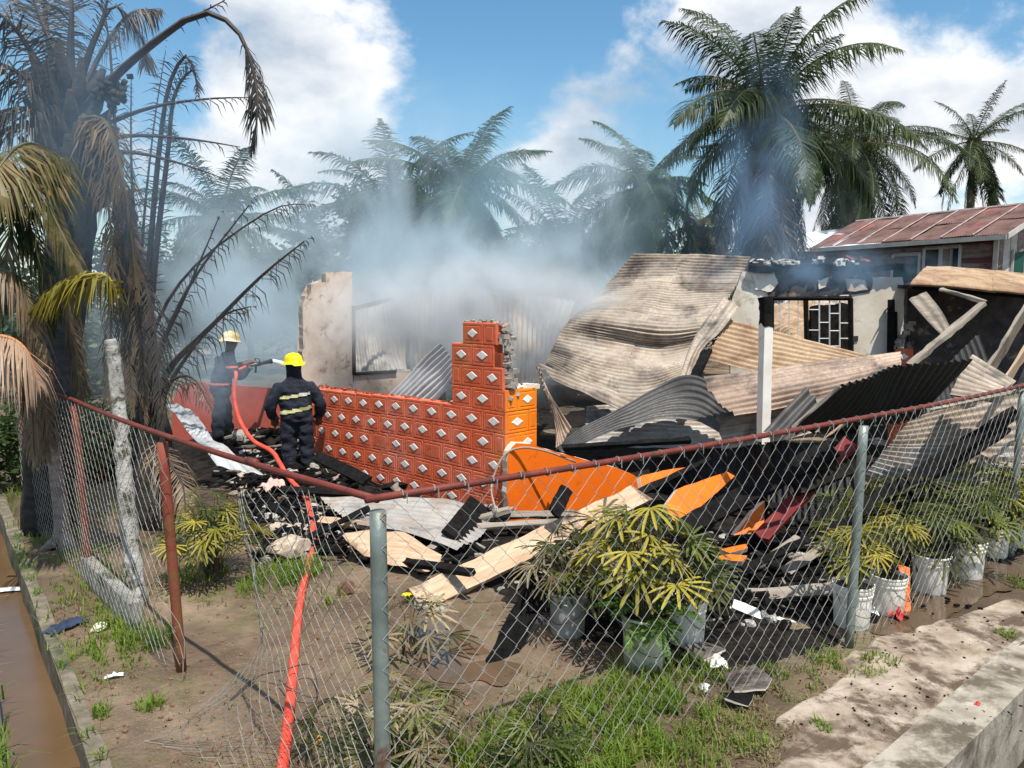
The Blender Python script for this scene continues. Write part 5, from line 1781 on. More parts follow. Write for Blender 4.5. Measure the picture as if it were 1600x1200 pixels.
def bucket_mesh(kind):
    m = MB()
    prof = [(0.0, 0.0), (0.130, 0.0), (0.137, 0.012), (0.150, 0.27), (0.158, 0.275), (0.160, 0.29), (0.152, 0.294), (0.153, 0.315), (0.163, 0.318), (0.165, 0.335), (0.155, 0.338), (0.157, 0.352), (0.168, 0.355), (0.168, 0.366), (0.158, 0.368), (0.150, 0.33), (0.0, 0.33)]
    m.lathe(prof, 28)
    me = m.mesh('pail', M[kind], True)
    me.set_sharp_from_angle(angle=R(35))
    return me


BUCK = {k: bucket_mesh(k) for k in ('bucket', 'bucket_grey', 'bucket_green')}


def bucket(label, base, kind='bucket', scale=1.0, rz=0.0, tilt=0.0, group='plant buckets along the fence'):
    root = empty('plant_bucket', base, rz)
    root.rotation_euler = (tilt, tilt * .5, rz)
    root.scale = (scale,) * 3
    tag(root, label, 'bucket', group)
    link('pail', BUCK[kind], root)
    m = MB()
    m.tube(catmull([Vector((0.165, 0, .30)), Vector((.155, -.10, .20)), Vector((0, -.185, .135)), Vector((-.155, -.10, .20)), Vector((-.165, 0, .30))], 20), 0.0035, 5)
    link('handle', m.mesh('handle', M['wire_handle'], True), root)
    m = MB()
    m.lathe([(0.0, 0.342), (0.08, 0.345), (0.152, 0.337)], 16)
    link('soil', m.mesh('soil', M['soil']), root)
    return root


BK = ((1330, 976, 'bucket', 1.0, 'white bucket holding a yellow fan palm, half behind the grey fence post', 'fan_yellow'),
      (1386, 956, 'bucket', 0.92, 'white bucket beside the orange stake, with a bushy yellow green plant', 'fan_yellow'),
      (1452, 922, 'bucket', 1.02, 'white bucket with a wire handle standing right of the orange stake', 'fan_green'),
      (1510, 899, 'bucket', 1.0, 'tallest white bucket reflected in the puddle, two along from the orange stake', 'fan_green'),
      (1552, 868, 'bucket', 0.9, 'white bucket third along from the orange stake', 'fan_dark'),
      (1584, 852, 'bucket', 0.9, 'white bucket just before the far grey fence post', 'fan_green'),
      (887, 990, 'bucket_grey', 0.98, 'dull grey bucket in the shade behind the fence, beside the charred board', 'fan_dark'),
      (1006, 1036, 'bucket_green', 1.08, 'greenish stained bucket overgrown with ferns behind the fence', 'fan_yellow'),
      (1072, 1002, 'bucket', 1.0, 'clean white bucket partly hidden behind the fern covered one', 'fan_green'))
PL = ('yellow fan palm in the bucket half behind the grey fence post', 'bushy yellow green fan palm in the bucket beside the orange stake', 'green fan palm in the bucket right of the orange stake', 'green fan palm in the tallest white bucket', 'dark fan palm in the third bucket from the orange stake', 'green fan palm in the bucket before the far grey post')
for i, (px, py, kd, sc, lb, mt) in enumerate(BK):
    b = gp(px, py)
    b.z = ground_z(b) - 0.005
    bucket(lb, b, kd, sc, 0.3 + i * 0.9, 0.02 * math.sin(i * 3))
    top_ = b + Vector((0, 0, 0.335 * sc))
    if px in (1006,):
        fan_plant('large fan palm with yellowish leaves growing from the fern covered bucket', top_, 0.70, 34, 0.27, ['fan_yellow', 'fan_yellow', 'fan_green', 'fan_dark', 'fan_green'], 40 + i, 'potted fan palms', 0.38, low=0.9)
    elif px == 887:
        fan_plant('dark straggly fan palm in the dull grey bucket', top_, 0.5, 22, 0.28, ['fan_dark', 'fan_dry', 'fan_green'], 40 + i, 'potted fan palms', 0.34)
    elif px == 1072:
        fan_plant('dark fan palm in the clean white bucket behind the ferns', top_, 0.42, 20, 0.28, ['fan_dark', 'fan_green', 'fan_dark'], 40 + i, 'potted fan palms', 0.3)
    else:
        fan_plant(PL[i], top_, 0.46 + 0.1 * (i % 2), 22, 0.20, [mt, mt, 'fan_dark', 'fan_green'], 40 + i, 'potted fan palms', 0.20, low=0.8)
# fern over the greenish bucket
fb = gp(1006, 1036) + Vector((0, 0, 0.36))
fe = empty('fern', fb)
tag(fe, 'bright green fern spilling over the greenish bucket', 'fern')
for k in range(24):
    a = k * 2.4
    me = frond_mesh(arc(0.30 + 0.08 * (k % 3), R(45 - 12 * (k % 4)), 1.3), 16, 0.075, 0.022, [M['fern'], M['stem']], 0.004, 0.1, 0.3, 0.3, seed=300 + k, nseg=6, name='fern_frond')
    o = link('fern_frond', me, fe)
    o.rotation_euler = (0, 0, a)
    o.location = (0.05 * math.cos(a), 0.05 * math.sin(a), 0)
# clumps growing in the ground
fan_plant('yellow green fan palm clump behind the torn left fence', gp(335, 905), 0.80, 60, 0.21, ['fan_yellow', 'fan_yellow', 'fan_green', 'fan_dark'], 61, None, 0.42)
fan_plant('withered fan palm at the foot of the grey corner post', gp(600, 1190), 0.46, 40, 0.19, ['fan_dry', 'fan_dry', 'fan_green', 'fan_dark'], 62, None, 0.42)
fan_plant('low olive shrub growing in the grass by the fence', gp(845, 1215), 0.45, 26, 0.16, ['fan_dark', 'fan_green'], 63, None, 0.2)
fan_plant('sparse brown fan palm behind the corner post by the puddle', gp(640, 1020), 0.42, 14, 0.26, ['fan_dry', 'fan_dry', 'fan_dark'], 64, None, 0.30)
fan_plant('dense dark fan palms behind the white buckets', gp(1420, 880), 0.85, 60, 0.32, ['fan_dark', 'fan_dark', 'fan_green'], 65, None, 0.8)
fan_plant('tall olive fan palm behind the far white buckets', gp(1540, 850), 0.95, 50, 0.32, ['fan_dark', 'fan_green', 'fan_yellow'], 66, None, 0.55)
fan_plant('dark bushy fan palm between the grey bucket and charred board', gp(930, 960), 0.8, 36, 0.30, ['fan_dark', 'fan_dry', 'fan_dark'], 67, None, 0.45)
# ================================================================ firefighters
def loft(m, secs, n=16):
    """secs: (center, rx, ry, forward Vector giving the ry axis, axis direction)"""
    b = len(m.v)
    for c, rx, ry, ax in secs:
        c = Vector(c)
        ax = Vector(ax).normalized()
        y = Vector((0, 1, 0)) - ax * ax.y
        if y.length < 0.2:
            y = Vector((0, 0, 1)) - ax * ax.z
        y.normalize()
        x = y.cross(ax).normalized()
        for k in range(n):
            a = 2 * math.pi * k / n
            m.v.append(tuple(c + x * rx * math.cos(a) + y * ry * math.sin(a)))
    for i in range(len(secs) - 1):
        for k in range(n):
            k2 = (k + 1) % n
            m.f.append((b + i * n + k, b + i * n + k2, b + (i + 1) * n + k2, b + (i + 1) * n + k))
            m.m.append(0)
    m.f.append(tuple(b + k for k in range(n))[::-1])
    m.m.append(0)
    e = b + (len(secs) - 1) * n
    m.f.append(tuple(e + k for k in range(n)))
    m.m.append(0)


def limb(m, pts, rads):
    pts = [Vector(p) for p in pts]
    cur = catmull(pts, 4 * len(pts))
    rr = []
    for k in range(len(cur)):
        x = k / (len(cur) - 1) * (len(rads) - 1)
        i = min(int(x), len(rads) - 2)
        rr.append(rads[i] + (rads[i + 1] - rads[i]) * (x - i))
    m.tube(cur, rr, 12)
    for p, r in ((cur[0], rr[0]), (cur[-1], rr[-1])):
        m.tube([p + Vector((0, 0, r * .6)), p, p - Vector((0, 0, r * .6))], [r * .7, r, r * .7], 10)


def hand(m, wrist, d, upv, curl=0.6, side=1):
    """palm, four curled fingers of unequal length and a thumb from the side of the palm"""
    d = Vector(d).normalized()
    s = d.cross(Vector(upv)).normalized()
    n = s.cross(d).normalized()
    w = Vector(wrist)
    palm_end = w + d * 0.10
    m.tube([w, w + d * .05, palm_end], [.036, .042, .038], 8)
    for k, l in enumerate((.070, .082, .076, .058)):
        a = palm_end + s * ((k - 1.5) * 0.022)
        p1 = a + (d * math.cos(curl) - n * math.sin(curl)) * l * .55
        p2 = p1 + (d * math.cos(curl * 2) - n * math.sin(curl * 2)) * l * .55
        m.tube([a - d * .02, a, p1, p2], [.011, .0115, .0105, .009], 6)
    a = w + d * .035 + s * side * .035
    m.tube([a - s * side * .02, a, a + (d * .7 + s * side * .5 - n * .3) * .045, a + (d * .9 + s * side * .2 - n * .6) * .075], [.016, .015, .013, .011], 6)


def remeshed(name, m, vox, mats, classify, smooth=4, folds=0.019):
    me = m.mesh(name, M['uniform'])
    ob = bpy.data.objects.new(name, me)
    COL.objects.link(ob)
    md = ob.modifiers.new('r', 'REMESH')
    md.mode = 'VOXEL'
    md.voxel_size = vox
    sm = ob.modifiers.new('s', 'SMOOTH')
    sm.factor = 0.5
    sm.iterations = smooth
    dg = bpy.context.evaluated_depsgraph_get()
    new = bpy.data.meshes.new_from_object(ob.evaluated_get(dg))
    bpy.data.objects.remove(ob)
    new.materials.clear()
    for q in mats:
        new.materials.append(q)
    for v in new.vertices:
        c = v.co
        k = 1.0 if c.z < 1.42 else 0.15
        v.co = c + v.normal * folds * k * (fbm((c.x * 5, c.y * 5, c.z * 9), 3) + 0.6 * math.sin(c.z * 34 + 5 * math.sin(c.x * 9)) * (0.6 if c.z < 0.85 else 0.25))
    for p in new.polygons:
        p.material_index = classify(p.center)
        p.use_smooth = True
    new.update()
    return new


def band(name, me, test, mat, off=0.009):
    """reflective strip lying on the cloth: offset copy of the faces it covers"""
    m = MB()
    used = {}
    for p in me.polygons:
        if test(p.center, p.normal):
            ids = []
            for i in p.vertices:
                if i not in used:
                    v = me.vertices[i]
                    used[i] = len(m.v)
                    m.v.append(tuple(v.co + v.normal * off))
                ids.append(used[i])
            m.f.append(tuple(ids))
            m.m.append(0)
    return m.mesh(name, mat, True)


def helmet(parent, c, mat, rz=0, tilt=0.0):
    m = MB()
    n = 28
    prof = [(0.001, 0.155), (0.05, 0.150), (0.09, 0.132), (0.118, 0.098), (0.130, 0.05), (0.132, 0.012), (0.140, 0.004), (0.172, -0.014), (0.176, -0.022), (0.150, -0.016), (0.126, -0.005)]
    m.lathe(prof, n)
    m.v = [(x * 0.95, y * (1.12 if y > 0 else 1.25), z - (0.03 if y < -0.14 else 0)) for x, y, z in m.v]
    h = link('helmet', m.mesh('helmet', mat, True), parent)
    m = MB()
    for a in (-0.6, 0.0, 0.6):
        pts = [Vector((math.sin(a) * 0.13 * math.cos(t), 0.148 * math.sin(t) , 0.158 * math.cos(t) * math.cos(a * .9) + 0.002)) for t in [(-1.35 + 2.7 * k / 10) for k in range(11)]]
        m.tube(pts, 0.008, 6)
    r = link('helmet_ridge', m.mesh('helmet_ridge', mat, True), h)
    h.location = c
    h.rotation_euler = (tilt, 0, rz)
    return h


# ---- firefighter standing with his back to us
def person_a():
    m = MB()
    Z = (0, 0, 1)
    loft(m, [((0, 0, .80), .215, .165, Z), ((0, 0, .90), .225, .172, Z), ((0, 0, 1.02), .222, .168, Z), ((0, 0, 1.16), .235, .165, Z), ((0, 0, 1.29), .245, .155, Z), ((0, .005, 1.39), .225, .14, Z), ((0, .01, 1.46), .14, .11, Z), ((0, .02, 1.50), .085, .085, Z)])
    loft(m, [((0, .02, 1.44), .075, .08, Z), ((0, .03, 1.54), .068, .075, Z), ((0, .04, 1.60), .076, .09, Z), ((0, .045, 1.66), .080, .10, Z), ((0, .045, 1.72), .078, .098, Z), ((0, .04, 1.77), .055, .07, Z)], 14)
    loft(m, [((0, .01, 1.40), .14, .12, Z), ((0, .015, 1.50), .112, .112, Z), ((0, .02, 1.545), .100, .105, Z)], 14)     # stand-up collar
    for s in (-1, 1):
        limb(m, [(s * .20, 0, 1.37), (s * .285, -.03, 1.22), (s * .345, -.03, 1.06), (s * .335, .04, .93), (s * .305, .09, .85)], [.088, .092, .085, .078, .068])
        limb(m, [(s * .105, 0, .86), (s * .12, .0, .62), (s * .125, .01, .45), (s * .125, 0, .28), (s * .125, 0, .10)], [.128, .118, .108, .104, .098])
        limb(m, [(s * .125, -.04, .05), (s * .13, .06, .05), (s * .14, .17, .04)], [.06, .058, .045])
        limb(m, [(s * .125, -.01, .16), (s * .125, -.01, .05)], [.075, .068])
        hand(m, (s * .305, .09, .85), (-s * .15, .25, -1), (0, 1, 0), 0.5, s)
        m.tube([Vector((s * .078, .04, 1.655)), Vector((s * .092, .035, 1.665)), Vector((s * .092, .03, 1.64))], [.018, .02, .014], 6)
    m.tube([Vector((0, .135, 1.655)), Vector((0, .165, 1.64))], [.018, .012], 6)

    def cl(c):
        if c.z > 1.565:
            return 1
        if c.z < 0.155:
            return 2
        if abs(c.x) > .24 and c.z < 0.845:
            return 1
        return 0
    return remeshed('person_body', m, 0.017, [M['uniform'], M['skin'], M['boot']], cl)


ffb = P(468, 735, 11.8)
ff1 = empty('person', (ffb.x, ffb.y, ffb.z - 0.02), R(-6))
ff1.rotation_euler = (0, R(-1.5), R(14))
ff1.scale = (1.08, 1.06, 0.99)
tag(ff1, 'firefighter in dark uniform and yellow helmet standing with back turned by the tiled wall', 'person')
meA = person_a()
link('body', meA, ff1)
link('upper_reflective_band', band('upper_reflective_band', meA, lambda c, n: n.y < 0.1 and abs(c.x) < .205 and abs(c.z - (1.225 + 0.14 * c.x)) < 0.024, M['reflective']), ff1)
link('lower_reflective_band', band('lower_reflective_band', meA, lambda c, n: n.y < 0.55 and abs(c.x) < .25 and abs(c.z - (1.00 + 0.16 * c.x)) < 0.028 and not (abs(c.x) > .23 and c.y > 0.0), M['reflective']), ff1)
helmet(ff1, (0, .035, 1.725), M['helmet_yellow'], R(25), R(-4))
m = MB()       # neck flap under the helmet
loft(m, [((0, .02, 1.50), .108, .112, (0, 0, 1)), ((0, .03, 1.60), .104, .112, (0, 0, 1)), ((0, .03, 1.71), .112, .125, (0, 0, 1))], 16)
m.v = [(x, min(y, 0.03), z) for x, y, z in m.v]
link('neck_flap', m.mesh('neck_flap', M['uniform'], True), ff1)


# ---- firefighter aiming the hose to the right
def person_b():
    m = MB()
    Z = (0, 0, 1)
    # local +Y is where he faces; leans into the hose
    loft(m, [((0, -.02, .80), .20, .165, Z), ((0, -.01, .92), .212, .172, Z), ((0, .01, 1.05), .21, .165, Z), ((0, .04, 1.18), .225, .162, Z), ((0, .07, 1.30), .235, .152, Z), ((0, .10, 1.39), .21, .135, Z), ((0, .13, 1.45), .13, .105, Z), ((0, .15, 1.49), .085, .085, Z)])
    loft(m, [((0, .14, 1.42), .075, .08, Z), ((0, .17, 1.53), .068, .075, Z), ((0, .19, 1.58), .076, .09, Z), ((0, .20, 1.64), .080, .10, Z), ((0, .20, 1.70), .078, .098, Z), ((0, .19, 1.75), .055, .07, Z)], 14)
    loft(m, [((0, .11, 1.40), .13, .115, Z), ((0, .14, 1.50), .105, .108, Z)], 14)
    limb(m, [(.205, .08, 1.36), (.285, .08, 1.18), (.26, .22, 1.12), (.15, .40, 1.20)], [.088, .09, .080, .062])
    limb(m, [(-.205, .08, 1.36), (-.27, .16, 1.20), (-.18, .36, 1.20), (-.06, .54, 1.30)], [.088, .088, .078, .060])
    hand(m, (.15, .40, 1.20), (-.6, .7, .25), (0, 0, 1), 0.9, 1)
    hand(m, (-.06, .54, 1.30), (.5, .7, .2), (0, 0, 1), 0.9, -1)
    for s, dy in ((-1, .14), (1, -.16)):
        limb(m, [(s * .10, -.02, .86), (s * .14, dy * .6, .62), (s * .17, dy, .45), (s * .18, dy * 1.1, .28), (s * .18, dy * 1.2, .10)], [.125, .116, .106, .102, .096])
        limb(m, [(s * .18, dy * 1.2 - .04, .05), (s * .185, dy * 1.2 + .06, .05), (s * .195, dy * 1.2 + .17, .04)], [.06, .058, .045])
    m.tube([Vector((0, .29, 1.64)), Vector((0, .318, 1.625))], [.018, .012], 6)
    for s in (-1, 1):
        m.tube([Vector((s * .078, .2, 1.64)), Vector((s * .092, .195, 1.65)), Vector((s * .092, .19, 1.625))], [.018, .02, .014], 6)

    def cl(c):
        if c.z > 1.545:
            return 1
        if c.z < 0.155:
            return 2
        if c.y > .42 and c.z > 1.1 and c.z < 1.45:
            return 1
        return 0
    return remeshed('person_body', m, 0.017, [M['uniform'], M['skin'], M['boot']], cl)


fb2 = P(350, 690, 12.9)
ff2 = empty('person', (fb2.x, fb2.y, fb2.z + 0.02))
ff2.rotation_euler = (0, 0, R(-44))
tag(ff2, 'firefighter in dark uniform aiming a hose nozzle through the smoke', 'person')
meB = person_b()
link('body', meB, ff2)
link('waist_reflective_band', band('waist_reflective_band', meB, lambda c, n: abs(c.z - 0.98) < 0.018 and abs(c.x) < .235 and c.y < .2, M['red_wall']), ff2)
link('sleeve_reflective_band', band('sleeve_reflective_band', meB, lambda c, n: abs(c.z - 1.27) < 0.018 and c.x > .2, M['red_wall']), ff2)
helmet(ff2, (0, .19, 1.70), M['helmet_tan'], 0, R(-8))

# nozzle in his hands, hose and jet
W2 = Matrix.Translation(ff2.location) @ ff2.rotation_euler.to_matrix().to_4x4()
na_ = W2 @ Vector((.07, .42, 1.24))
nb_ = W2 @ Vector((-.01, .92, 1.30))
nd = (nb_ - na_).normalized()
nz = empty('hose_nozzle', na_)
tag(nz, 'black hose nozzle with a pistol grip held by the smoke veiled firefighter', 'nozzle')
m = MB()
m.tube([na_, na_ + nd * .16, na_ + nd * .17, na_ + nd * .30, na_ + nd * .31, na_ + nd * .46, na_ + nd * .52], [.028, .028, .038, .038, .03, .034, .044], 14)
under(nz, m.build('barrel', M['nozzle_metal'], None, True))
m = MB()
m.tube([na_ + nd * .20, na_ + nd * .18 - Vector((0, 0, .14))], [.022, .02], 8)
under(nz, m.build('grip', M['nozzle_metal'], None, True))
m = MB()
sd_ = nd.cross(Vector((0, 0, 1))).normalized()
m.tube([na_ + nd * .24 + sd_ * .055, na_ + nd * .22 + sd_ * .055 + Vector((0, 0, .10)), na_ + nd * .22 - sd_ * .055 + Vector((0, 0, .10)), na_ + nd * .24 - sd_ * .055], .011, 6)
under(nz, m.build('bail_handle', M['nozzle_metal'], None, True))

hp = [na_ - nd * .02, na_ - nd * .22 + Vector((0.0, -.05, -.05)), P(369, 585, 12.55), P(366, 618, 12.4), P(374, 655, 12.1), P(395, 688, 11.7), P(424, 705, 11.3), P(436, 722, 11.1), G(452, 748, .16), G(476, 775, .10), G(486, 808, .08), G(489, 845, .06), G(480, 890, .05), G(469, 940, .045), G(462, 1000, .045), G(457, 1060, .045), G(450, 1130, .045), G(440, 1210, .045), G(425, 1290, .045), G(420, 1420, .05), G(430, 1700, .05)]
m = MB()
cur = catmull(hp, 200)
m.tube(cur, [0.027 + 0.008 * min(1, k / 60) for k in range(200)], 14)
o = m.build('fire_hose', M['hose'], None, True)
tag(o, 'red fire hose running from the nozzle over rubble towards the road', 'hose')
t = NT('water_spray')
t.set(color=(0.85, 0.88, 0.9), rough=0.6)
t.b.inputs['Alpha'].default_value = 1.0
t.put(t.b.inputs['Alpha'], t.ramp(t.noise(9, 5, 0.7, 'World', (1, 1, 1)), (0.3, 0.25), (0.6, 0.9)))
jb = nb_ + nd * .04
je = P(500, 612, 14.2)
m = MB()
jets = [jb.lerp(je, k / 12) + Vector((0, 0, 0.10 * math.sin(math.pi * k / 12))) for k in range(13)]
m.tube(jets, [0.035 + 0.16 * (k / 12) ** 1.3 for k in range(13)], 12)
tag(m.build('water_jet', t.mat, None, True), 'white jet of water spraying from the hose nozzle', 'water', kind='stuff')
# ================================================================ houses and greenery beyond
def quadm(m, a, b, c, d, mi=0):
    m.add([a, b, c, d], [(0, 1, 2, 3)], mi)


def slab4(name, mat, a, b, c, d, thick, parent):
    """four-cornered board with thickness"""
    a, b, c, d = (Vector(q) for q in (a, b, c, d))
    n = (b - a).cross(d - a).normalized() * thick
    m = MB()
    m.add([a, b, c, d, a + n, b + n, c + n, d + n], [(0, 3, 2, 1), (4, 5, 6, 7), (0, 1, 5, 4), (1, 2, 6, 5), (2, 3, 7, 6), (3, 0, 4, 7)])
    return under(parent, m.build(name, mat))


HD = 24.0
hg = P(1558, 367, HD)                      # eave at the near gable corner
ha = P(1272, 390, 30.0)                    # far end of the eave
hd = Vector((ha.x - hg.x, ha.y - hg.y, 0)).normalized()
HL = (Vector((ha.x, ha.y, 0)) - Vector((hg.x, hg.y, 0))).length
hn = Vector((hd.y, -hd.x, 0))
if hn.y > 0:
    hn = -hn
hb = -hn
EZ = hg.z
hs_ = empty('wooden_house', (hg.x, hg.y, 0))
tag(hs_, 'weathered wooden house with a rusty red panelled roof and green shutters', 'house')
g2 = Vector((hg.x, hg.y, 0)) - hd * 0.25
RW = 2.6
RZ = 1.12


def hp_(s, off, z):
    p = Vector((hg.x, hg.y, 0)) + hd * s + hb * off
    return Vector((p.x, p.y, z))


wall_off = 0.42
# weatherboards, one per course
zb0, zt0 = EZ - 2.6, EZ - 0.05
nb = 17
for k in range(nb):
    z0 = zb0 + (zt0 - zb0) * k / nb
    z1 = zb0 + (zt0 - zb0) * (k + 1) / nb
    slab4('weatherboard', M['house_wood'] if k % 4 else M['house_red'], hp_(0.25, wall_off - .03, z0), hp_(HL - .2, wall_off - .03, z0), hp_(HL - .2, wall_off, z1), hp_(0.25, wall_off, z1), -0.03, hs_)
for k in range(12):
    o0, o1 = wall_off + 4.6 * k / 12, wall_off + 4.6 * (k + 1) / 12
    mid = (o0 + o1) / 2 - wall_off
    top_ = EZ + RZ * (1 - abs(mid - 2.3) / 2.3) - 0.1
    slab4('gable_board', M['house_trim'] if k % 3 else M['house_wood'], hp_(0.25, o0, zb0), hp_(0.25, o1 - .03, zb0), hp_(0.25, o1 - .03, top_), hp_(0.25, o0, top_), 0.03, hs_)
# roof panels, each its own sheet, with pale overlap joints
NP = 7
for k in range(NP):
    s0, s1 = -0.35 + (HL + 0.5) * k / NP, -0.35 + (HL + 0.5) * (k + 1) / NP
    for j in range(2):
        o0, o1 = -0.1 + RW * j / 2, -0.1 + RW * (j + 1) / 2
        z0, z1 = EZ + RZ * (j / 2) , EZ + RZ * ((j + 1) / 2)
        dz = 0.03 * ((k + j) % 2)
        S = surf([[hp_(s0, o1, z1 + dz), hp_(s1, o1, z1 + dz)], [hp_(s0, o0, z0 + dz), hp_(s1, o0, z0 + dz)]])
        under(hs_, link('roof_sheet', sheet_mesh(S, M['roof_red'], 0, 1, 0, 1, 'u', 0.09, 0.014, 0.03, k * 3 + j, name='roof_sheet')))
        if k:
            m = MB()
            m.tube([hp_(s0, o0, z0 + 0.05), hp_(s0, o1, z1 + 0.05)], 0.025, 4)
            under(hs_, m.build('roof_joint', M['roof_joint']))
slab4('back_roof', M['roof_red'], hp_(-.35, RW - .1, EZ + RZ), hp_(HL + .15, RW - .1, EZ + RZ), hp_(HL + .15, RW * 2, EZ - .1), hp_(-.35, RW * 2, EZ - .1), 0.03, hs_)
m = MB()
m.tube([hp_(-.35, RW - .1, EZ + RZ + .02), hp_(HL + .1, RW - .1, EZ + RZ + .02)], 0.06, 6)
under(hs_, m.build('ridge_cap', M['roof_joint']))
slab4('fascia', M['house_trim'], hp_(-.35, -.12, EZ - .16), hp_(HL + .1, -.12, EZ - .16), hp_(HL + .1, -.12, EZ - .01), hp_(-.35, -.12, EZ - .01), -0.03, hs_)
slab4('barge_board', M['house_trim'], hp_(-.37, -.1, EZ - .15), hp_(-.37, RW - .1, EZ + RZ - .15), hp_(-.37, RW - .1, EZ + RZ + .02), hp_(-.37, -.1, EZ + .02), 0.03, hs_)


def along_px(px):
    p = onplane(px, 400, hg + hb * wall_off, hd)
    return (Vector((p.x, p.y, 0)) - Vector((hg.x, hg.y, 0))).dot(hd)


def opening(x0, x1, zt, zb, mat, name, frame=True, par=None):
    s0, s1 = along_px(x1), along_px(x0)
    o = slab4(name, mat, hp_(s0, wall_off - .07, zb), hp_(s1, wall_off - .07, zb), hp_(s1, wall_off - .07, zt), hp_(s0, wall_off - .07, zt), -0.03, hs_)
    if frame:
        for a in ((s0, zb, s0, zt), (s1, zb, s1, zt), (s0, zt, s1, zt)):
            m = MB()
            m.tube([hp_(a[0], wall_off - .10, a[1]), hp_(a[2], wall_off - .10, a[3])], 0.06, 4)
            f = under(o, m.build('window_frame', M['house_trim']))
            f.matrix_parent_inverse = Matrix.Identity(4)
            f.parent = o
    return o


opening(1398, 1440, EZ - .42, EZ - 1.6, M['green_shutter'], 'green_shutter')
opening(1447, 1472, EZ - .25, EZ - 1.6, M['dark_glass'], 'window')
opening(1474, 1490, EZ - .25, EZ - 1.6, M['house_wood'], 'shutter')
opening(1490, 1503, EZ - .25, EZ - 1.6, M['blue_cloth'], 'window')
opening(1300, 1350, EZ - .45, EZ - 1.6, M['green_shutter'], 'green_shutter')
# gable door, and the corner boards
slab4('green_door', M['green_shutter'], hp_(.20, 1.3, EZ - 2.2), hp_(.20, 1.9, EZ - 2.2), hp_(.20, 1.9, EZ - .45), hp_(.20, 1.3, EZ - .45), 0.03, hs_)
for off in (1.25, 1.95):
    m = MB()
    m.tube([hp_(.17, off, EZ - 2.2), hp_(.17, off, EZ - .4)], 0.05, 4)
    under(hs_, m.build('door_frame', M['house_trim']))
m = MB()
m.tube([hp_(.22, wall_off - .03, EZ - 2.6), hp_(.22, wall_off - .03, EZ - .1)], 0.09, 4)
under(hs_, m.build('corner_board', M['house_trim']))
for s in (0.4, HL * .33, HL * .66, HL - .4):
    for off in (wall_off + .1, wall_off + 4.3):
        m = MB()
        m.tube([hp_(s, off, -.05), hp_(s, off, EZ - 2.55)], 0.14, 8)
        under(hs_, m.build('stilt', M['house_trim']))
slab4('floor', M['house_wood'], hp_(.2, wall_off, EZ - 2.62), hp_(HL - .2, wall_off, EZ - 2.62), hp_(HL - .2, wall_off + 4.6, EZ - 2.62), hp_(.2, wall_off + 4.6, EZ - 2.62), -0.1, hs_)

# pale roofed shed beyond it
sr = P(1240, 388, 34)
sh = empty('shed', (sr.x, sr.y, 0))
tag(sh, 'shed with a bright white metal roof behind the big shaggy palm', 'shed')
e0, e1 = P(1236, 390, 33), P(1300, 390, 33.5)
t0_, t1_ = P(1252, 366, 36), P(1390, 350, 37)
slab4('roof', M['roof_pale'], e0, e1 + Vector((2, 0, 0)), t1_, t0_, 0.05, sh)
slab4('wall', M['house_wood'], Vector((e0.x + .3, e0.y + .3, 0)), Vector((e1.x + 2, e1.y + .3, 0)), Vector((e1.x + 2, e1.y + .3, e1.z - .05)), Vector((e0.x + .3, e0.y + .3, e0.z - .05)), -0.08, sh)

# red-orange burnt battens on the wall top
for i, (a, b) in enumerate((((1318, 398, 14.2), (1332, 406, 14.2)), ((1340, 402, 14.0), (1372, 412, 13.9)), ((1345, 408, 14.0), (1402, 414, 13.9)), ((1378, 412, 14), (1400, 404, 14)))):
    beam(a, b, 0.07, 0.03, M['ember'], 'reddish burnt batten on the smoking wall top', 'burnt_batten', 'batten', seed=60 + i, group='burnt battens on the wall top')


# ---------------------------------------------------------------- leafy trees: a twiggy trunk and thousands of small leaves in uneven clumps
def leafy(name, label, base, h, rx, nclump, nleaf, mat, seed, leaf=0.22, group=None, cat='tree'):
    r = random.Random(seed)
    root = empty(name, base)
    tag(root, label, cat, group)
    m = MB()
    m.tube([Vector((0, 0, -.1)), Vector((r.uniform(-.2, .2), 0, h * .35)), Vector((r.uniform(-.3, .3), 0, h * .7))], [h * .035, h * .028, h * .012], 7)
    cl = []
    for k in range(nclump):
        a = r.uniform(0, 6.283)
        e = math.sqrt(r.random())
        z = h * (0.18 + 0.74 * r.random())
        w = rx * math.sqrt(max(0.05, 1 - ((z / h - .45) / .58) ** 2))
        c = Vector((math.cos(a) * w * e, math.sin(a) * w * e, z))
        cl.append((c, r.uniform(.28, .5) * rx * .8))
        m.tube([Vector((0, 0, h * .3)), c], [h * .012, h * .004], 4, False)
    link('trunk', m.mesh('trunk', M['bark'], True), root)
    m = MB()
    for k in range(nleaf):
        c, q = cl[k % nclump]
        d = Vector((r.gauss(0, 1), r.gauss(0, 1), r.gauss(0, .8)))
        d = d.normalized() * q * r.random() ** .4
        p = c + d
        u = Vector((r.gauss(0, 1), r.gauss(0, 1), r.gauss(0, .5))).normalized()
        w = u.cross(Vector((r.gauss(0, 1), r.gauss(0, 1), r.gauss(0, 1)))).normalized()
        L = leaf * r.uniform(.6, 1.3)
        m.add([p - u * L * .5, p + w * L * .22, p + u * L * .5, p - w * L * .22], [(0, 1, 2, 3)])
    link('crown', m.mesh('crown', mat), root)
    return root


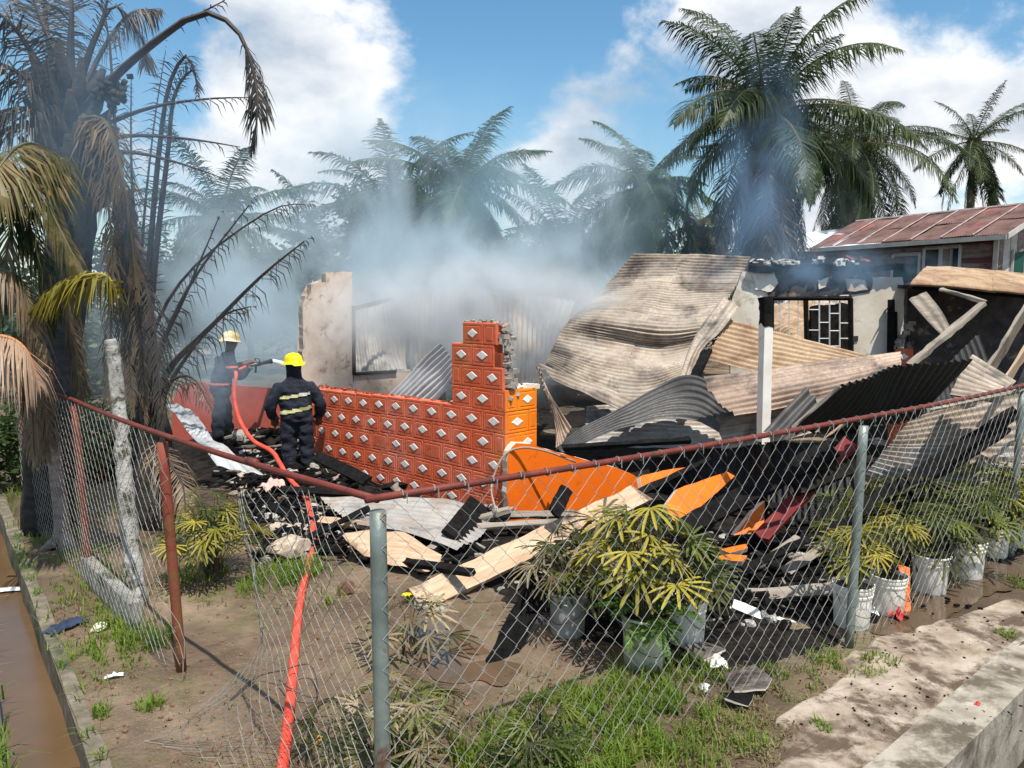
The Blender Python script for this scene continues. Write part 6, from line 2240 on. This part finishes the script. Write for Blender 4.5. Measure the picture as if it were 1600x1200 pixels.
TR = (((560, 30), 6.6, 2.6, 'tall leafy tree in the smoke, left of the bushy palm'), ((660, 33), 6.8, 3.0, 'broad leafy tree directly behind the bushy veiled palm'), ((470, 34), 4.5, 2.8, 'low round tree in the smoke behind the plaster ruin'),
      ((390, 36), 4.2, 2.6, 'low tree behind the faint smoke lost palm'), ((800, 34), 5.0, 2.6, 'leafy tree right of the tallest veiled palm'), ((870, 36), 5.6, 2.6, 'leafy tree above the collapsed roof, between veiled palms'), ((945, 34), 5.2, 2.4, 'dark leafy tree just left of the second veiled palm'),
      ((1060, 35), 5.0, 2.8, 'dark leafy tree behind the small yellowing palm'), ((1130, 36), 4.6, 2.6, 'leafy tree close left of the big shaggy palm'), ((300, 33), 4.0, 2.6, 'low tree behind the burnt young palm'), ((200, 30), 4.6, 2.6, 'leafy tree beyond the scorched palm trunk'), ((40, 26), 3.4, 2.4, 'shady tree beyond the canal bank'), ((120, 22), 2.6, 2.0, 'low shrub beyond the left fence'))
for i, ((px, D), h, rx, lb) in enumerate(TR):
    b = P(px, 470, D)
    leafy('leafy_tree', lb, Vector((b.x, b.y, 0)), h * 1.12, rx * 1.1, 36, 6500, M['bush'], 400 + i, 0.26)
for i, (px, py, h, rx, lb) in enumerate(((30, 760, 1.1, .8, 'dark undergrowth bush at the foot of the scorched palm'), (75, 730, 1.3, .7, 'undergrowth bush between the stump and the left fence'), (160, 740, 1.2, .8, 'undergrowth bush inside the left fence near the burnt palm'), (-40, 740, 1.6, 1.2, 'dark bush on the far bank of the canal'))):
    leafy('bush', lb, gp(px, py), h, rx, 16, 2200, M['bush'], 450 + i, 0.12, cat='bush')
# ================================================================ rubble, grass, litter
def rock_mesh(seed, mat, flat=0.7, rough=0.35):
    bm = bmesh.new()
    bmesh.ops.create_icosphere(bm, subdivisions=2, radius=0.5)
    r = random.Random(seed)
    off = Vector((r.uniform(0, 50), r.uniform(0, 50), 0))
    for v in bm.verts:
        n = noise.cell(v.co * 2.2 + off)
        d = fbm(v.co * 1.6 + off, 3)
        v.co = v.co * (1 + rough * d + 0.16 * n)
        v.co.z *= flat
    # knock planar facets off the lump
    for k in range(5):
        n = Vector((r.gauss(0, 1), r.gauss(0, 1), r.gauss(0, 1))).normalized()
        for v in bm.verts:
            e = v.co.dot(n) - 0.30
            if e > 0:
                v.co -= n * e
    me = bpy.data.meshes.new('chunk')
    bm.to_mesh(me)
    bm.free()
    me.materials.append(M[mat])
    return me


ROCK = {mt: [rock_mesh(i * 7 + len(mt), mt, 0.65) for i in range(4)] for mt in ('stone', 'stone_tan', 'brick', 'char', 'ash', 'plaster', 'block_grey')}


def inpoly(x, y, poly):
    c = False
    for i in range(len(poly)):
        (x1, y1), (x2, y2) = poly[i], poly[i - 1]
        if (y1 > y) != (y2 > y) and x < (x2 - x1) * (y - y1) / (y2 - y1) + x1:
            c = not c
    return c


def scatter(poly, n, r):
    xs = [p[0] for p in poly]
    ys = [p[1] for p in poly]
    out = []
    while len(out) < n:
        x, y = r.uniform(min(xs), max(xs)), r.uniform(min(ys), max(ys))
        if inpoly(x, y, poly):
            out.append((x, y))
    return out


# debris mound behind the left fence
MC = gp(420, 705)


def mound_z(p):
    d = ((p.x - MC.x) / 2.3) ** 2 + ((p.y - (MC.y - 0.4)) / 1.7) ** 2
    k = 0.34 * math.exp(-d * 1.6)
    if k < 0.01:
        return 0.0
    return k * (1 + 0.5 * fbm((p.x * 1.5, p.y * 1.5, 4), 4)) + 0.05 * fbm((p.x * 5, p.y * 5, 7), 3)


m = MB()
N_ = 70
v, f = [], []
for j in range(N_ + 1):
    for i in range(N_ + 1):
        p = Vector((MC.x - 3.2 + 6.4 * i / N_, MC.y - 3.0 + 5.0 * j / N_, 0))
        z = mound_z(p)
        e = min(i, j, N_ - i, N_ - j)
        v.append((p.x, p.y, z - (0.05 if e == 0 or z < 0.02 else 0) + 0.004))
for j in range(N_):
    for i in range(N_):
        f.append((j * (N_ + 1) + i, j * (N_ + 1) + i + 1, (j + 1) * (N_ + 1) + i + 1, (j + 1) * (N_ + 1) + i))
m.add(v, f)
tag(m.build('debris_mound', M['char_soft'], None, True), kind='structure')
RUB = {'stone': 'grey concrete chunk lying in the debris before the firefighters', 'stone_tan': 'tan plaster chunk lying in the debris before the firefighters', 'brick': 'reddish brick fragment lying in the debris before the firefighters', 'char': 'lump of charcoal lying in the debris before the firefighters', 'ash': 'ashy white lump lying in the debris before the firefighters'}
rr = random.Random(11)


def chunk(px, py, s, mt, label, group, D=None, sq=1.0):
    g = gp(px, py)
    for _ in range(3):
        g = gp(px, py, mound_z(g))
    o = link('rubble_chunk', rr.choice(ROCK[mt]))
    o.location = (g.x, g.y, mound_z(g) + s * 0.18)
    o.rotation_euler = (rr.uniform(-.4, .4), rr.uniform(-.4, .4), rr.uniform(0, 6.28))
    o.scale = (s * rr.uniform(.8, 1.4), s * rr.uniform(.7, 1.1), s * rr.uniform(.6, 1.0) * sq)
    return tag(o, label, 'rubble', group)


polyA = [(330, 668), (450, 672), (500, 735), (600, 790), (560, 850), (480, 880), (410, 880), (385, 800), (340, 735)]
for (x, y) in scatter(polyA, 150, rr):
    mt = rr.choice(('stone', 'stone', 'stone_tan', 'stone_tan', 'brick', 'char', 'char', 'char', 'ash'))
    chunk(x, y, rr.uniform(.07, .22) * (1.2 if y < 740 else 1), mt, RUB[mt], 'debris before the firefighters: ' + mt.replace('_', ' '))
for x, y, s, mt, lb in ((378, 700, .42, 'stone', 'largest pale concrete block beside the standing firefighter'), (350, 672, .30, 'stone', 'pale broken block at the spraying firefighter’s feet'.replace('’', '')), (460, 868, .48, 'stone_tan', 'big cream plaster lump beside the hose in the yard'), (62, 822, .34, 'stone', 'larger of two rounded grey stones by the canal edge'), (46, 832, .24, 'stone', 'smaller of two rounded grey stones by the canal edge'), (155, 984, .13, 'plaster', 'small white stone in the grass by the blue cloth'), (688, 958, .15, 'stone', 'small grey stone at the lower end of the pale plank'), (655, 950, .18, 'stone', 'flat grey stone in the mud near the yellow flower'), (430, 830, .26, 'stone_tan', 'cream lump in the debris left of the hose')):
    chunk(x, y, s, mt, lb, None)
polyB = [(1040, 860), (1140, 820), (1330, 790), (1335, 940), (1200, 1000), (1090, 960)]
for (x, y) in scatter(polyB, 60, rr):
    mt = rr.choice(('char', 'char', 'char', 'ash', 'stone'))
    chunk(x, y, rr.uniform(.06, .2), mt, {'char': 'lump of charcoal on the burnt ground behind the buckets', 'ash': 'ashy white lump on the burnt ground behind the buckets', 'stone': 'grey fragment on the burnt ground behind the buckets'}[mt], 'burnt ground debris: ' + mt)
polyC = [(560, 750), (800, 825), (900, 880), (780, 930), (600, 880), (470, 880)]
for (x, y) in scatter(polyC, 70, rr):
    mt = rr.choice(('char', 'char', 'brick', 'stone'))
    chunk(x, y, rr.uniform(.06, .16), mt, {'char': 'lump of charcoal at the foot of the tiled wall', 'brick': 'reddish fragment at the foot of the tiled wall', 'stone': 'grey fragment at the foot of the tiled wall'}[mt], 'tiled wall foot debris: ' + mt)
# charred splinters over the mound: too many and small to pick apart
m = MB()
m2 = MB()
for k in range(1600):
    x, y = scatter(polyA if k % 3 else [(520, 740), (820, 830), (1020, 870), (1330, 800), (1340, 930), (1100, 980), (900, 930), (620, 890), (470, 880)], 1, rr)[0]
    g = gp(x, y)
    for _ in range(2):
        g = gp(x, y, mound_z(g))
    L = rr.uniform(.08, .42)
    w = rr.uniform(.012, .05)
    rot = Matrix.Rotation(rr.uniform(0, 6.28), 3, 'Z') @ Matrix.Rotation(rr.uniform(-.35, .35), 3, 'Y')
    (m if rr.random() < .86 else m2).box((g.x, g.y, mound_z(g) + rr.uniform(.01, .08)), (L, w, w * rr.uniform(.4, 1)), rot)
tag(m.build('charred_splinters', M['char']), 'scattered charred splinters covering the burnt ground', 'debris', kind='stuff')
tag(m2.build('pale_splinters', M['wood_grey']), 'scattered pale wood splinters among the burnt debris', 'debris', kind='stuff')
m = MB()
for k in range(170):
    x, y = rr.uniform(1240, 1600), rr.uniform(930, 1150)
    g = gp(x, y)
    s = rr.uniform(.004, .02) * (1.7 if y < 975 else .6)
    m.box((g.x, g.y, ground_z(g) + .026), (s * 1.6, s, s * .6), Matrix.Rotation(rr.uniform(0, 6), 3, 'Z'))
tag(m.build('soot_flakes', M['char']), 'black soot flakes scattered over the pavement', 'debris', kind='stuff')
m = MB()
for k in range(420):
    x, y = rr.uniform(60, 1200), rr.uniform(880, 1200)
    g = gp(x, y)
    if NK.dot(g - K0) < 0.12:
        continue
    s = rr.uniform(.006, .022)
    m.box((g.x, g.y, ground_z(g) + s * .2), (s * 1.4, s, s * .8), Matrix.Rotation(rr.uniform(0, 6), 3, 'Z') @ Matrix.Rotation(rr.uniform(0, 1), 3, 'X'))
tag(m.build('gravel', M['coconut_husk']), 'small gravel lying on the muddy yard', 'gravel', kind='stuff')


# ---------------------------------------------------------------- grass
def blades(m, c, rad, n, h, r, lean=0.7, w=0.0042):
    for k in range(int(n * 0.85)):
        a = r.uniform(0, 6.283)
        q = rad * math.sqrt(r.random()) * (1 + 0.5 * noise.noise((a * 1.3, c.x * 3, c.y * 3)))
        if noise.noise((c.x * 9 + math.cos(a) * q * 9, c.y * 9 + math.sin(a) * q * 9, 1.5)) < -0.12:
            continue
        b = Vector((c.x + math.cos(a) * q, c.y + math.sin(a) * q, 0))
        if c.z == 0.0 and NK.dot(b - K0) < 0.1:
            continue
        b.z = ground_z(b) + c.z
        hh = h * (r.uniform(.3, 1.0) + (0.7 * r.random() if r.random() < .2 else 0))
        d = Vector((r.gauss(0, 1), r.gauss(0, 1), 0)).normalized()
        s = Vector((-d.y, d.x, 0)) * w * r.uniform(.7, 1.4)
        ln = lean * r.uniform(.2, 1.3)
        p1 = b + Vector((0, 0, hh * .55)) + d * hh * ln * .35
        p2 = b + Vector((0, 0, hh * (.95 - .35 * ln))) + d * hh * ln
        m.add([b - s, b + s, p1 + s * .8, p1 - s * .8, p2], [(0, 1, 2, 3), (3, 2, 4)])


rg = random.Random(21)
m = MB()
md_ = MB()
for px, py, rad, n, h in ((900, 1120, .36, 1500, .17), (990, 1100, .34, 1300, .15), (960, 1180, .38, 1700, .16), (840, 1160, .3, 900, .15), (1060, 1110, .30, 900, .12), (1090, 1050, .22, 350, .12), (1010, 1060, .3, 500, .13), (760, 1175, .3, 700, .14), (1120, 1150, .3, 500, .10), (1000, 1230, .5, 1600, .17), (820, 1230, .4, 1200, .17),
                         (175, 965, .26, 300, .17), (200, 985, .24, 380, .2), (215, 1010, .2, 260, .17), (130, 1025, .24, 300, .11), (150, 900, .4, 340, .11), (125, 930, .3, 260, .11), (180, 1040, .25, 200, .08), (330, 930, .3, 160, .1), (120, 870, .3, 260, .12), (90, 840, .3, 200, .14), (250, 1000, .2, 250, .16), (100, 1035, .14, 200, .1), (150, 1120, .08, 160, .1), (235, 1110, .1, 140, .1),
                         (445, 905, .3, 700, .22), (480, 900, .25, 500, .22), (420, 915, .3, 400, .16), (300, 900, .3, 400, .2), (510, 935, .2, 250, .14), (1290, 1030, .16, 200, .1), (1375, 1040, .14, 240, .1), (1340, 1045, .15, 260, .1), (1280, 1140, .07, 120, .08), (1570, 995, .08, 160, .07), (1580, 910, .2, 240, .08), (1240, 1060, .2, 180, .09),
                         (60, 800, .5, 400, .2), (100, 790, .4, 300, .2), (30, 780, .5, 400, .22), (160, 800, .5, 260, .18), (140, 850, .3, 100, .12), (600, 1190, .35, 260, .12), (560, 1200, .3, 160, .12), (680, 1190, .3, 220, .12), (650, 940, .1, 130, .12), (620, 1120, .3, 260, .12)):
    blades(m, gp(px, py), rad, n, h, rg)
tag(m.build('grass', M['grass']), 'green grass tufts growing along the fence and canal', 'grass', kind='stuff')
for px, py, rad, n, h in ((1130, 1150, .45, 900, .07), (1160, 1090, .35, 600, .06), (1210, 1070, .3, 400, .06), (1080, 1190, .5, 900, .08), (1280, 1050, .3, 300, .05), (110, 960, .5, 500, .07), (220, 930, .4, 400, .08), (130, 1080, .4, 260, .05), (350, 1130, .5, 300, .04), (480, 940, .4, 250, .07), (700, 1120, .3, 220, .1), (860, 1080, .4, 350, .07)):
    blades(md_, gp(px, py), rad, n, h, rg, 1.1)
tag(md_.build('dry_grass', M['grass_dry']), 'short dry straw coloured grass on the verge', 'grass', kind='stuff')
m = MB()
for k in range(46):
    t_ = rg.uniform(-1.5, 9)
    p = K0 + DK * t_ + NK * (-0.39 - abs(rg.gauss(0, .12)))
    p.z = -.1
    blades(m, p, .10, 34, .24, rg, 1.0, .006)
for k in range(40):
    p = K0 + DK * (rg.uniform(-1, 6)) + NK * .06
    p.z = .01
    blades(m, p, .07, 14, .14, rg, 1.2)
tag(m.build('canal_grass', M['grass']), 'coarse grass hanging over the canal edge', 'grass', kind='stuff')

# ---------------------------------------------------------------- small litter
def crumpled(name, label, cat, px, py, sx, sy, h, mat, seed, n=14, z=0.02):
    g = gp(px, py)
    m = MB()
    v = []
    for j in range(n + 1):
        for i in range(n + 1):
            x, y = (i / n - .5), (j / n - .5)
            q = 1 + .35 * fbm((x * 2 + seed, y * 2, 1), 2)
            v.append((x * sx * q, y * sy * q, h * (.5 + fbm((x * 4 + seed, y * 4, 3), 3)) * (1 - 2.2 * (x * x + y * y))))
    m.add(v, [(j * (n + 1) + i, j * (n + 1) + i + 1, (j + 1) * (n + 1) + i + 1, (j + 1) * (n + 1) + i) for j in range(n) for i in range(n)])
    o = m.build(name, mat, None, True)
    o.location = (g.x, g.y, ground_z(g) + z)
    o.rotation_euler = (0, 0, seed)
    return tag(o, label, cat)


crumpled('cloth', 'dark blue wet cloth lying in the grass by the canal', 'cloth', 100, 982, .34, .16, .06, M['cloth_blue'], 1.2)
crumpled('cloth', 'pink stained rag on the debris heap beside the hose', 'cloth', 428, 775, .3, .3, .16, M['cloth_pink'], 2.2, z=.12)
crumpled('plastic_wrapper', 'white plastic wrapper with pale blue print near the slate fragments', 'litter', 1120, 1040, .13, .16, .07, M['trash_white'], 3.1)
crumpled('plastic_wrapper', 'small white scrap in the grass beside the slate fragments', 'litter', 1100, 1080, .1, .06, .04, M['trash_white'], 4.4)
crumpled('plastic_wrapper', 'white scrap lying near the rusty fence post foot', 'litter', 180, 1062, .12, .04, .03, M['trash_white'], .4)
crumpled('drink_can', 'crushed red and white can lying beside the orange stake', 'can', 1402, 967, .12, .1, .09, M['trash_red'], 5.2)
crumpled('paper_scrap', 'white paper scrap below the first white bucket', 'litter', 1362, 962, .1, .08, .06, M['trash_white'], 6.1)
crumpled('paper_scrap', 'tiny red paper scrap on the concrete kerb', 'litter', 1527, 1105, .05, .03, .02, M['trash_red'], 7.1, z=.03)
crumpled('floating_board', 'white foam board floating in the canal', 'litter', 5, 884, .35, .12, .02, M['trash_white'], 0.3, z=-.25)
# slate fragments at the fence foot
for i, (pp, lb) in enumerate((([(1132, 1062), (1178, 1052), (1206, 1070), (1196, 1092), (1148, 1090)], 'broken brown slate with white edges at the fence foot'), ([(1068, 1022), (1100, 1012), (1134, 1028), (1100, 1040)], 'curved brown slate lying against the fern covered bucket'), ([(1120, 1092), (1176, 1100), (1168, 1114), (1130, 1106)], 'wet dark slate fragment in front of the brown one'))):
    sl_ = [gp(a, b) + Vector((0, 0, .05 + .02 * ((k + i) % 2))) for k, (a, b) in enumerate(pp)]
    o = rough_slab('slate', M['bark'] if i < 2 else M['char'], sl_, .014, Vector((0, 0, 1)), None, .006, top_mat=M['plaster'], seed=40 + i)
    tag(o, lb, 'slate')
# orange fruit, flower, husk, stake
m = MB()
m.lathe([(0.001, -.03), (.018, -.026), (.03, -.01), (.032, .004), (.024, .02), (.006, .029), (.003, .027)], 14)
o = m.build('orange_fruit', M['fruit'], None, True)
g = gp(498, 1162)
o.location = (g.x, g.y, .03)
tag(o, 'small orange fruit lying on the mud left of the corner post', 'fruit')
fw = empty('yellow_flower', gp(636, 945))
tag(fw, 'yellow flower at the lower end of the pale plank', 'flower')
m = MB()
m.tube([(0, 0, 0), (0.005, 0, .05), (0, 0, .09)], .003, 4)
link('stem', m.mesh('stem', M['fern']), fw)
for k in range(7):
    m = MB()
    a = k * 0.898
    d = Vector((math.cos(a), math.sin(a), 0))
    s = Vector((-d.y, d.x, 0))
    m.add([(0, 0, .09), tuple(d * .025 + s * .014 + Vector((0, 0, .10))), tuple(d * .05 + Vector((0, 0, .095))), tuple(d * .025 - s * .014 + Vector((0, 0, .10)))], [(0, 1, 2, 3)])
    link('petal', m.mesh('petal', M['flower']), fw)
o = link('coconut_husk', rock_mesh(5, 'coconut_husk', .8, .12))
g = gp(540, 930)
o.location = (g.x, g.y, .07)
o.scale = (.2, .17, .2)
tag(o, 'brown coconut husk lying on wet mud beside the grass', 'coconut')
o = beam(gp(1414, 958) - Vector((0, 0, .05)), P(1412, 885, 6.75), .085, .03, M['orange_post'], 'flat orange stake standing between two white buckets', 'stake', 'stake', roll=.2, seed=33)
# slack black cable across the bucket
m = MB()
m.tube(catmull([gp(820, 1010) + Vector((0, 0, .02)), P(870, 945, 6.0), P(905, 932, 6.0), P(945, 945, 5.9), gp(985, 1010) + Vector((0, 0, .05))], 30), .006, 6)
tag(m.build('cable', M['wire_handle'], None, True), 'grey cable arching over the dull grey bucket', 'cable')
m = MB()
m.tube(catmull([P(775, 800, 8.6), P(768, 760, 8.9), P(785, 715, 9.0), P(812, 700, 9.0), P(850, 704, 8.95), P(900, 722, 8.9)], 30), .014, 6)
tag(m.build('cable', M['sheet_pink'], None, True), 'thin looped conduit hanging over the orange wall corner', 'cable')
# ================================================================ smoke
def smoke_mat(name, color, dens, scale, lo, hi, stretch=(1, 1, 1), detail=5.0, aniso=0.2, fall=1.6, loc=(0, 0, 0)):
    mt = bpy.data.materials.new(name)
    mt.use_nodes = True
    n, l = mt.node_tree.nodes, mt.node_tree.links
    n.clear()
    out = n.new('ShaderNodeOutputMaterial')
    pv = n.new('ShaderNodeVolumePrincipled')
    pv.inputs['Color'].default_value = tuple(color) + (1,)
    pv.inputs['Anisotropy'].default_value = aniso
    tc = n.new('ShaderNodeTexCoord')
    mp = n.new('ShaderNodeMapping')
    mp.inputs['Scale'].default_value = stretch
    mp.inputs['Location'].default_value = loc
    geo = n.new('ShaderNodeNewGeometry')
    l.new(geo.outputs['Position'], mp.inputs[0])
    nz = n.new('ShaderNodeTexNoise')
    nz.inputs['Scale'].default_value = scale
    nz.inputs['Detail'].default_value = detail
    nz.inputs['Roughness'].default_value = 0.6
    nz.inputs['Distortion'].default_value = 0.6
    l.new(mp.outputs[0], nz.inputs['Vector'])
    mr = n.new('ShaderNodeMapRange')
    mr.interpolation_type = 'SMOOTHSTEP'
    mr.inputs['From Min'].default_value = lo
    mr.inputs['From Max'].default_value = hi
    l.new(nz.outputs['Fac'], mr.inputs['Value'])
    # thins out towards the hull (object space runs -1..1)
    ln = n.new('ShaderNodeVectorMath')
    ln.operation = 'LENGTH'
    l.new(tc.outputs['Object'], ln.inputs[0])
    fo = n.new('ShaderNodeMapRange')
    fo.interpolation_type = 'SMOOTHSTEP'
    fo.inputs['From Min'].default_value = 0.25
    fo.inputs['From Max'].default_value = 1.0
    fo.inputs['To Min'].default_value = 1.0
    fo.inputs['To Max'].default_value = 0.0
    l.new(ln.outputs['Value'], fo.inputs['Value'])
    m1 = n.new('ShaderNodeMath')
    m1.operation = 'MULTIPLY'
    l.new(mr.outputs[0], m1.inputs[0])
    l.new(fo.outputs[0], m1.inputs[1])
    m2 = n.new('ShaderNodeMath')
    m2.operation = 'MULTIPLY'
    l.new(m1.outputs[0], m2.inputs[0])
    m2.inputs[1].default_value = dens
    l.new(m2.outputs[0], pv.inputs['Density'])
    l.new(pv.outputs[0], out.inputs['Volume'])
    return mt


def plume(label, c, size, mat, name='smoke'):
    bm = bmesh.new()
    bmesh.ops.create_icosphere(bm, subdivisions=3, radius=1.0)
    me = bpy.data.meshes.new(name)
    bm.to_mesh(me)
    bm.free()
    me.materials.append(mat)
    o = link(name, me)
    o.location = c
    o.scale = size
    tag(o, label, 'smoke', kind='stuff')
    return o


SMK = (0.74, 0.86, 0.92)
plume('thick pale smoke rising behind the tiled wall', P(660, 490, 18.5), (7.0, 3.0, 2.7), smoke_mat('smoke_main', SMK, 2.3, 0.55, 0.43, 0.68, (1, 1, 0.75)))
plume('drifting smoke bank behind the firefighters', P(380, 490, 17.0), (4.6, 2.2, 3.4), smoke_mat('smoke_left', SMK, 0.95, 0.55, 0.40, 0.70, (1, 1, 0.7), loc=(3, 1, 2)))
plume('pale smoke drifting over the fallen roof sheets', P(740, 500, 13.6), (3.4, 0.8, 1.35), smoke_mat('smoke_roof', (0.90, 0.93, 0.95), 6.5, 0.8, 0.34, 0.66, (1, 1, 0.8), loc=(3, 6, 2)))
plume('ragged smoke column rising from behind the tiled pillar', P(600, 330, 19.0), (2.6, 1.6, 4.2), smoke_mat('smoke_rise', SMK, 0.9, 0.75, 0.44, 0.66, (1, 1, 0.55), loc=(6, 3, 4)))
plume('ragged smoke column rising beside the collapsed roof', P(900, 350, 19.0), (2.2, 1.6, 3.6), smoke_mat('smoke_rise_b', SMK, 0.9, 0.8, 0.44, 0.66, (1, 1, 0.55), loc=(9, 3, 7)))
plume('thin bluish smoke veil before the far palms', P(720, 345, 21.5), (13.0, 1.8, 4.8), smoke_mat('smoke_veil', (0.62, 0.84, 0.95), 0.42, 0.4, 0.34, 0.72, (1, 1, 0.9), loc=(7, 2, 5)))
plume('blue smoke rising before the big shaggy trunk', P(1192, 310, 17.0), (1.25, 0.9, 3.6), smoke_mat('smoke_column', (0.45, 0.70, 0.98), 0.8, 0.9, 0.36, 0.68, (1, 1, 0.5), loc=(2, 8, 1)))
plume('low blue smoke along the burnt wall top', P(1290, 422, 12.4), (2.6, 0.5, 0.5), smoke_mat('smoke_wall', (0.50, 0.74, 0.98), 1.1, 1.3, 0.42, 0.70, (1, 1, 1), loc=(5, 5, 1)))
plume('thin blue smoke around the scorched palm', P(150, 330, 8.4), (1.9, 1.0, 2.9), smoke_mat('smoke_palm', (0.52, 0.75, 0.98), 0.42, 0.6, 0.36, 0.70, (1, 1, 0.7), loc=(1, 4, 9)))
plume('thin smoke drifting past the hose firefighter', P(350, 600, 12.0), (1.1, 0.55, 1.0), smoke_mat('smoke_near', (0.66, 0.84, 0.95), 0.9, 1.0, 0.34, 0.70, (1, 1, 0.8), loc=(4, 4, 2)))
for _o in COL.objects:
    if _o.parent is None and 'category' in _o.keys() and 'kind' not in _o.keys():
        _o['kind'] = 'thing'
